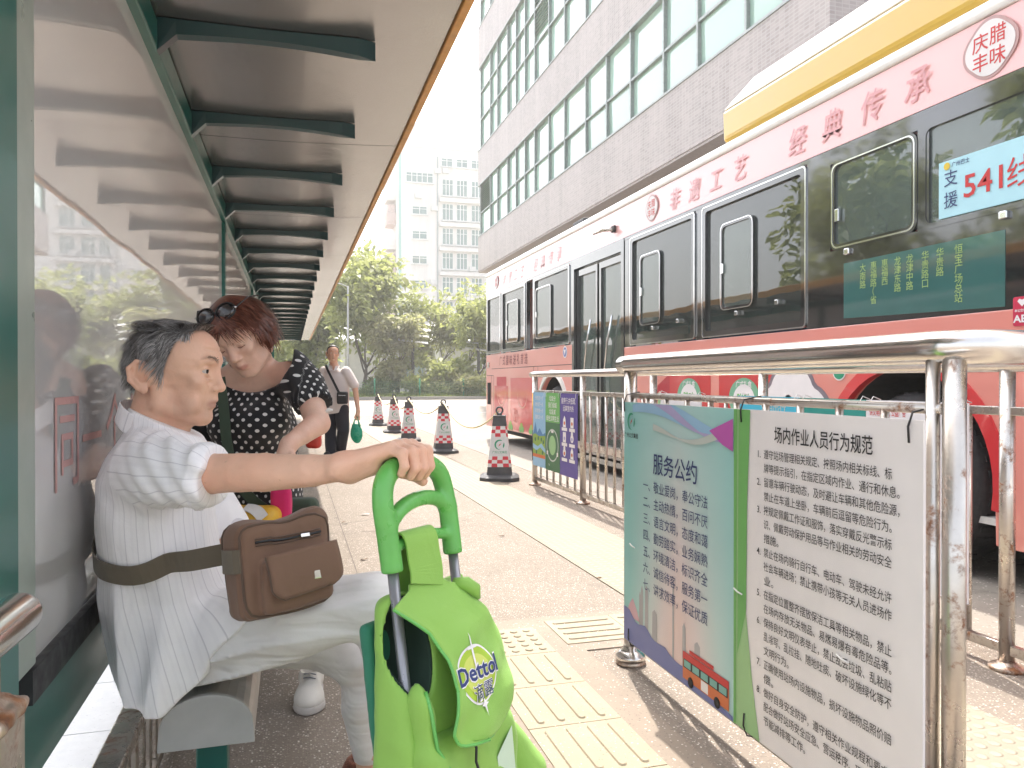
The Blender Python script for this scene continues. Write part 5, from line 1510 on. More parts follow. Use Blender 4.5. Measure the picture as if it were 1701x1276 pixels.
# print on the lower side: gift boxes, badge, small marks
mb = MB()
def bpoly(pts, mi, l): mb.add([(BX-l, y, z) for y, z in pts], [tuple(range(len(pts)))], mi)
def brect(y0, y1, z0, z1, mi, l): bpoly([(y0, z0), (y1, z0), (y1, z1), (y0, z1)], mi, l)
brect(11.9, 12.75, 0.28, 0.95, 0, 0.002); brect(10.55, 11.75, 0.27, 1.08, 0, 0.0025); brect(10.36, 10.53, 0.27, 1.02, 1, 0.002); brect(12.0, 12.6, 0.95, 1.10, 1, 0.0025)
for y in (11.1, 12.3):
    A = [(y+0.25*math.cos(a), 0.86+0.22*math.sin(a)) for a in np.linspace(math.pi, 2*math.pi, 15)]
    for p, q in zip(A[:-1], A[1:]): bpoly([p, q, (q[0], q[1]-0.025), (p[0], p[1]-0.025)], 2, 0.004)
letter(mb, '腊味', (BX-0.005, 11.55, 0.52), XD, YD, 0.10, 3, 0.01); letter(mb, '礼盒', (BX-0.005, 11.55, 0.40), XD, YD, 0.10, 3, 0.01); letter(mb, '腊味', (BX-0.005, 10.50, 0.55), XD, YD, 0.06, 3, 0.01)
for y in (12.7, 12.2, 11.8, 11.2, 10.7, 10.45):
    for k in range(3): 
        c = (y-0.06*k, 0.30+0.05*(k % 2)); bpoly([(c[0]+0.07*math.cos(a), c[1]+0.05*math.sin(a)) for a in np.linspace(0, 6.28, 10)[:-1]], 4 if k != 1 else 5, 0.004+0.0004*k)
# boxes seen over the railing
for (y, r_) in ((6.05, 0.0), (5.2, 0.0)):
    s = 1 if y > 5.7 else -1
    brect(y-0.36, y+0.36, 0.40, 1.10, 0, 0.002)
    bpoly([(y+0.36*s, 1.10), (y+0.72*s, 0.94), (y+0.72*s, 0.55), (y+0.36*s, 0.45)], 1, 0.002)
    A = [(y+0.21*math.cos(a), 0.90+0.16*math.sin(a)) for a in np.linspace(0, 6.28, 26)[:-1]]; bpoly(A, 6, 0.004)
    A = [(y+0.15*math.cos(a), 0.88+0.13*math.sin(a)) for a in np.linspace(0, 6.28, 26)[:-1]]; bpoly(A, 7, 0.005)
    letter(mb, '腊味', (BX-0.006, y, 0.855), XD, YD, 0.09, 4, 0.02, align='c'); letter(mb, '广式礼盒', (BX-0.006, y, 0.99), XD, YD, 0.05, 7, 0.015, align='c')
    bpoly([(y+0.55*s+0.05*math.cos(a), 0.88+0.06*math.sin(a)) for a in np.linspace(0, 6.28, 16)[:-1]], 2, 0.004)
mb.build('side_print', [M['bus_deep'], flat('crimson_print', (0.42, 0.015, 0.03)), flat('peach_print', (0.66, 0.36, 0.28)), flat('soft_red_print', (0.66, 0.20, 0.18)), P['green'], P['grass'], flat('mint_print', (0.18, 0.42, 0.27)), P['white']], BUS, fix=False)
def cloud(y, z, r, l, m_, nm):
    A = []
    for k in range(60):
        a = 2*math.pi*k/60; q = r*(0.86+0.20*abs(math.cos(2*a-0.0))**0.8); A.append((y+1.1*q*math.cos(a), z+q*math.sin(a)))
    return MB().prism(A, 'x', BX-l, BX-l+0.0012).build(nm, m_, BUS)
cloud(4.62, 0.78, 0.38, 0.0025, flat('badge_grey', (0.20, 0.17, 0.20)), 'print_badge'); cloud(4.62, 0.78, 0.345, 0.004, P['white'], 'print_badge')
mb = MB(); letter(mb, '老广味', (BX-0.0055, 4.62, 0.72), XD, YD, 0.17, 0, 0.03, align='c'); mb.build('print_lettering', P['red'], BUS, fix=False)
mb = MB(); mb.lathe([(0.062, -0.002), (0.062, -0.004)], (BX, 4.13, 1.10), 'x', 24, 0); mb.lathe([(0.053, -0.004), (0.053, -0.0055)], (BX, 4.13, 1.10), 'x', 24, 1); letter(mb, 'EV', (BX-0.0065, 4.13, 1.085), XD, YD, 0.05, 0, 0.02, align='c')
mb.build('fuel_mark', [P['white'], flat('mark_green', (0.02, 0.30, 0.16))], BUS, fix=False)
mb = MB(); mb.lathe([(0.075, -0.002), (0.075, -0.004)], (BX, 9.22, 1.40), 'x', 24, 0); mb.lathe([(0.062, -0.004), (0.062, -0.005)], (BX, 9.22, 1.40), 'x', 24, 1); mb.add([(BX-0.0065, 9.26, 1.43), (BX-0.0065, 9.18, 1.43), (BX-0.0065, 9.22, 1.36)], [(0, 1, 2)], 0)
mb.build('round_mark', [P['white'], P['blue']], BUS, fix=False)
# panel gaps, vents, hatch handles, side camera
mb = MB()
mb.box((BX-0.0012, 8.98, 1.235), (BX+0.001, 12.95, 1.243))
for y in (12.95, 12.80): mb.box((BX-0.0012, y, 0.3), (BX+0.001, y+0.008, 1.12))
for y in (10.34, 10.54): mb.box((BX-0.0012, y, 0.26), (BX+0.001, y+0.008, 1.23))
mb.box((BX-0.0012, 12.81, 1.12), (BX+0.001, BR-0.03, 1.128)); mb.box((BX-0.0012, 2.9, 1.19), (BX+0.001, 7.4, 1.197))
mb.build('panel_gap', M['ink'], BUS)
mb = MB()
for k in range(13): mb.box((BX-0.006, 13.0+0.018*k, 0.62), (BX+0.0, 13.008+0.018*k, 1.0))
mb.build('side_vent', M['bus_dark'], BUS)
MB().box((BX-0.012, 13.10, 1.26), (BX, 13.22, 1.36)).build('hatch_handle', M['steel_worn'], BUS, bevel=0.004)
SC = MB().box((BX-0.03, 7.62, 2.63), (BX-0.004, 7.70, 2.70)).build('side_camera', M['black'], BUS, bevel=0.005)
MB().tube([(BX-0.02, 7.66, 2.66), (BX-0.10, 7.75, 2.67), (BX-0.14, 7.93, 2.655)], [0.02, 0.022, 0.012], 10).build('camera_arm', M['steel_worn'], SC)
MB().box((BX+0.2, 9.1, 3.03), (BX+0.6, 9.5, 3.10)).build('roof_vent', M['black'], BUS, bevel=0.02)
# ---------------------------------------------------------------- people: skin, hair, cloth materials
def skin_mat(name, c, lip=(0.42, 0.16, 0.13), spots=0.5):
    m, nt, b = new_mat(name)
    co = ocoord(nt); a = node(nt, 'ShaderNodeSeparateXYZ'); lk(nt, attr(nt), a.inputs[0])
    col = mixc(nt, noise(nt, co, 28, 5, 0.6), mul(c, 0.86), mul(c, 1.12))
    blotch = ramp(nt, noise(nt, co, 11, 3), [(0.45, (0, 0, 0)), (0.7, (0.35, 0.35, 0.35))])
    col = mixc(nt, blotch, col, (c[0]*0.98, c[1]*0.72, c[2]*0.66))
    sp = ramp(nt, noise(nt, co, 75, 2), [(0.70, (0, 0, 0)), (0.76, (spots, spots, spots))])
    col = mixc(nt, sp, col, mul(c, 0.55))
    col = mixc(nt, a.outputs[0], col, lip)
    col = mixc(nt, a.outputs[1], col, (0.16, 0.13, 0.12))
    lk(nt, col, b.inputs['Base Color']); b.inputs['Roughness'].default_value = 0.48
    b.inputs['Subsurface Weight'].default_value = 0.12
    b.inputs['Subsurface Radius'].default_value = (0.012, 0.005, 0.003)
    n1 = bump(nt, b, mathn(nt, 'ADD', noise(nt, co, 170, 4, 0.6), noise(nt, co, 55, 3, 0.6, 0.8)), 0.0016, 0.45)
    return m
M['skin_man'] = skin_mat('tanned_skin', (0.69, 0.425, 0.30))
M['skin_woman'] = skin_mat('fair_skin', (0.72, 0.47, 0.36), (0.50, 0.20, 0.17), 0.15)
def hair_mat(name, stops, rough=0.45):
    m, nt, b = new_mat(name)
    g = node(nt, 'ShaderNodeNewGeometry')
    f = mathn(nt, 'ADD', mathn(nt, 'MULTIPLY', g.outputs['Random Per Island'], 0.75), mathn(nt, 'MULTIPLY', noise(nt, ocoord(nt), 30, 3), 0.3))
    lk(nt, ramp(nt, f, stops), b.inputs['Base Color']); b.inputs['Roughness'].default_value = rough
    return m
M['hair_grey'] = hair_mat('greying_hair', [(0.1, (0.035, 0.033, 0.032)), (0.5, (0.14, 0.134, 0.13)), (0.95, (0.52, 0.51, 0.50))])
M['hair_red'] = hair_mat('auburn_hair', [(0.1, (0.035, 0.013, 0.010)), (0.5, (0.14, 0.048, 0.030)), (0.95, (0.32, 0.12, 0.075))], 0.35)
M['hair_black'] = mk('black_hair', (0.02, 0.018, 0.017), 0.5)
M['eye_white'] = mk('eye_white', (0.46, 0.42, 0.39), 0.15, var=0.04); M['iris'] = mk('iris', (0.03, 0.018, 0.012), 0.1, var=0.1)
def cloth(name, c, weave=900.0, fold=None, rough=0.85, var=0.06):
    m, nt, b = new_mat(name)
    co = ocoord(nt)
    lk(nt, mixc(nt, noise(nt, co, 9, 5), mul(c, 1-var), mul(c, 1+var)), b.inputs['Base Color'])
    b.inputs['Roughness'].default_value = rough; b.inputs['Sheen Weight'].default_value = 0.15
    h = mathn(nt, 'ADD', mathn(nt, 'MULTIPLY', noise(nt, co, weave, 2), 0.25), noise(nt, co, 26, 4, 0.5, 0.6))
    n0 = bump(nt, b, h, 0.004, 0.35)
    if fold:                                            # (rotation about y, stretch, scale, depth): creases running one way
        mp = node(nt, 'ShaderNodeMapping'); lk(nt, co, mp.inputs[0]); mp.inputs['Rotation'].default_value = (0, fold[0], 0); mp.inputs['Scale'].default_value = fold[1]
        bump(nt, b, noise(nt, mp.outputs[0], fold[2], 1.5, 0.45, 0.5), fold[3], 0.8, n0)
    return m
M['trousers'] = cloth('grey_trousers', (0.73, 0.715, 0.70), fold=(R(20), (0.14, 1, 1), 24.0, 0.022))
# striped shirt
m = cloth('striped_shirt', (0.86, 0.845, 0.85), fold=(R(-10), (1, 1, 0.22), 22.0, 0.010)); nt = m.node_tree; b = nt.nodes['Principled BSDF']
a = node(nt, 'ShaderNodeSeparateXYZ'); lk(nt, attr(nt), a.inputs[0])
def stripe(src, period, off, w):
    return mathn(nt, 'LESS_THAN', mathn(nt, 'ABSOLUTE', mathn(nt, 'SUBTRACT', mathn(nt, 'FRACT', mathn(nt, 'ADD', mathn(nt, 'DIVIDE', src, period), off)), 0.5)), w)
s1 = stripe(a.outputs[0], 0.027, 0.0, 0.035); s2 = stripe(a.outputs[0], 0.027, 0.42, 0.10)
base = b.inputs['Base Color'].links[0].from_socket
c = mixc(nt, mathn(nt, 'MULTIPLY', s2, 0.16), base, (0.68, 0.66, 0.69)); c = mixc(nt, mathn(nt, 'MULTIPLY', s1, 0.34), c, (0.27, 0.25, 0.30))
lk(nt, c, b.inputs['Base Color']); M['shirt'] = m
# polka dots
m = cloth('polka_dress', (0.014, 0.014, 0.016), rough=0.8); nt = m.node_tree; b = nt.nodes['Principled BSDF']
a = node(nt, 'ShaderNodeSeparateXYZ'); lk(nt, attr(nt), a.inputs[0])
def dots(px, ox, oy, r):
    fx_ = mathn(nt, 'SUBTRACT', mathn(nt, 'FRACT', mathn(nt, 'ADD', mathn(nt, 'DIVIDE', a.outputs[0], px), ox)), 0.5)
    fy_ = mathn(nt, 'SUBTRACT', mathn(nt, 'FRACT', mathn(nt, 'ADD', mathn(nt, 'DIVIDE', a.outputs[1], px), oy)), 0.5)
    return mathn(nt, 'LESS_THAN', mathn(nt, 'ADD', mathn(nt, 'MULTIPLY', fx_, fx_), mathn(nt, 'MULTIPLY', fy_, fy_)), r*r)
d = mathn(nt, 'MAXIMUM', dots(0.034, 0.0, 0.0, 0.15), dots(0.034, 0.5, 0.5, 0.15))
lk(nt, mixc(nt, d, b.inputs['Base Color'].links[0].from_socket, (0.70, 0.69, 0.67)), b.inputs['Base Color']); M['polka'] = m

def sdf_obj(name, fn, lo, hi, h, mat_, parent, uvf=None, it=1):
    V, Q = surf(fn, lo, hi, h)
    V = relax(V, Q, it, 0.4)
    return MB().add(V, Q, 0, True, uvf(V) if uvf else None).build(name, mat_, parent, fix=False)
def grad(fn, p, e=0.002):
    P = np.array([p+[e, 0, 0], p-[e, 0, 0], p+[0, e, 0], p-[0, e, 0], p+[0, 0, e], p-[0, 0, e]])
    d = fn(_n(P)); g = np.array([d[0]-d[1], d[2]-d[3], d[4]-d[5]]); return g/(np.linalg.norm(g)+1e-9)
def push(fn, p, off, n=4):
    """moves p along the gradient of fn to the distance off"""
    p = np.array(p, float)
    for _ in range(n):
        g = grad(fn, p); p = p + g*(off - float(fn(_n(p[None]))[0]))
    return p
def ribbon_mesh(mb, pts, nrm, w, t=0.0025, mi=0):
    """flat strap along pts; nrm = outward normal at each point"""
    P = np.array(pts, float); n = len(P); V = []
    for i in range(n):
        d = P[min(i+1, n-1)]-P[max(i-1, 0)]; d /= np.linalg.norm(d)
        N_ = np.array(nrm[i], float); s_ = np.cross(d, N_); s_ /= np.linalg.norm(s_); N_ = np.cross(s_, d)
        ww = w[i] if hasattr(w, '__len__') else w
        for (a, b2) in ((-1, 0), (1, 0), (1, 1), (-1, 1)): V.append(P[i]+s_*a*ww/2+N_*b2*t)
    Fs = [(i*4+k, i*4+(k+1) % 4, i*4+4+(k+1) % 4, i*4+4+k) for i in range(n-1) for k in range(4)] + [(0, 1, 2, 3), (n*4-4, n*4-1, n*4-2, n*4-3)]
    mb.add(V, Fs, mi, False)
def spline(pts, n=40):
    P = np.array(pts, float); k = len(P); out = []
    P = np.vstack([2*P[0]-P[1], P, 2*P[-1]-P[-2]])
    for i in range(n):
        s = (k-1)*i/(n-1); j = min(int(s), k-2); t = s-j
        a, b2, c, d = P[j], P[j+1], P[j+2], P[j+3]
        out.append(0.5*((2*b2)+(c-a)*t+(2*a-5*b2+4*c-d)*t*t+(3*b2-a-3*c+d)*t**3))
    return np.array(out)
def strands(rs, roots, nrm, dirf, L, w, seg=3, lift=0.3, curl=0.0):
    """tapered flat hairs growing from roots; dirf(p) gives the combing direction"""
    n = len(roots); p = np.array(roots, float); V = []; d = np.array(nrm, float)
    ln = L*(0.55+0.9*rs.rand(n))
    for i in range(seg+1):
        c = dirf(p); c = c - d*0
        t = d*(lift*(1-i/seg)) + c*(0.55+0.45*i/seg) + rs.normal(size=(n, 3))*curl
        t /= np.linalg.norm(t, axis=1)[:, None]
        s_ = np.cross(t, d); s_ /= (np.linalg.norm(s_, axis=1)[:, None]+1e-9)
        ww = (w*(1-0.85*(i/seg)**1.5))
        V.append(np.stack([p-s_*ww/2, p+s_*ww/2], 1))
        p = p + t*(ln/seg)[:, None]
    A = np.stack(V, 1)                              # n, seg+1, 2, 3
    b = np.arange(n)[:, None]*(2*(seg+1)) + 2*np.arange(seg)[None]
    Q = np.stack([b, b+1, b+3, b+2], -1).reshape(-1, 4)
    return A.reshape(-1, 3), Q

# ---------------------------------------------------------------- a head as a distance field; x forward, y left, z up
HAIRLINE_X = [-0.13, -0.085, -0.068, -0.052, -0.015, 0.004, 0.016, 0.032, 0.054, 0.075, 0.12]
HAIRLINE_Z = [-0.058, -0.055, -0.03, 0.026, 0.026, -0.012, 0.020, 0.060, 0.080, 0.103, 0.16]
def head_core(Q):
    d = sd_ell(Q, (-0.006, 0, 0.028), (0.091, 0.076, 0.081))
    return smin(d, sd_ell(Q, (0.043, 0, 0.028), (0.050, 0.063, 0.056)), 0.03)
def head_sdf(Q, female=False, closed=False, age=1.0):
    Y = np.abs(Q[:, 1]); S = np.stack([Q[:, 0], Y, Q[:, 2]], 1)
    d = head_core(Q)
    d = smin(d, sd_ell(Q, (0.043, 0, -0.034), (0.043, 0.054, 0.064)), 0.025)
    d = smin(d, sd_ell(Q, (0.020, 0, -0.072), (0.056, 0.048, 0.034)), 0.02)
    d = smin(d, sd_chain(S, [(-0.014, 0.058, -0.015), (-0.012, 0.052, -0.070), (0.055, 0.016, -0.100)], [0.013, 0.016, 0.015]), 0.022)
    d = smin(d, sd_ell(Q, (0.061, 0, -0.101), (0.019, 0.020, 0.017)), 0.016)
    d = smin(d, sd_ell(S, (0.058, 0.042, -0.022), (0.022, 0.020, 0.016)), 0.018)          # cheekbones
    d = smin(d, sd_cap(S, (0.088, 0.010, 0.024), (0.070, 0.046, 0.023), 0.0085, 0.007), 0.014)   # brow
    d = smax(d, -sd_ell(S, (0.096, 0.033, 0.003), (0.019, 0.019, 0.011)), 0.014)           # sockets
    d = smin(d, sd_cap(Q, (0.086, 0, 0.012), (0.099, 0, -0.030), 0.0075, 0.0105), 0.010)  # nose
    d = smin(d, sd_ell(Q, (0.1005, 0, -0.0345), (0.0105, 0.0115, 0.010)), 0.006)
    d = smin(d, sd_ell(S, (0.089, 0.0125, -0.0375), (0.0105, 0.0075, 0.0085)), 0.005)
    d = smax(d, -sd_ell(S, (0.0955, 0.0068, -0.0462), (0.005, 0.0033, 0.004)), 0.003)      # nostrils
    d = smin(d, sd_cap(Q, (0.083, 0, -0.050), (0.086, 0, -0.062), 0.010), 0.010)
    d = smin(d, sd_cap(S, (0.0862, 0.0, -0.0640), (0.072, 0.025, -0.0715), 0.0052, 0.0026), 0.005)  # lips
    d = smin(d, sd_cap(S, (0.0848, 0.0, -0.0762), (0.071, 0.022, -0.0745), 0.0062, 0.0028), 0.005)
    d = smax(d, -sd_cap(S, (0.0955, 0.0, -0.0695), (0.0775, 0.029, -0.0755), 0.0040, 0.0030), 0.0025)
    d = smax(d, -sd_cap(S, (0.0845, 0.019, 0.0175), (0.071, 0.047, 0.0135), 0.0010), 0.004)
    d = smax(d, -sd_ell(S, (0.046, 0.064, -0.045), (0.022, 0.010, 0.024)), 0.02)
    d = smax(d, -sd_cap(Q, (0.090, -0.012, -0.0885), (0.090, 0.012, -0.0885), 0.006), 0.010)
    d = smax(d, -sd_cap(S, (0.090, 0.018, -0.043), (0.0785, 0.037, -0.070), 0.0016, 0.0022), 0.007*age+0.001)   # folds beside the nose
    d = smax(d, -sd_cap(S, (0.083, 0.020, -0.013), (0.069, 0.045, -0.012), 0.0012), 0.006)  # under the eye
    if age > 0.8:
        for z in (0.047, 0.058):
            d = smax(d, -sd_cap(S, (0.0975, 0.0, z), (0.080, 0.042, z+0.003), 0.0006), 0.007)
        d = smax(d, -sd_cap(S, (0.084, 0.017, -0.022), (0.068, 0.046, -0.026), 0.001), 0.008)
        d = smax(d, -sd_cap(S, (0.082, 0.026, -0.078), (0.066, 0.036, -0.098), 0.001), 0.009)
        d = smin(d, sd_ell(S, (0.052, 0.043, -0.070), (0.020, 0.012, 0.018)), 0.016)
    E_ = (0.0735, 0.0318, 0.0025)
    lid = sd_ell(S, E_, (0.0138, 0.0148, 0.0128))
    if not closed:
        lid = smax(lid, -sd_ell(S, (0.087, 0.0335, 0.0008), (0.016, 0.0135, 0.0034)), 0.0015)
        d = smax(d, -sd_ell(S, (0.087, 0.0335, 0.0012), (0.012, 0.0125, 0.0036)), 0.002)
    d = smin(d, lid, 0.0028)
    # ears
    c_, s_ = math.cos(0.35), math.sin(0.35)
    rot = np.array([[c_, s_, 0], [-s_, c_, 0], [0, 0, 1.0]])
    ear = sd_ell(S, (-0.040, 0.076, -0.012), (0.021, 0.0075, 0.031), rot)
    ear = smin(ear, sd_ell(S, (-0.034, 0.075, -0.040), (0.010, 0.006, 0.010)), 0.006)
    hx = [(-0.022, 0.074, 0.004), (-0.030, 0.079, 0.018), (-0.045, 0.085, 0.019), (-0.060, 0.089, 0.004), (-0.058, 0.087, -0.020), (-0.044, 0.080, -0.038)]
    ear = smax(ear, -sd_ell(S, (-0.038, 0.086, -0.004), (0.0155, 0.008, 0.020), rot), 0.004)
    ear = smax(ear, -sd_ell(S, (-0.032, 0.084, -0.014), (0.0095, 0.012, 0.012), rot), 0.004)
    ear = smin(ear, sd_chain(S, hx, [0.0040, 0.0048, 0.0048, 0.0046, 0.0045, 0.0048], 0.003), 0.003)
    ear = smin(ear, sd_chain(S, [(-0.046, 0.0845, 0.008), (-0.050, 0.0845, -0.012), (-0.040, 0.0815, -0.028)], [0.0024, 0.0028, 0.0024]), 0.006)
    ear = smin(ear, sd_ell(S, (-0.022, 0.076, -0.016), (0.005, 0.004, 0.007)), 0.004)
    d = smin(d, ear, 0.006)
    return d
def head_attr(Q, S_, lips=1.0, stubble=0.0, scalp=0.0):
    """x = lip colour, y = dark tint of stubble and scalp hair"""
    u = np.zeros((len(Q), 3)); Y = np.abs(Q[:, 1])
    l = ((Q[:, 0]-0.086)/0.016)**2 + (Y/0.023)**2*0.9 + ((Q[:, 2]+0.0700)/0.0105)**2
    u[:, 0] = np.clip(1.6-1.3*l, 0, 1)*0.75*lips
    u[:, 1] = stubble*np.clip(1-((Q[:, 2]+0.085)/0.03)**2, 0, 1)*(Q[:, 0] > 0.02)
    if scalp: u[:, 1] = np.maximum(u[:, 1], np.clip((Q[:, 2]-hairline(Q)+0.004)/0.016, 0, 1)*scalp*(Y < 0.079))
    u[:, 2] = 0.01
    return u
def eyes(parent, B, c, gaze=(1, -0.1, -0.02)):
    for s_ in (1, -1):
        mb = MB(); g = np.array(gaze, float); g /= np.linalg.norm(g); Bg = basis(g, (0, 0, 1))
        e = np.array([0.0735, 0.0318*s_, 0.0025]); r = 0.0124
        nr, ns = 14, 20; V = []; Fs = []; mi = []
        for i in range(nr+1):
            t = math.pi*i/nr
            for k in range(ns):
                a = 2*math.pi*k/ns
                V.append(e + r*(math.cos(t)*Bg[0] + math.sin(t)*(math.cos(a)*Bg[1]+math.sin(a)*Bg[2])))
        V = np.array(V) @ B + c
        for i in range(nr):
            mb.add(V[i*ns:(i+2)*ns], [(k, (k+1) % ns, ns+(k+1) % ns, ns+k) for k in range(ns)], 1 if i < 2 else 0, True)
        mb.build('eye', [M['eye_white'], M['iris']], parent, fix=False)
def hairline(Q, dx=0.0):
    return np.interp(Q[:, 0]+dx, HAIRLINE_X, HAIRLINE_Z)
def finger(P, pts, r): return sd_chain(P, pts, r, 0.004)

# ================================================================ seated man
hc = W(292, 617, 1.70)
B = basis((0.955, -0.295, -0.02), (0.0, 0.0, 1.0))
toL = lambda P: (P - _n(hc)) @ _n(B.T)
toW = lambda Q: np.asarray(Q) @ B + hc
MAN = empty('person', (-0.2, 1.9, 0.0), 'elderly man seated in profile in a striped white shirt, gripping the green handle', 'person')
def man_head(P):
    Q = toL(P)
    d = head_sdf(Q)
    d = smin(d, sd_cap(Q, (-0.032, 0, -0.05), (-0.060, 0, -0.19), 0.052, 0.060), 0.022)
    d = smin(d, sd_cap(Q, (0.018, 0, -0.098), (-0.020, 0, -0.18), 0.024, 0.034), 0.02)
    return d + 0.0005*snoise(P, 180, 4) + 0.0010*np.abs(snoise(toL(P)*_n([1, 1, 2.2]), 95, 9))
hv, hq = surf(man_head, hc-np.array([0.118, 0.105, 0.19]), hc+np.array([0.118, 0.105, 0.118]), 0.0024)
hv = relax(hv, hq, 1, 0.35)
hu = head_attr(toL(_n(hv)), None, 0.6, 0.12, 0.7)
# right arm reaching out, with the hand closed on the handle
armp = [W(300, 786, 1.45), W(352, 787, 1.375), W(400, 785, 1.34), W(440, 785, 1.315), W(520, 782, 1.265), W(568, 776, 1.24)]
armr = [0.046, 0.0355, 0.0335, 0.0325, 0.0265, 0.0215]
LL = W(652, 950, 1.20); RL = W(752, 912, 1.335)      # feet of the two handle legs
TR = RL - LL; TR[2] = 0; TW = np.linalg.norm(TR); TR /= TW
TN = np.array([TR[1], -TR[0], 0.0])
TU = np.array([0, 0, 1.0])*math.cos(R(8)) - TN*math.sin(R(8)); TNF = np.cross(TU, -TR); TNF = TN*math.cos(R(8)) + np.array([0, 0, 1.0])*math.sin(R(8))
TO = (LL+RL)/2
def TT(r, n, u): return TO + r*TR + n*TNF + u*TU
HT = 0.158                                            # height of the grip over the leg ends
def fr(r): return TT(r, 0, HT)                        # a point of the grip axis
wr = W(574, 776, 1.235)
def man_arm(P):
    d = sd_chain(P, armp + [wr], armr + [0.0215], 0.02)
    ax = TR; 
    kn = [TT(-0.060+0.0185*i, 0.004, HT+0.031-0.002*abs(i-1.6)) for i in range(4)]     # knuckles, little finger to index
    mid = (kn[0]+kn[3])/2
    palm = None
    for i in range(4):
        e = sd_cap(P, wr + (kn[i]-mid)*0.45 + np.array([0, 0, 0.002]), kn[i], 0.0175, 0.0118)
        palm = e if palm is None else smin(palm, e, 0.010)
    d = smin(d, palm, 0.016)
    heel = sd_cap(P, wr+np.array([0.012, -0.004, -0.010]), (kn[0]+wr)/2+np.array([0.008, -0.002, -0.014]), 0.014, 0.012)
    d = smin(d, heel, 0.014)
    tb = sd_cap(P, wr+np.array([0.01, 0.012, -0.012]), (kn[3]+wr)/2+np.array([0.0, 0.014, -0.016]), 0.015, 0.014)
    d = smin(d, tb, 0.012)
    ln = [0.78, 0.95, 1.0, 0.92]
    for i in range(4):
        k = kn[i]; L = ln[i]; rr = [0.0102, 0.0098, 0.0088, 0.0074] if i else [0.0092, 0.0088, 0.0078, 0.0066]
        p1 = k + TNF*(0.026*L+0.004) - TU*0.010*L + TR*0.001*i
        p2 = p1 + TNF*0.002 - TU*0.027*L
        p3 = p2 - TNF*0.012*L - TU*0.014*L
        d = smin(d, finger(P, [k, p1, p2, p3], rr), 0.0035)
        d = smin(d, sd_ell(P, k+TU*0.003, (0.0105, 0.0105, 0.0098)), 0.006)
    th = [(kn[3]+wr)/2+np.array([0.004, 0.016, -0.018]), TT(0.012, -0.012, HT-0.018), TT(0.004, 0.012, HT-0.030)]
    d = smin(d, finger(P, th, [0.0125, 0.0105, 0.0085]), 0.006)
    d = d + 0.0007*snoise(P, 150, 8) + 0.0009*np.clip(snoise(P*_n([1, 1, 0.4]), 90, 2), 0, 1)
    return d
aw = np.array(armp+[wr]); lo = aw.min(0)-0.07; hi = np.maximum(aw.max(0), fr(0.05))+0.08
av, aq = surf(man_arm, lo, hi, 0.0027)
# ankle above the shoe, the other hand resting on the lap
ank = [W(614, 1245, 1.86), W(614, 1290, 1.88)]
lv_, lq_ = surf(lambda P: sd_cap(P, ank[0], ank[1], 0.036, 0.03), ank[1]-0.06, ank[0]+0.06, 0.006)
fa = [np.array([-0.25, 2.03, 0.80]), np.array([-0.17, 2.07, 0.62]), np.array([-0.05, 1.95, 0.605]), np.array([-0.03, 1.92, 0.61])]
fv, fq = surf(lambda P: smin(sd_chain(P, fa, [0.042, 0.036, 0.026, 0.022], 0.02), sd_ell(P, (0.0, 1.89, 0.615), (0.045, 0.035, 0.018)), 0.02), np.array([-0.31, 1.9, 0.56]), np.array([0.19, 2.12, 0.86]), 0.006)
mb = MB().add(hv, hq, 0, True, hu).add(av, aq, 0, True).add(lv_, lq_, 0, True).add(fv, fq, 0, True)
man_body = mb.build('body', M['skin_man'], MAN, fix=False)
eyes(MAN, B, hc, (1, -0.15, -0.08))
# hair: a thin cap and several thousand hairs over it
def man_hair(P):
    Q = toL(P)
    d = head_core(Q) - 0.0040 - 0.0020*snoise(Q, 120, 5)
    return smax(d, hairline(Q) + 0.010 - Q[:, 2] + 0.006*snoise(Q, 170, 6), 0.008)
cv, cq = surf(man_hair, hc-np.array([0.118, 0.098, 0.08]), hc+np.array([0.118, 0.098, 0.124]), 0.003)
mb = MB().add(cv, cq, 0, True)
rs = np.random.RandomState(4)
def scalp(rs, n, dx=0.0):
    d = rs.normal(size=(n*3, 3)); d /= np.linalg.norm(d, axis=1)[:, None]
    Q = d*np.array([0.091, 0.076, 0.081]) + np.array([-0.006, 0, 0.028])
    for _ in range(4):
        e = 0.002; dd = head_core(_n(Q)); g = np.stack([head_core(_n(Q+v))-dd for v in (np.eye(3)*e)], 1); g /= np.linalg.norm(g, axis=1)[:, None]
        Q = Q - g*dd[:, None]
    k = Q[:, 2] > hairline(Q, dx) + 0.002
    return Q[k][:n], g[k][:n]
def comb_man(Wp):
    Q = (Wp - hc) @ B.T
    top = np.clip((Q[:, 2]-0.055)/0.04, 0, 1)[:, None]
    side = np.array([-0.45, 0, -0.95]); fr_ = np.clip((Q[:, 0]-0.015)/0.05, 0, 1); up = np.stack([-0.75+1.35*fr_, -0.62+0.25*fr_, np.full(len(Q), -0.12)], 1)
    c = side*(1-top) + up*top + 0.28*np.stack([np.sin(Q[:, 1]*160+Q[:, 0]*90), np.cos(Q[:, 0]*140), np.sin(Q[:, 2]*150)], 1)
    c = c/np.linalg.norm(c, axis=1)[:, None]
    return c @ B
M['hair_side'] = hair_mat('grey_side_hair', [(0.1, (0.07, 0.065, 0.060)), (0.5, (0.22, 0.205, 0.195)), (0.95, (0.58, 0.56, 0.54))])
Q_, g_ = scalp(rs, 8000)
V, Fq = strands(rs, (Q_+g_*0.003) @ B + hc, g_ @ B, comb_man, 0.030, 0.00125, 4, 0.30, 0.07)
nside = (Q_[:, 2] < 0.045 + 0.02*rs.normal(size=len(Q_))) & (Q_[:, 0] > -0.06)
Fq = Fq.reshape(len(Q_), -1, 4)
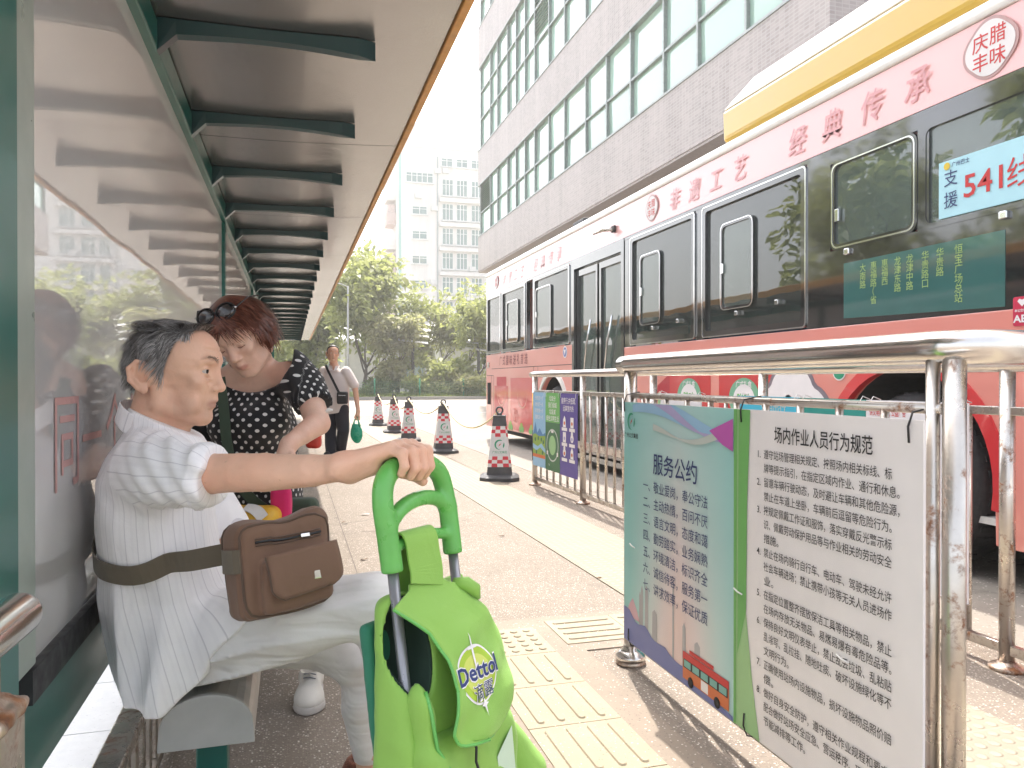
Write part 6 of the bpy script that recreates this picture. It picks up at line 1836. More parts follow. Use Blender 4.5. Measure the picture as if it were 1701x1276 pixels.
mb.add(V, Fq[~nside].reshape(-1, 4), 0, False); mb.add(V, Fq[nside].reshape(-1, 4), 1, False)
mb.build('hair', [M['hair_grey'], M['hair_side']], MAN, fix=False)
# eyebrows
mb = MB()
for s_ in (1, -1):
    n = 260; t = rs.rand(n); q = np.stack([0.0965-0.024*t**1.4, s_*(0.012+0.036*t), 0.0245+0.006*np.sin(t*2.6)+rs.normal(0, 0.0024, n)], 1)
    V, Fq = strands(rs, q @ B + hc, np.tile(np.array([1, 0, 0.3]) @ B, (n, 1)), lambda p: np.tile(np.array([0.1, s_*0.9, -0.05]) @ B, (len(p), 1)), 0.009, 0.0009, 2, 0.5, 0.12)
    mb.add(V, Fq)
mb.build('eyebrow', M['hair_grey'], MAN, fix=False)

kn_r = W(622, 1004, 1.62); an_r = W(700, 1235, 1.68)
th = [W(290, 1080, 1.71), W(400, 1050, 1.655), W(500, 1023, 1.625), kn_r]
# shirt
TZ = [0.34, 0.42, 0.50, 0.58, 0.66, 0.75, 0.83, 0.875, 0.91, 0.94, 0.97]
TCX = [-0.205, -0.222, -0.246, -0.268, -0.280, -0.286, -0.285, -0.276, -0.270, -0.272, -0.278]
TCY = [1.90, 1.90, 1.90, 1.89, 1.875, 1.86, 1.85, 1.845, 1.845, 1.845, 1.845]
TRX = [0.130, 0.144, 0.146, 0.136, 0.124, 0.118, 0.110, 0.102, 0.086, 0.068, 0.060]
TRY = [0.225, 0.222, 0.205, 0.188, 0.182, 0.182, 0.182, 0.165, 0.130, 0.085, 0.068]
def torso(P):
    z = P[:, 2]
    cx, cy, rx, ry = (np.interp(z, TZ, a) for a in (TCX, TCY, TRX, TRY))
    e = np.interp(z, [0.40, 0.62], [3.0, 2.0])
    k = (np.abs((P[:, 0]-cx)/rx)**e + np.abs((P[:, 1]-cy)/ry)**e)**(1/e)
    return ((k-1)*np.minimum(rx, ry)).astype(np.float32)
slv = [np.array([-0.272, 1.715, 0.860]), W(285, 785, 1.47), W(318, 789, 1.425), W(352, 790, 1.378)]
slr = [0.078, 0.066, 0.058, 0.055]
def sleeve(P):
    d = sd_chain(P, slv, slr, 0.02)
    a = slv[-1]; n = np.array([math.cos(YAW), -math.sin(YAW), 0])*0.93 + np.array([0, 0, -0.13]) + (slv[-1]-slv[-2])*1.5; n = n/np.linalg.norm(n)
    t = (P - _n(a)) @ _n(n)
    cuff = np.where(t > -0.030, 0.006, 0.0)
    d = d - cuff*np.clip((t+0.030)/0.004, 0, 1)
    return smax(d, t - 0.004, 0.004)
def shirt_fn(P):
    t = torso(P)
    low = np.clip((0.75-P[:, 2])/0.35, 0, 1)
    t = t + (0.004+0.007*low)*(np.abs(snoise(P*_n([1, 1, 0.22]), 48, 12))*2.2-0.5)*(1-0.92*np.exp(-((P[:, 2]-0.668)/0.040)**2)) + 0.0035*snoise(P*_n([0.6, 0.6, 1.0]) + _n([0, 0, 0.4])*P[:, :1], 46, 21)
    s_ = sleeve(P)
    fold = np.sin(115*(P[:, 0]*0.75 + P[:, 2]*0.9 - P[:, 1]*0.3) + 2.5*snoise(P, 22, 31))
    s_ = s_ + 0.0042*fold*np.clip((P[:, 0]+0.36)/0.12, 0, 1) + 0.002*snoise(P, 70, 33)
    s2 = sd_chain(P, [(-0.26, 1.985, 0.855), (-0.22, 2.05, 0.77), (-0.16, 2.06, 0.67)], [0.076, 0.066, 0.06], 0.02)
    s2 = smax(s2, 0.655 - P[:, 2], 0.004)
    t = smax(t, P[:, 2]-0.955-(P[:, 0]+0.278)*-0.45, 0.004)
    d = smin(smin(t, s_, 0.030), s2, 0.03)
    lap = sd_chain(P, th, [0.088, 0.089, 0.083, 0.060]) - 0.011 + 0.004*snoise(P, 40, 34)
    d = smin(d, lap, 0.02)
    hA, hB = W(406, 1034, 1.60), W(312, 1153, 1.60)
    hd = hB - hA; nx = np.array([-(hd @ eY), 0, hd @ eX]); hn = eX*(-(hd @ eY)) + eY*(hd @ eX); hn = hn/np.linalg.norm(hn)
    if hn @ eX < 0: hn = -hn
    d = smax(d, (P - _n(hA)) @ _n(hn) + 0.006*np.sin(P[:, 2]*55), 0.004)
    d = smax(d, 0.366 - P[:, 2] + 0.005*np.sin(P[:, 1]*40), 0.004)
    return d
def shirt_uv(V):
    P = _n(V); dt = torso(P); ds = sleeve(P)
    z = P[:, 2]; cx, cy = np.interp(z, TZ, TCX), np.interp(z, TZ, TCY)
    th = np.arctan2((P[:, 1]-cy)/1.35, P[:, 0]-cx)
    u = np.stack([th*0.155 + 0.02*(P[:, 0]+0.27)*np.clip(0.6-z, 0, 1), z, np.full(len(z), 0.01)], 1)
    a = (slv[-1]-slv[0]); a = a/np.linalg.norm(a); ax1 = np.cross(a, [0, 0, 1.0]); ax1 /= np.linalg.norm(ax1); ax2 = np.cross(ax1, a)
    rel = V - np.array(slv[0]); th2 = np.arctan2(rel @ ax2, rel @ ax1)
    k = (ds < dt - 0.004) & (z > 0.66)
    u[k, 0] = 0.5 + th2[k]*0.062; u[k, 1] = (rel @ a)[k]
    return u
sdf_obj('shirt', shirt_fn, (-0.43, 1.24, 0.34), (0.0, 2.16, 0.98), 0.0048, M['shirt'], MAN, shirt_uv)
def collar(P):
    Q = toL(P)
    ax0, ax1 = np.array([-0.045, 0, -0.060]), np.array([-0.063, 0, -0.175])
    d = sd_cap(Q, ax0, ax1, 0.0665, 0.0775); 
    inner = sd_cap(Q, ax0+np.array([0, 0, 0.03]), ax1-np.array([0, 0, 0.03]), 0.0595, 0.0705)
    d = smax(d, -inner, 0.002)
    top = Q[:, 2] + 0.098 + 0.55*(Q[:, 0]+0.05); bot = -(Q[:, 2] + 0.150 + 0.62*(Q[:, 0]+0.05))
    return smax(smax(d, top, 0.003), bot, 0.003) + 0.0008*snoise(P, 90, 3)
sdf_obj('collar', collar, hc-np.array([0.15, 0.10, 0.24]), hc+np.array([0.06, 0.10, -0.05]), 0.0024, M['shirt'], MAN, lambda V: np.stack([V[:, 1]*1.0, V[:, 2], 0.01+0*V[:, 0]], 1))

# trousers
kn_l = W(602, 1088, 1.82); an_l = W(612, 1255, 1.86)
def legs(P):
    d = sd_chain(P, th, [0.088, 0.089, 0.083, 0.060])
    d = smin(d, sd_chain(P, [kn_r, kn_r*0.5+an_r*0.5, an_r], [0.060, 0.056, 0.046]), 0.03)
    ax = th[3]-th[0]; ax = _n(ax/np.linalg.norm(ax)); w = (P - _n(th[0])) @ _n(np.cross(np.array([-ax[1], ax[0], 0])*-1, ax)); al = (P - _n(th[0])) @ ax
    cr = np.abs(np.sin(58*w + 5.0*al + 1.1*snoise(P, 11, 40)))**0.7
    d = d + 0.0220*(cr - 0.72)*np.clip(1.15 - al/0.42, 0.25, 1) + 0.0035*np.abs(snoise(P - 0.8*al[:, None]*ax, 70, 44))
    e = sd_chain(P, [(-0.21, 1.98, 0.440), (0.0, 1.93, 0.43), kn_l], [0.088, 0.076, 0.058])
    e = smin(e, sd_chain(P, [kn_l, kn_l*0.5+an_l*0.5+np.array([-0.008, 0, 0]), an_l], [0.056, 0.046, 0.034]), 0.03)
    e = e + 0.010*np.abs(snoise(P*_n([1, 1, 0.4]), 30, 45)) - 0.003 + 0.004*np.sin(60*(P[:, 2]-0.7*P[:, 0])+2*snoise(P, 18, 46))*np.exp(-((P[:, 2]-kn_l[2])/0.09)**2)
    e = smax(e, an_l[2]-0.012 - P[:, 2], 0.003)
    d = np.minimum(d, e)
    d = smin(d, sd_ell(P, (-0.22, 1.90, 0.455), (0.12, 0.15, 0.085)), 0.03)
    return d + 0.0018*snoise(P, 60, 41)
sdf_obj('trousers', legs, (-0.37, 1.40, 0.09), (0.42, 2.14, 0.70), 0.0058, M['trousers'], MAN)
# shoes: brown mesh with black rim
M['shoe_brown'] = mk('brown_mesh_shoe', (0.16, 0.055, 0.030), 0.7, var=0.5, scale=90, bmp=0.6, bscale=300)
M['sole'] = mk('dark_sole', (0.03, 0.03, 0.035), 0.7)
def shoe(name, heel, dirv, L, par, mu, ms, hgt=0.085):
    d_ = np.array([dirv[0], dirv[1], 0.0]); d_ /= np.linalg.norm(d_); Bs = np.array([d_, [-d_[1], d_[0], 0], [0, 0, 1.0]])
    o = np.array([heel[0], heel[1], 0.0]) + d_*0.035
    def f(P):
        Q = (P - _n(o)) @ _n(Bs.T)
        d = sd_cap(Q, (0.005, 0, 0.045), (L-0.085, 0, 0.038), 0.036, 0.034)
        d = smin(d, sd_ell(Q, (L-0.09, 0.004, 0.03), (0.062, 0.044, 0.034)), 0.03)
        d = smin(d, sd_cap(Q, (0.012, 0, 0.05), (0.022, 0, hgt), 0.034, 0.036), 0.025)
        d = smax(d, -sd_cap(Q, (0.018, 0, hgt+0.015), (0.022, 0, hgt-0.012), 0.028), 0.006)
        d = smax(d, Q[:, 2]-hgt, 0.006)
        return smax(d, 0.022-Q[:, 2], 0.003)
    def g(P):
        Q = (P - _n(o)) @ _n(Bs.T)
        d = smin(sd_cap(Q*_n([1, 1, 0.4]), (0.004, 0, 0), (L-0.09, 0.003, 0), 0.039, 0.042), sd_ell(Q*_n([1, 1, 0.4]), (L-0.09, 0.004, 0), (0.066, 0.047, 0.03)), 0.02)
        return smax(smax(d, Q[:, 2]-0.026, 0.003), -Q[:, 2]+0.0005, 0.002)
    lo = o - 0.36; hi = o + 0.36
    c0, c1 = o-d_*0.05, o+d_*(L); lo = np.minimum(c0, c1)-0.06; hi = np.maximum(c0, c1)+0.06; lo[2] = -0.01; hi[2] = hgt+0.03
    s_ = sdf_obj(name, f, lo, hi, 0.0042, mu, par)
    sdf_obj('sole', g, lo, hi, 0.0045, ms, s_)
    return s_
shoe('shoe', W(566, 1262, 1.95), (0.98, -0.15), 0.255, MAN, M['shoe_brown'], M['sole'])
shoe('shoe', W(660, 1300, 1.70), (0.98, -0.2), 0.255, MAN, M['shoe_brown'], M['sole'])
# ================================================================ green shopping trolley
TROL = empty('shopping_trolley', (TO[0]-TU[0]*0.7, TO[1]-TU[1]*0.7, 0.0), 'bright green wheeled shopping bag with a moulded green handle, held by the seated man', 'shopping trolley')
M['lime_plastic'] = mk('green_plastic', (0.12, 0.42, 0.085), 0.32, var=0.06, coat=0.2)
m = cloth('lime_fabric', (0.24, 0.46, 0.075), 1400, var=0.05, rough=0.6); M['lime'] = m
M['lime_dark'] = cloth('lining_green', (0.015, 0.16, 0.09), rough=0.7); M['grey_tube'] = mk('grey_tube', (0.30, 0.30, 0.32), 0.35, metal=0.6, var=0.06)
def loc3(P):
    D = P - _n(TO); return np.stack([D @ _n(TR), D @ _n(TNF), D @ _n(TU)], 1)
hw = TW/2
HARCH = [tuple(p) for p in spline([(-hw, 0, -0.01), (-hw-0.003, 0, 0.05), (-hw-0.006, 0, 0.105), (-hw+0.004, 0, 0.138), (-hw+0.032, 0, HT-0.001), (0.0, 0, HT+0.003), (hw-0.042, 0, HT-0.004), (hw-0.012, 0, 0.132), (hw-0.001, 0, 0.08), (hw, 0, 0.03), (hw, 0, -0.01)], 44)]
HBAR = [tuple(p) for p in spline([(-hw, 0, 0.066), (-hw*0.55, 0, 0.090), (0, 0, 0.100), (hw*0.55, 0, 0.096), (hw, 0, 0.078)], 16)]
def handle(P):
    Q = loc3(P)
    d = sd_chain(Q, HARCH, list(np.interp(np.linspace(0, 1, len(HARCH)), [0, 0.25, 0.4, 0.6, 0.75, 1], [0.0168, 0.0158, 0.0160, 0.0160, 0.0155, 0.0160])))
    d = smin(d, sd_chain(Q, HBAR, list(np.interp(np.linspace(-1, 1, len(HBAR)), [-1, -0.6, 0, 0.6, 1], [0.0120, 0.0118, 0.0125, 0.0118, 0.0120]))), 0.009)
    d = smin(d, sd_chain(Q, [(-hw, 0, 0.030), (-hw*0.4, 0, 0.038), (hw*0.4, 0, 0.038), (hw, 0, 0.030)], [0.0095, 0.0092, 0.0092, 0.0095]), 0.007)
    return smax(d, -0.004 - Q[:, 2], 0.002)
sdf_obj('handle', handle, TO-np.array([0.13, 0.13, 0.03]), TO+np.array([0.13, 0.13, 0.21]), 0.0026, M['lime_plastic'], TROL)
for s_ in (-1, 1): MB().tube([TT(s_*hw, 0, 0.0), TT(s_*hw, 0, -0.68)], 0.0088, 16).build('frame_tube', M['grey_tube'], TROL)
# strap over the lower crossbar
mb = MB(); SR = -0.020
pts = [TT(SR-0.005, 0.020, -0.034), TT(SR, 0.018, -0.012), TT(SR, 0.0155, 0.012), TT(SR, 0.0145, 0.036), TT(SR, 0.008, 0.0495), TT(SR, -0.006, 0.0505), TT(SR, -0.0145, 0.036), TT(SR, -0.019, -0.02), TT(SR-0.004, -0.022, -0.10)]
nr = [TNF, TNF, TNF, TNF*0.9+TU*0.4, TU+TNF*0.3, TU-TNF*0.4, -TNF, -TNF, -TNF]
ribbon_mesh(mb, spline(pts, 34), np.array([nr[min(int(i/33*8+0.5), 8)] for i in range(34)]), np.interp(np.arange(34), [0, 8, 33], [0.080, 0.080, 0.078]), 0.003)
o = mb.build('strap', M['lime'], TROL)
# sack
def sack0(P):
    Q = loc3(P); u = Q[:, 2]
    w = np.interp(u, [-0.50, -0.38, -0.28, -0.20, -0.12, -0.05], [0.160, 0.146, 0.132, 0.124, 0.116, 0.108])
    dp = np.interp(u, [-0.50, -0.34, -0.24, -0.15, -0.05], [0.074, 0.060, 0.052, 0.046, 0.036])
    c = np.interp(u, [-0.5, -0.3, -0.05], [-0.004, -0.014, -0.022])
    q0 = np.abs(Q[:, 0]-0.004)/w; q1 = np.abs(Q[:, 1]-c)/dp
    d = ((q0**3.0+q1**3.0)**(1/3.0)-1)*np.minimum(w, dp)
    d = smax(d, u+0.048+0.012*np.sin(Q[:, 0]*30+1), 0.016); d = smax(d, -0.68-u, 0.03)
    f = np.abs(snoise(Q*_n([1, 1, 0.22]), 62, 61))
    return d + 0.009*(f-0.25) + 0.0022*np.abs(snoise(Q, 70, 60))
def cavity(P):
    Q = loc3(P)
    return sd_ell(Q, (-0.070, 0.018, -0.120), (0.032, 0.060, 0.078)) + 0.002*snoise(Q, 60, 62)
def sack(P): return smax(sack0(P), -(cavity(P)-0.0045), 0.004)
sdf_obj('sack', sack, TO+np.array([-0.26, -0.30, -0.72]), TO+np.array([0.32, 0.26, -0.02]), 0.0046, M['lime'], TROL)
M['opening_shade'] = cloth('opening_dark', (0.012, 0.035, 0.022), rough=0.8)  # dark colour gives the bag opening its shade
def opening_shade(P): return smax(smax(cavity(P)-0.0062, -cavity(P), 0.001), sack0(P)+0.004, 0.002)
sdf_obj('opening_shade', opening_shade, TO+np.array([-0.20, -0.20, -0.22]), TO+np.array([0.12, 0.16, -0.03]), 0.0026, M['opening_shade'], TROL)
def rim(P):
    Q = loc3(P)
    d = sd_box(Q, (-0.006, -0.050, -0.315), (0.102, 0.010, 0.235), 0.009)
    return d + 0.003*snoise(Q, 50, 63)
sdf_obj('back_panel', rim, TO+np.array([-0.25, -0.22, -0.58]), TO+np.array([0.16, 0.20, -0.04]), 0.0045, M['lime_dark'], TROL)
# flap: a thick sheet with a free left edge
def fn_(r, u):
    n = np.interp(u, [-0.30, -0.262, -0.22, -0.17, -0.12, -0.075, -0.05, -0.027], [0.080, 0.081, 0.078, 0.069, 0.056, 0.040, 0.028, 0.0195])
    b_ = 0.016*(1-(np.clip(np.abs(r-0.02), 0, .13)/0.12)**2)*np.clip((-0.05-u)/0.06, 0, 1)
    w = 0.0022*np.sin(r*60+u*40) + 0.0016*np.sin(u*95-r*40+1.0)
    return n - 0.006 + b_ + w*np.clip((-0.05-u)/0.05, 0, 1)
FU = [-0.027, -0.036, -0.044, -0.052, -0.066, -0.099, -0.140, -0.187, -0.223, -0.246, -0.262, -0.270, -0.276]
FL = [-0.060, -0.066, -0.090, -0.114, -0.100, -0.071, -0.057, -0.055, -0.068, -0.076, -0.070, -0.052, -0.010]
FRt = [0.017, 0.020, 0.034, 0.060, 0.082, 0.114, 0.124, 0.131, 0.129, 0.116, 0.092, 0.066, 0.015]
NR = 60
us = np.linspace(-0.027, -0.276, NR)
nc = 26; V = []
for u in us:
    a, b_ = np.interp(-u, [-x for x in FU], FL), np.interp(-u, [-x for x in FU], FRt)
    for k in range(nc):
        r = a+(b_-a)*k/(nc-1); e = min(k, nc-1-k)/(nc-1)
        curl = 0.006*max(0, 1-e*9) if k < nc/2 else -0.030*max(0, 1-e*5)**1.5
        V.append(TT(r, fn_(r, u)+curl*min(1, max(0, (-0.05-u)/0.03)), u))
Fs = [(i*nc+k, i*nc+k+1, (i+1)*nc+k+1, (i+1)*nc+k) for i in range(NR-1) for k in range(nc-1)]
fo = MB().add(V, Fs, 0, True).build('flap', M['lime'], TROL, fix=False)
md = fo.modifiers.new('thick', 'SOLIDIFY'); md.thickness = 0.0045; md.offset = 0
V = np.array(V).reshape(NR, nc, 3)
edge = [V[i, 0] for i in range(6, NR)] + [V[NR-1, k] for k in range(1, nc)] + [V[i, nc-1] for i in range(NR-2, 6, -1)]
MB().tube(edge, 0.0026, 8).build('piping', M['lime_plastic'], fo)
MB().tube([TT(0.050, 0.016, -0.048), TT(0.066, 0.030, -0.054), TT(0.076, 0.040, -0.066), TT(0.082, 0.040, -0.082)], [0.008, 0.013, 0.012, 0.005], 12).build('toggle', M['lime'], TROL)
MB().tube([TT(-0.03, 0.078, -0.262), TT(-0.022, 0.080, -0.285), TT(-0.024, 0.078, -0.305), TT(-0.018, 0.078, -0.325)], 0.0022, 8).build('cord', M['black'], TROL)
def pouch(P):
    Q = loc3(P)
    d = sd_box(Q, (0.014, 0.012, -0.44), (0.120, 0.056, 0.185), 0.035)
    d = smin(d, sd_ell(Q, (-0.086, 0.030, -0.235), (0.017, 0.026, 0.070)), 0.016)
    return d + 0.004*np.abs(snoise(Q*_n([1, 1, 0.35]), 60, 65)) + 0.002*np.sin(70*(Q[:, 0]+Q[:, 2])+2*snoise(Q, 18, 66))
sdf_obj('front_pouch', pouch, TO+np.array([-0.25, -0.35, -0.66]), TO+np.array([0.32, 0.16, -0.14]), 0.0050, M['lime'], TROL)
MB().tube([push(pouch, TT(*q), 0.001) for q in ((-0.084, 0.055, -0.175), (-0.092, 0.060, -0.21), (-0.088, 0.066, -0.26), (-0.070, 0.075, -0.31), (-0.060, 0.080, -0.36), (-0.055, 0.085, -0.42))], 0.0030, 8).build('zip_tape', M['lime_plastic'], TROL)
def sidefl(P):
    Q = loc3(P)
    d = sd_chain(Q, [(0.118, -0.01, -0.25), (0.145, 0.0, -0.32), (0.20, 0.01, -0.42)], [0.006, 0.030, 0.042], 0.002)
    return d + 0.004*snoise(Q, 45, 68)
sdf_obj('side_flap', sidefl, TO+np.array([-0.05, -0.10, -0.52]), TO+np.array([0.32, 0.30, -0.20]), 0.005, M['lime'], TROL)
# print: oval badge and lettering following the flap
def on_flap(mb, pts, faces, mi, l):
    mb.add([TT(r, fn_(r, u)+l, u) for r, u in pts], faces, mi, True)
cr_, cu_ = 0.000, -0.180
KB = 0.68
def oval(mb, a, b_, mi, l):
    P_ = [(cr_, cu_)]; n = 40
    for q in (0.5, 1.0):
        for k in range(n):
            t = 2*math.pi*k/n; P_.append((cr_+a*KB*q*math.cos(t), cu_+b_*KB*q*math.sin(t)))
    on_flap(mb, P_, [(0, 1+k, 1+(k+1) % n) for k in range(n)] + [(1+k, 1+n+k, 1+n+(k+1) % n, 1+(k+1) % n) for k in range(n)], mi, l)
mb = MB()
oval(mb, 0.066, 0.066, 0, 0.0032); oval(mb, 0.061, 0.061, 1, 0.0037); oval(mb, 0.045, 0.045, 2, 0.0042)
def star(pts, mi, l): on_flap(mb, [(cr_+a*KB, cu_+b_*KB) for a, b_ in pts], [tuple(range(len(pts)))], mi, l)
star([(-0.003, 0.05), (-0.0012, 0.085), (0.0, 0.095), (0.0012, 0.085), (0.003, 0.05), (0.0022, -0.06), (0.0, -0.095), (-0.0022, -0.06)], 0, 0.0048)
star([(-0.016, 0.058), (0.016, 0.058), (0.016, 0.063), (-0.016, 0.063)], 0, 0.0048)
star([(0, -0.05), (0.004, -0.063), (0.015, -0.067), (0.004, -0.071), (0, -0.09), (-0.004, -0.071), (-0.015, -0.067), (-0.004, -0.063)], 0, 0.0052)
def flap_text(s, dr, du, h, w, mi, l, bold, shear=0.0):
    V_, F_ = glyphs(s, bold); V_ = V_.copy(); k = h*KB/0.72
    x = (V_[:, 0]-V_[:, 0].min())/(V_[:, 0].max()-V_[:, 0].min())*w*KB; y = V_[:, 1]*k; x = x + shear*y
    r0, u0 = cr_+dr*KB, cu_+du*KB
    mb.add([TT(r0+a, fn_(r0+a, u0+b_)+l, u0+b_) for a, b_ in zip(x, y)], F_, mi)
flap_text('Dettol', -0.073, -0.010, 0.040, 0.142, 0, 0.0056, 0.045, 0.12)
flap_text('Dettol', -0.070, -0.0085, 0.037, 0.137, 3, 0.0061, 0.022, 0.12)
flap_text('滴露', -0.036, -0.052, 0.029, 0.080, 0, 0.0056, 0.022)
flap_text('滴露', -0.034, -0.051, 0.0275, 0.076, 3, 0.0061, 0.0)
mb.build('badge', [P['white'], flat('badge_green', (0.36, 0.52, 0.04)), flat('badge_lime', (0.55, 0.62, 0.12)), flat('badge_navy', (0.02, 0.035, 0.15))], fo, fix=False)
mb = MB(); lab = [(0.045, -0.325), (0.095, -0.295), (0.10, -0.37), (0.05, -0.39)]
mb.add([push(pouch, TT(r, 0.08, u), 0.002) for r, u in lab], [(0, 1, 2, 3)]); mb.build('patch', flat('patch_pale', (0.52, 0.66, 0.50)), TROL, fix=False)
for s_ in (-1, 1):
    w = MB().lathe([(0.02, -0.016), (0.07, -0.016), (0.078, -0.008), (0.078, 0.008), (0.07, 0.016), (0.02, 0.016)], TT(s_*0.17, 0, 0)*np.array([1, 1, 0]) - TU*np.array([1, 1, 0])*0.66 + np.array([0, 0, 0.078]), 'y', 24).build('wheel', M['black'], TROL)

# ================================================================ brown shoulder bag on the man's lap
BC = W(462, 938, 1.525)
bN = TN*0.92 + (TR*-0.25); bN /= np.linalg.norm(bN); bR = np.cross(np.array([0, 0, 1.0]), bN)*-1; bR = -np.cross(bN, [0, 0, 1.0])*-1
bR = np.cross([0, 0, 1.0], bN); 
if bR @ TR < 0: bR = -bR
bU = np.array([0, 0, 1.0])*math.cos(R(9)) - bN*math.sin(R(9)) - bR*0.07; bU /= np.linalg.norm(bU)
bF = np.cross(bR, bU); bF = bF if bF @ bN > 0 else -bF
SB = empty('shoulder_bag', tuple(BC-bU*0.10), 'brown canvas shoulder bag with flapped front pocket on the lap of the seated man', 'bag')
M['brown'] = cloth('brown_canvas', (0.185, 0.105, 0.066), 1300, var=0.12, rough=0.8); M['brown_dark'] = cloth('brown_trim', (0.105, 0.066, 0.045), 1300, rough=0.8)
M['olive_web'] = cloth('olive_webbing', (0.135, 0.110, 0.075), 1500, rough=0.85)
def bl(P):
    D = P - _n(BC); return np.stack([D @ _n(bR), D @ _n(bF), D @ _n(bU)], 1)
def BT(r, n, u): return BC + r*bR + n*bF + u*bU
def bag_fn(P):
    Q = bl(P); u = Q[:, 2]
    d = sd_box(Q, (0, 0, 0.0), (0.098, 0.047, 0.093), 0.026)
    d = smin(d, sd_box(Q, (0.012, 0.052, -0.030), (0.074, 0.016, 0.052), 0.014), 0.008)
    d = d + 0.006*np.clip((u-0.04)/0.06, 0, 1)*np.sin(Q[:, 0]*48+1) + 0.006*snoise(Q*_n([1, 1, 0.6]), 36, 70) + 0.0024*np.abs(snoise(Q, 70, 71))
    for x in (0.030, -0.030): d = d + 0.0035*np.exp(-((Q[:, 1]-x)/0.0035)**2)*np.where(np.abs(Q[:, 0]) > 0.06, 1, 0.3)
    return d
lo, hi = BC-0.15, BC+0.15
sdf_obj('bag_body', bag_fn, lo, hi, 0.0036, M['brown'], SB)
for x in (0.034, -0.034):                              # seam piping round both faces
    ring = []
    for k in range(49):
        a = 2*math.pi*k/48; c_, s_ = math.cos(a), math.sin(a); q = (abs(c_)**6+abs(s_)**6)**(-1/6)
        ring.append(push(bag_fn, BT(0.094*q*c_, x*1.15, 0.089*q*s_), 0.0006))
    MB().tube(ring, 0.0026, 8, cap=False).build('piping', M['brown_dark'], SB)
# pocket flap
rows = 14; cols = 16; V = []
for i in range(rows):
    s = i/(rows-1); u = 0.030 - 0.082*s
    hw_ = 0.074 if s < 0.72 else 0.074*(1-0.30*((s-0.72)/0.28)**2.2)
    for k in range(cols):
        t = 2*k/(cols-1)-1; V.append(BT(0.016+hw_*t, 0.0785+0.007*math.sin(s*2.6)-0.002*t*t+0.0045*(abs(t) > 0.85)*s, u + 0.006*t))
fl = MB().add(V, [(i*cols+k, i*cols+k+1, (i+1)*cols+k+1, (i+1)*cols+k) for i in range(rows-1) for k in range(cols-1)], 0, True).build('pocket_flap', M['brown'], SB, fix=False)
md = fl.modifiers.new('thick', 'SOLIDIFY'); md.thickness = 0.0045; md.offset = -1
V = np.array(V).reshape(rows, cols, 3)
MB().tube([V[i, 0] for i in range(rows)] + [V[-1, k] for k in range(1, cols)] + [V[i, -1] for i in range(rows-2, -1, -1)], 0.0026, 8).build('piping', M['brown_dark'], fl)
MB().obox(BT(0.034, 0.0875, -0.022), bR*0.0085, bF*0.0022, bU*0.0095).build('badge', M['chrome'], fl, bevel=0.002)
MB().obox(BT(0.034, 0.0898, -0.022), bR*0.0062, bF*0.0008, bU*0.0070).build('badge_plate', M['steel_worn'], fl, bevel=0.001)
zp = [push(bag_fn, BT(-0.060+0.135*k/14, 0.06, 0.050+0.004*k/14), 0.001) for k in range(15)]
MB().tube(zp, 0.0026, 8).build('zip', M['black'], SB); MB().tube([p+bU*0.006 for p in zp], 0.0016, 6).build('zip_edge', M['brown_dark'], SB); MB().tube([p-bU*0.006 for p in zp], 0.0016, 6).build('zip_edge', M['brown_dark'], SB)
MB().obox(zp[10]+bF*0.004, bR*0.010, bF*0.002, bU*0.004).build('zip_pull', M['chrome'], SB, bevel=0.0015)
# strap round the man's back
sp_ = [(168, 884, 1.74), (166, 905, 1.69), (186, 928, 1.64), (230, 939, 1.585), (300, 934, 1.545), (365, 922, 1.525), (415, 914, 1.515)]
pts = spline([W(*q) for q in sp_], 46); pp = []; nn = []
for i, p in enumerate(pts):
    q = push(shirt_fn, p, 0.006) if i < 30 else p
    if i >= 30:
        dd = float(shirt_fn(_n(p[None]))[0]); q = p if dd > 0.006 else push(shirt_fn, p, 0.006)
    pp.append(q); nn.append(grad(shirt_fn, q, 0.006))
pp = np.array(pp)
for _ in range(3): pp[1:-1] = (pp[:-2]+2*pp[1:-1]+pp[2:])/4
nn = np.array(nn); kk = np.clip((np.arange(len(nn))-24)/10, 0, 1)[:, None]; nn = nn*(1-kk) + (-eZ)*kk
for _ in range(6): nn[1:-1] = (nn[:-2]+2*nn[1:-1]+nn[2:])/4
mb = MB(); ribbon_mesh(mb, pp, nn, 0.042, 0.003); mb.build('strap', M['olive_web'], SB)
mb = MB(); q = [push(bag_fn, BT(-0.098, -0.04+0.085*k/8, 0.02), 0.002) for k in range(9)]
ribbon_mesh(mb, q, [-bR]*9, 0.044, 0.003); mb.build('strap_tab', M['olive_web'], SB)
# ================================================================ woman on the bench, head bowed
WOM = empty('person', (-0.12, 2.65, 0), 'woman with short auburn hair in a black polka dot top, head bowed over her lap', 'person')
wc = W(400, 556, 2.36)
WB = basis(-0.84*eZ - 0.50*eY - 0.06*eX, -0.30*eX + 0.80*eY - 0.45*eZ)
wl = lambda P: (P - _n(wc)) @ _n(WB.T)
nb = W(424, 622, 2.52); lb = W(425, 720, 2.54)
shL, shR = W(481, 613, 2.46), W(348, 640, 2.56)
elL, haL = W(528, 703, 2.30), W(480, 738, 2.20)
def woman_skin(P):
    Q = wl(P)
    d = head_sdf(Q, True, True, 0.35)
    nk0 = toW2(np.array([-0.030, 0, -0.06]))
    d = smin(d, sd_cap(P, nk0, nb+np.array([0, 0.01, 0.0]), 0.050, 0.058), 0.03)
    ch = sd_ell(P, W(420, 640, 2.52), (0.125, 0.075, 0.085))
    d = smin(d, ch, 0.04)
    d = smin(d, sd_cap(P, shL+np.array([0, 0, -0.02]), shR+np.array([0, 0, -0.02]), 0.046), 0.04)
    return d + 0.0004*snoise(P, 150, 80)
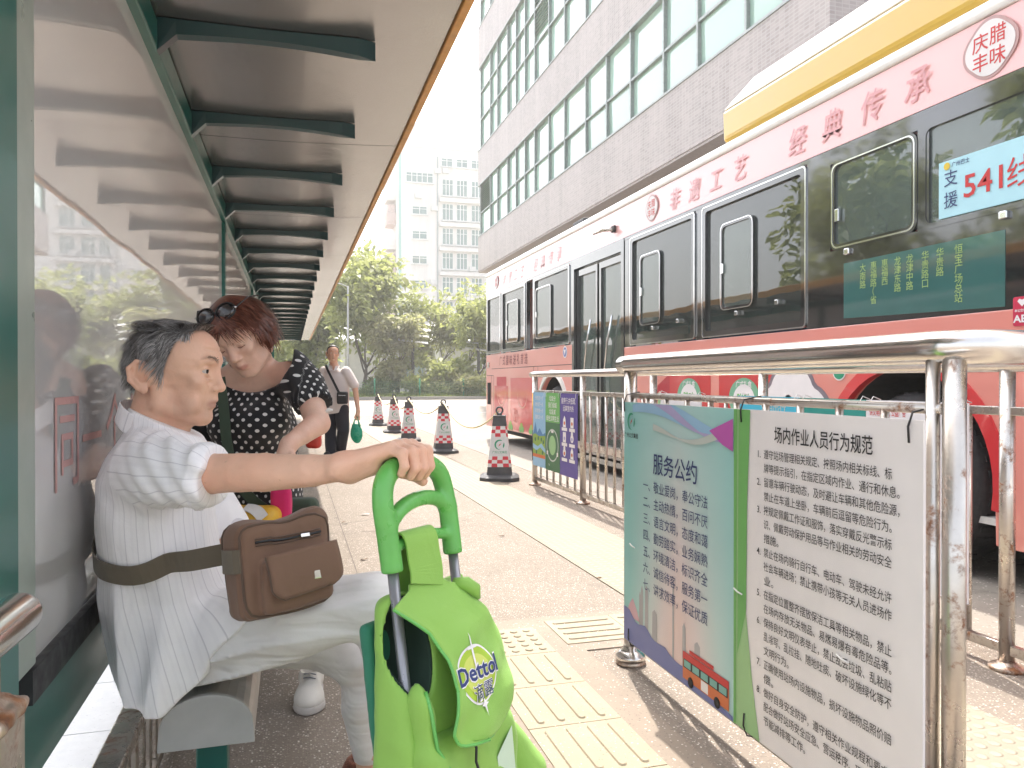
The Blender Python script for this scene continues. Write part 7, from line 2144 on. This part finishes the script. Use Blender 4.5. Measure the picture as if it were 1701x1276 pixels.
toW2 = lambda Q: np.asarray(Q) @ WB + wc
lo = np.minimum(np.minimum(wc, nb), np.minimum(shL, shR))-0.13; hi = np.maximum(np.maximum(wc, nb), np.maximum(shL, shR))+0.12
hv, hq = surf(woman_skin, lo, hi, 0.0036)
hv = relax(hv, hq, 1, 0.3)
hu = head_attr(wl(_n(hv)), None, 0.9)
def woman_arm(P):
    d = sd_chain(P, [W(515, 662, 2.38), elL, elL*0.45+haL*0.55, haL], [0.040, 0.037, 0.030, 0.0215], 0.01)
    hd = haL - elL; hd /= np.linalg.norm(hd); sd = np.cross(hd, [0, 0, 1.0]); sd /= np.linalg.norm(sd)
    dn = np.array([0, 0, -1.0])*0.8 + hd*0.6; dn /= np.linalg.norm(dn)
    pc = haL + dn*0.030
    d = smin(d, sd_cap(P, haL, pc, 0.021, 0.025), 0.02)
    for i in range(4):
        b_ = pc + sd*(0.024-0.016*i) + dn*0.022
        f1 = b_ + dn*0.030 + hd*0.004; f2 = f1 + np.array([0, 0, -0.022]) - hd*0.004; f3 = f2 + np.array([0, 0, -0.016]) - hd*0.010
        d = smin(d, finger(P, [b_, f1, f2, f3], [0.0092, 0.0085, 0.0075, 0.0062]), 0.004)
    t0 = pc - sd*0.026; d = smin(d, finger(P, [t0, t0+dn*0.024-sd*0.010, t0+dn*0.046-sd*0.004], [0.0105, 0.0095, 0.0075]), 0.006)
    return d + 0.0006*snoise(P, 130, 82)
A = np.array([W(515, 662, 2.38), elL, haL]); av, aq = surf(woman_arm, A.min(0)-0.11, A.max(0)+0.07, 0.0036)
ra = [W(345, 722, 2.56), W(348, 772, 2.48), W(420, 800, 2.38)]
rv, rq = surf(lambda P: smin(sd_chain(P, ra, [0.042, 0.038, 0.026]), sd_ell(P, ra[2]+0.02*eX, (0.045, 0.03, 0.022)), 0.02), np.min(ra, 0)-0.09, np.max(ra, 0)+0.09, 0.007)
mb = MB().add(hv, hq, 0, True, hu).add(av, aq, 0, True).add(rv, rq, 0, True)
mb.build('body', M['skin_woman'], WOM, fix=False)
# lashes and brows of the lowered eyes
mb = MB()
for s_ in (1, -1):
    mb.tube([toW2((0.0835, s_*0.021, -0.0055)), toW2((0.0868, s_*0.031, -0.0085)), toW2((0.079, s_*0.045, -0.0055))], [0.0008, 0.0013, 0.0008], 6)
    mb.tube([toW2((0.0935, s_*0.014, 0.0255)), toW2((0.0895, s_*0.030, 0.030)), toW2((0.076, s_*0.048, 0.025))], [0.0012, 0.0018, 0.0008], 6)
mb.build('eyebrow', M['hair_red'], WOM, fix=False)
def whair(P, off=0.014):
    Q = wl(P)
    d = smin(head_core(Q), sd_ell(Q, (-0.03, 0, -0.015), (0.078, 0.080, 0.085)), 0.03) - off - 0.005*snoise(Q, 50, 83)
    face = np.interp(Q[:, 2], [-0.2, -0.03, 0.015, 0.045, 0.065, 0.2], [-0.005, 0.004, 0.028, 0.060, 0.13, 0.2])
    d = smax(d, Q[:, 0]-face - 0.004*snoise(Q, 120, 84), 0.008)
    return smax(d, -0.082 - Q[:, 2] - 0.010*np.sin(Q[:, 1]*60), 0.012)
cv, cq = surf(whair, wc-0.16, wc+0.16, 0.0042)
mb = MB().add(cv, cq, 0, True)
rs = np.random.RandomState(8)
pick = rs.choice(len(cv), 3400, replace=False); roots = cv[pick]; Ql = (roots-wc) @ WB.T
roots = roots[Ql[:, 2] > -0.05]
e = 0.003; d0 = whair(_n(roots)); gn = np.stack([whair(_n(roots+v))-d0 for v in np.eye(3)*e], 1); gn /= (np.linalg.norm(gn, axis=1)[:, None]+1e-9)
def comb_w(Wp):
    Q = (Wp-wc) @ WB.T
    c = np.stack([np.where(Q[:, 2] > 0.05, 0.5, 0.05) + 0.25*np.sin(Q[:, 1]*90), np.sign(Q[:, 1])*np.clip(Q[:, 2]/0.08, 0.0, 1)*0.9 + 0.18*np.sin(Q[:, 2]*120+Q[:, 0]*60), -0.9+0*Q[:, 0]], 1)
    c /= np.linalg.norm(c, axis=1)[:, None]; return c @ WB
V, Fq = strands(rs, roots, gn, comb_w, 0.042, 0.0030, 4, 0.18, 0.06)
mb.add(V, Fq, 0, False)
mb.build('hair', M['hair_red'], WOM, fix=False)
# earring
mb = MB(); c = toW2((-0.03, 0.082, -0.052)); mb.lathe([(0.001, -0.006), (0.006, -0.003), (0.006, 0.003), (0.001, 0.006)], c, n=12); mb.build('earring', M['chrome'], WOM)
# polka dot top
hp = W(432, 872, 2.58)
def wtop(P):
    dd = sd_cap(P, nb+np.array([0, 0.02, -0.05]), lb, 0.108, 0.116)
    d = smin(dd, sd_cap(P, lb, hp, 0.125, 0.155), 0.05)
    d = smin(d, sd_cap(P, shL+np.array([0, 0, -0.018]), shR+np.array([0, 0, -0.018]), 0.060), 0.06)
    bust = W(440, 700, 2.42)
    d = smin(d, sd_ell(P, bust, (0.075, 0.07, 0.065)), 0.05); d = smin(d, sd_ell(P, W(385, 705, 2.45), (0.075, 0.07, 0.065)), 0.05)
    sl = sd_chain(P, [shL, W(503, 640, 2.41), W(521, 676, 2.355)], [0.064, 0.064, 0.056], 0.01)
    n = W(521, 676, 2.355)-W(505, 628, 2.43); n /= np.linalg.norm(n); t = (P-_n(W(521, 676, 2.355))) @ _n(n)
    sl = smax(sl + 0.006*np.sin(18*np.arctan2(P[:, 0]-W(521, 676, 2.355)[0], P[:, 1]-W(521, 676, 2.355)[1]))*np.clip((t+0.05)/0.05, 0, 1), t, 0.004)
    sr = sd_chain(P, [shR, W(338, 690, 2.56), W(340, 735, 2.55)], [0.068, 0.066, 0.060], 0.01)
    sr = smax(sr, W(340, 738, 2.55)[2]-P[:, 2], 0.004)
    d = smin(smin(d, sl, 0.03), sr, 0.03)
    d = d + 0.004*snoise(P*_n([1, 1, 0.4]), 45, 85) + 0.003*np.sin(60*(P[:, 2]*0.8+P[:, 0])+2*snoise(P, 15, 86))
    # scooped neckline
    sc = sd_cap(P, W(412, 585, 2.38), W(424, 560, 2.75), 0.135)
    d = smax(d, -sc, 0.004)
    return d
def wuv(V):
    a = V - np.array(lb); x = a @ eX; z = a @ eZ
    th = np.arctan2(x, -z)
    u = np.stack([th*0.15, V[:, 2] + 0.10*z, np.full(len(V), 0.01)], 1)
    c = W(510, 640, 2.41); b = V - c; k = (b @ eX > 0.0) & (np.linalg.norm(b, axis=1) < 0.13)
    ax_ = W(521, 676, 2.355)-shL; ax_ /= np.linalg.norm(ax_); p1 = np.cross(ax_, eZ); p1 /= np.linalg.norm(p1); p2 = np.cross(ax_, p1); rel = V - shL
    u[k, 0] = 0.7 + np.arctan2(rel[k] @ p1, rel[k] @ p2)*0.068; u[k, 1] = rel[k] @ ax_
    return u
lo = np.min([nb, lb, hp, shL, shR, W(526, 678, 2.3), W(340, 735, 2.6)], 0)-0.17; hi = np.max([nb, lb, hp, shL, shR, W(526, 678, 2.3)], 0)+0.15
sdf_obj('top', wtop, lo, hi, 0.0056, M['polka'], WOM, wuv)
mb = MB(); k0 = W(537, 688, 2.31)
for dx, dz in ((0.028, 0.012), (-0.022, 0.016), (0.018, -0.030), (-0.006, -0.036)):
    mb.tube([k0, k0+eX*dx*0.6+eY*(dz*0.6+0.006), k0+eX*dx+eY*dz], [0.003, 0.007, 0.003], 8)
mb.build('sleeve_bow', M['polka'], WOM)
M['black_cloth'] = cloth('black_trousers', (0.02, 0.02, 0.023))
def wleg(P):
    k1, k2 = W(505, 985, 2.50), W(425, 985, 2.52)
    d = sd_chain(P, [hp+np.array([0.05, 0, 0]), k1, np.array([*W(518, 1110, 2.5)[:2], 0.13])], [0.12, 0.075, 0.052], 0.02)
    d = smin(d, sd_chain(P, [hp+np.array([-0.03, 0, 0]), k2, np.array([*W(418, 1110, 2.56)[:2], 0.13])], [0.12, 0.075, 0.052], 0.02), 0.03)
    return smax(d + 0.003*snoise(P, 40, 87), 0.12-P[:, 2], 0.004)
sdf_obj('trousers', wleg, hp-np.array([0.22, 0.30, 0.60]), hp+np.array([0.32, 0.18, 0.12]), 0.009, M['black_cloth'], WOM)
M['shoe_white'] = mk('white_trainer', (0.66, 0.63, 0.58), 0.55, var=0.08); M['shoe_sole'] = mk('trainer_sole', (0.48, 0.45, 0.42), 0.7)
for (u, v, z, dv) in ((519, 1120, 2.62, (-0.10, -1.0)), (417, 1118, 2.72, (-0.25, -1.0))):
    s_ = shoe('shoe', W(u, v, z), dv, 0.23, WOM, M['shoe_white'], M['shoe_sole'], 0.08)
    h0 = np.array([*W(u, v, z)[:2], 0]); d_ = np.array([dv[0], dv[1], 0]); d_ /= np.linalg.norm(d_); q_ = np.array([-d_[1], d_[0], 0])
    mb = MB()
    for k in range(4):
        c = h0 + d_*(0.105+0.020*k) + np.array([0, 0, 0.080-0.0055*k])
        mb.tube([c-q_*0.020-d_*0.006, c+np.array([0, 0, 0.004]), c+q_*0.020+d_*0.006], 0.0022, 6)
    mb.build('lace', M['grey_tube'], s_)
# sunglasses pushed up on her hair
SG = empty('sunglasses', tuple(toW2((0.05, 0, 0.11))), 'dark sunglasses pushed up into the auburn hair of the woman', 'sunglasses')
M['shade'] = mk('dark_lens', (0.012, 0.010, 0.012), 0.06, coat=1.0)
for s_ in (1, -1):
    c = np.array([0.066, s_*0.034, 0.106]); nrm = np.array([0.75, s_*0.12, 0.66]); nrm /= np.linalg.norm(nrm)
    sx = np.cross([0, 0, 1.0], nrm); sx /= np.linalg.norm(sx); sy = np.cross(nrm, sx); V = [toW2(c+nrm*0.006)]
    n = 24
    for q in (0.6, 1.0):
        for k in range(n):
            a = 2*math.pi*k/n; V.append(toW2(c + sx*0.031*q*math.cos(a) + sy*0.025*q*math.sin(a) + nrm*0.006*(1-q*q)))
    ln = MB().add(V, [(0, 1+k, 1+(k+1) % n) for k in range(n)] + [(1+k, 1+n+k, 1+n+(k+1) % n, 1+(k+1) % n) for k in range(n)], 0, True).build('lens', M['shade'], SG, fix=False)
    md = ln.modifiers.new('thick', 'SOLIDIFY'); md.thickness = 0.0015
    MB().tube(V[1+n:]+[V[1+n]], 0.0022, 8).build('rim', M['black'], SG)
    MB().tube([toW2(c+sx*s_*0.031), toW2(c+np.array([-0.06, s_*0.052, 0.004])), toW2(c+np.array([-0.12, s_*0.052, -0.02]))], 0.0024, 8).build('temple', M['black'], SG)
    MB().lathe([(0.0005, -0.004), (0.005, 0), (0.0005, 0.004)], toW2(c+sx*s_*0.033+nrm*0.003), n=10).build('stud', M['chrome'], SG)
MB().tube([toW2((0.072, 0.006, 0.112)), toW2((0.077, 0, 0.114)), toW2((0.072, -0.006, 0.112))], 0.0022, 8).build('bridge', M['black'], SG)
# her bags: olive strap bag, yellow bag, pink cloth, dark pouch, red pouch
M['olive'] = cloth('olive_strap', (0.045, 0.070, 0.045))
def soft(name, c, r, mat_, label, cat, rot=None, k=0.012, nz=0.004, box=True, seed=90):
    c = np.array(c); f = lambda P: (sd_box(P, c, r, min(r)*0.7, rot) if box else sd_ell(P, c, r, rot)) + nz*snoise(P, 45, seed)
    o = empty(name, tuple(c-np.array([0, 0, r[2]])), label, cat)
    m_ = max(r)+0.03; ob = sdf_obj('body', f, c-m_, c+m_, 0.0055, mat_, o); return o, f
RW = np.stack([eX, eZ, eY], 1)
o, f = soft('handbag', W(500, 872, 2.42), (0.055, 0.035, 0.085), M['olive'], 'dark olive handbag hanging from the strap of the bowed woman', 'handbag', RW, seed=91)
p_ = spline([W(366, 628, 2.40), W(372, 680, 2.37), W(378, 740, 2.37), W(395, 800, 2.36), W(440, 845, 2.36), W(488, 850, 2.38)], 36)
p_ = np.array([push(wtop, q, 0.008) if float(wtop(_n(q[None]))[0]) < 0.008 else q for q in p_])
mb = MB(); ribbon_mesh(mb, p_, [-eZ]*36, 0.032, 0.003); mb.build('strap', M['olive'], o)
M['yellow_bag'] = mk('yellow_bag', (0.72, 0.42, 0.04), 0.5, var=0.1); M['pink'] = cloth('magenta_cloth', (0.62, 0.02, 0.13), var=0.15)
o, f = soft('shopping_bag', W(418, 872, 2.30), (0.085, 0.045, 0.055), M['yellow_bag'], 'bright yellow bag with a white band on the lap of the bowed woman', 'bag', RW, seed=92)
mb = MB(); q = [push(f, W(404+k*5, 826+k*5, 2.26), 0.003) for k in range(8)]; ribbon_mesh(mb, spline(q, 14), [grad(f, x) for x in spline(q, 14)], 0.034, 0.003); mb.build('band', M['white'], o)
soft('folded_cloth', W(468, 842, 2.34), (0.030, 0.022, 0.060), M['pink'], 'magenta folded cloth between the yellow bag and the dark olive handbag', 'cloth', RW, seed=93)
M['red_bag'] = mk('red_pouch', (0.52, 0.05, 0.03), 0.35, var=0.15)
soft('red_pouch', W(521, 728, 2.55), (0.026, 0.020, 0.034), M['red_bag'], 'small red pouch showing past the forearm of the bowed woman', 'pouch', RW, nz=0.002, seed=94)

# ================================================================ man walking towards the camera
zq = 10.65
def K(u, v, dz=0.0): return W(u, v, zq+dz)
WK = empty('person', tuple(K(556, 757)*np.array([1, 1, 0])), 'man walking towards the camera in a pale polo shirt and dark trousers', 'person')
kc = K(553, 587)
KB_ = basis(-eZ + 0.35*eX, eY + 0.02*eX)
kl = lambda P: (P - _n(kc)) @ _n(KB_.T)
toK = lambda Q: np.asarray(Q) @ KB_ + kc
def kskin(P):
    d = head_sdf(kl(P), age=0.5)
    d = smin(d, sd_cap(P, toK((-0.03, 0, -0.06)), K(556, 612, 0.03), 0.05, 0.06), 0.03)
    return d
hv, hq = surf(kskin, kc-np.array([0.14, 0.14, 0.26]), kc+np.array([0.14, 0.14, 0.14]), 0.0046)
def karms(P):
    d = sd_chain(P, [K(588, 634), K(592, 660, -0.03), K(595, 684, -0.08)], [0.044, 0.036, 0.024])
    hd = K(594, 690, -0.09); d = smin(d, sd_cap(P, K(595, 683, -0.08), hd, 0.024, 0.030), 0.02)
    for i in range(4):
        b_ = hd + eX*(-0.026+0.017*i) + eY*-0.02; d = smin(d, finger(P, [b_, b_-eY*0.03-eZ*0.012, b_-eY*0.045+eZ*0.008], [0.010, 0.009, 0.008]), 0.005)
    d = smin(d, finger(P, [hd-eX*0.03, hd-eX*0.034-eY*0.03-eZ*0.02, hd-eX*0.02-eY*0.045-eZ*0.02], [0.011, 0.010, 0.008]), 0.006)
    e = sd_chain(P, [K(528, 634, 0.03), K(525, 664, 0.06), K(527, 690, 0.02)], [0.044, 0.036, 0.024])
    hd = K(527, 696, 0.0); e = smin(e, sd_cap(P, K(527, 689, 0.02), hd, 0.024, 0.030), 0.02)
    for i in range(4):
        b_ = hd + eX*(-0.026+0.017*i) + eY*-0.02; e = smin(e, finger(P, [b_, b_-eY*0.035, b_-eY*0.06+eZ*0.01], [0.010, 0.009, 0.008]), 0.005)
    return np.minimum(d, e)
A = np.array([K(588, 634), K(525, 700, 0.06), K(595, 690, -0.09)]); av, aq = surf(karms, A.min(0)-0.14, A.max(0)+0.10, 0.0075)
MB().add(hv, hq, 0, True, head_attr(kl(_n(hv)), None, 0.7)).add(av, aq, 0, True).build('body', M['skin_man'], WK, fix=False)
eyes(WK, KB_, kc, tuple(np.array([1, 0.1, 0]) @ KB_))
def khair(P):
    Q = kl(P); d = head_core(Q)-0.008-0.002*snoise(Q, 90, 95); return smax(d, hairline(Q)-Q[:, 2]+0.003*snoise(Q, 120, 96), 0.006)
sdf_obj('hair', khair, kc-0.14, kc+0.14, 0.005, M['hair_black'], WK)
mb = MB()
for s_ in (1, -1): mb.tube([toK((0.0965, s_*0.012, 0.0255)), toK((0.0905, s_*0.032, 0.031)), toK((0.076, s_*0.048, 0.025))], [0.002, 0.003, 0.001], 6)
mb.build('eyebrow', M['hair_black'], WK)
def kshirt(P):
    d = sd_cap(P, K(557, 640, 0.02), K(557, 676, 0.02), 0.150, 0.148)
    Q = (P - _n(K(557, 640))) @ _n(np.stack([eX, eZ, eY], 1))
    q = np.stack([Q[:, 0]/1.0, Q[:, 1]/0.68, Q[:, 2]], 1)
    t = np.interp(Q[:, 2], [-0.50, -0.40, -0.2, 0.0, 0.12, 0.19, 0.23], [0.195, 0.195, 0.188, 0.192, 0.175, 0.12, 0.06])
    d = (np.sqrt((Q[:, 0]/1.0)**2+((Q[:, 1]-0.03)/0.62)**2)-t)*0.8
    d = smax(smax(d, Q[:, 2]-0.225, 0.01), -0.385-Q[:, 2]+0.02*np.sin(Q[:, 0]*9), 0.006)
    d = smin(d, sd_chain(P, [K(575, 617), K(589, 640)], [0.070, 0.066]), 0.03); d = smin(d, sd_chain(P, [K(538, 617, 0.02), K(528, 640, 0.03)], [0.070, 0.066]), 0.03)
    return d + 0.006*snoise(P*_n([1, 1, 0.5]), 22, 97)
lo = K(556, 690)-np.array([0.42, 0.40, 0.02]); hi = K(556, 605)+np.array([0.42, 0.40, 0.04])
M['polo'] = cloth('pale_polo', (0.70, 0.63, 0.60)); M['dark_trousers'] = cloth('navy_trousers', (0.018, 0.018, 0.026))
sdf_obj('shirt', kshirt, lo, hi, 0.0095, M['polo'], WK)
mb = MB(); cc = K(556, 612, 0.0)
for s_ in (1, -1): mb.add([cc+eX*s_*0.006-eZ*0.085-eY*0.035, cc+eX*s_*0.075-eZ*0.085-eY*0.02, cc+eX*s_*0.075-eZ*0.01+eY*0.045, cc+eX*s_*0.02-eZ*0.06+eY*0.03], [(0, 1, 2, 3)])
o = mb.build('collar', M['polo'], WK, fix=False); md = o.modifiers.new('thick', 'SOLIDIFY'); md.thickness = 0.008
def kpants(P):
    d = sd_chain(P, [K(568, 678, 0.03), K(570, 715, -0.05), K(566, 751, 0.04)], [0.105, 0.082, 0.068])
    d = smin(d, sd_chain(P, [K(548, 678, 0.03), K(549, 716, 0.03), K(549, 753, -0.10)], [0.105, 0.082, 0.068]), 0.02)
    d = d + 0.008*snoise(P*_n([1, 1, 0.8]), 24, 98)
    return smax(d, P[:, 2]-K(556, 668)[2], 0.01)
sdf_obj('trousers', kpants, K(556, 760)-np.array([0.35, 0.35, 0.06]), K(556, 664)+np.array([0.35, 0.35, 0.05]), 0.0095, M['dark_trousers'], WK)
for (u, dz, zz) in ((549, 0.02, 0), (566, 0.16, 0)):
    h0 = W(u, 757, zq+dz+0.02); shoe('shoe', h0, tuple((-eZ)[:2]), 0.25, WK, M['black'], M['sole'], 0.08)
CB = empty('crossbody_bag', tuple(K(569, 672, -0.2)), 'small black crossbody bag at the front of the walking man', 'bag')
c = K(569, 661, -0.155); f = lambda P: sd_box(P, c, (0.075, 0.03, 0.085), 0.022, RW) + 0.003*snoise(P, 30, 99)
sdf_obj('body', f, c-0.13, c+0.13, 0.008, M['black'], CB)
mb = MB(); q = spline([K(541, 607, -0.02), K(544, 614, -0.12), K(553, 632, -0.165), K(562, 650, -0.17), K(565, 655, -0.17)], 20)
ribbon_mesh(mb, q, [-eZ]*20, 0.032, 0.004); mb.build('strap', M['black'], CB)
MB().obox(c-eZ*0.034+eY*0.035, eX*0.05, eZ*0.002, eY*0.004).build('zip', M['chrome'], CB)
M['green_film'] = mk('green_plastic_film', (0.01, 0.34, 0.20), 0.3, var=0.2, scale=6)
GB = empty('carrier_bag', tuple(K(592, 738, -0.1)), 'thin green plastic carrier bag hanging from the hand of the walking man', 'carrier bag')
c = K(592, 720, -0.10)
f = lambda P: sd_ell(P, c, (0.085, 0.05, 0.135), RW) + 0.010*snoise(P*_n([1, 1, 0.35]), 40, 100)
sdf_obj('body', f, c-0.20, c+0.20, 0.009, M['green_film'], GB)
for s_ in (-1, 1): MB().tube([c+eX*s_*0.045+eY*0.09, c+eX*s_*0.03+eY*0.16, c+eX*s_*0.008+eY*0.235], [0.022, 0.010, 0.007], 8).build('handle', M['green_film'], GB)
# ---------------------------------------------------------------- summer haze
m = bpy.data.materials.new('haze_air'); m.use_nodes = True
nt = m.node_tree; nt.nodes.remove(nt.nodes['Principled BSDF'])
pv = nt.nodes.new('ShaderNodeVolumePrincipled')
pv.inputs['Color'].default_value = (0.97, 0.97, 0.96, 1); pv.inputs['Density'].default_value = 0.0022; pv.inputs['Anisotropy'].default_value = 0.3
nt.links.new(pv.outputs[0], nt.nodes['Material Output'].inputs['Volume'])
o = MB().box((-605, -605, -1.0), (605, 905, 34.0)).build('haze', m)
tag(o, kind='stuff')
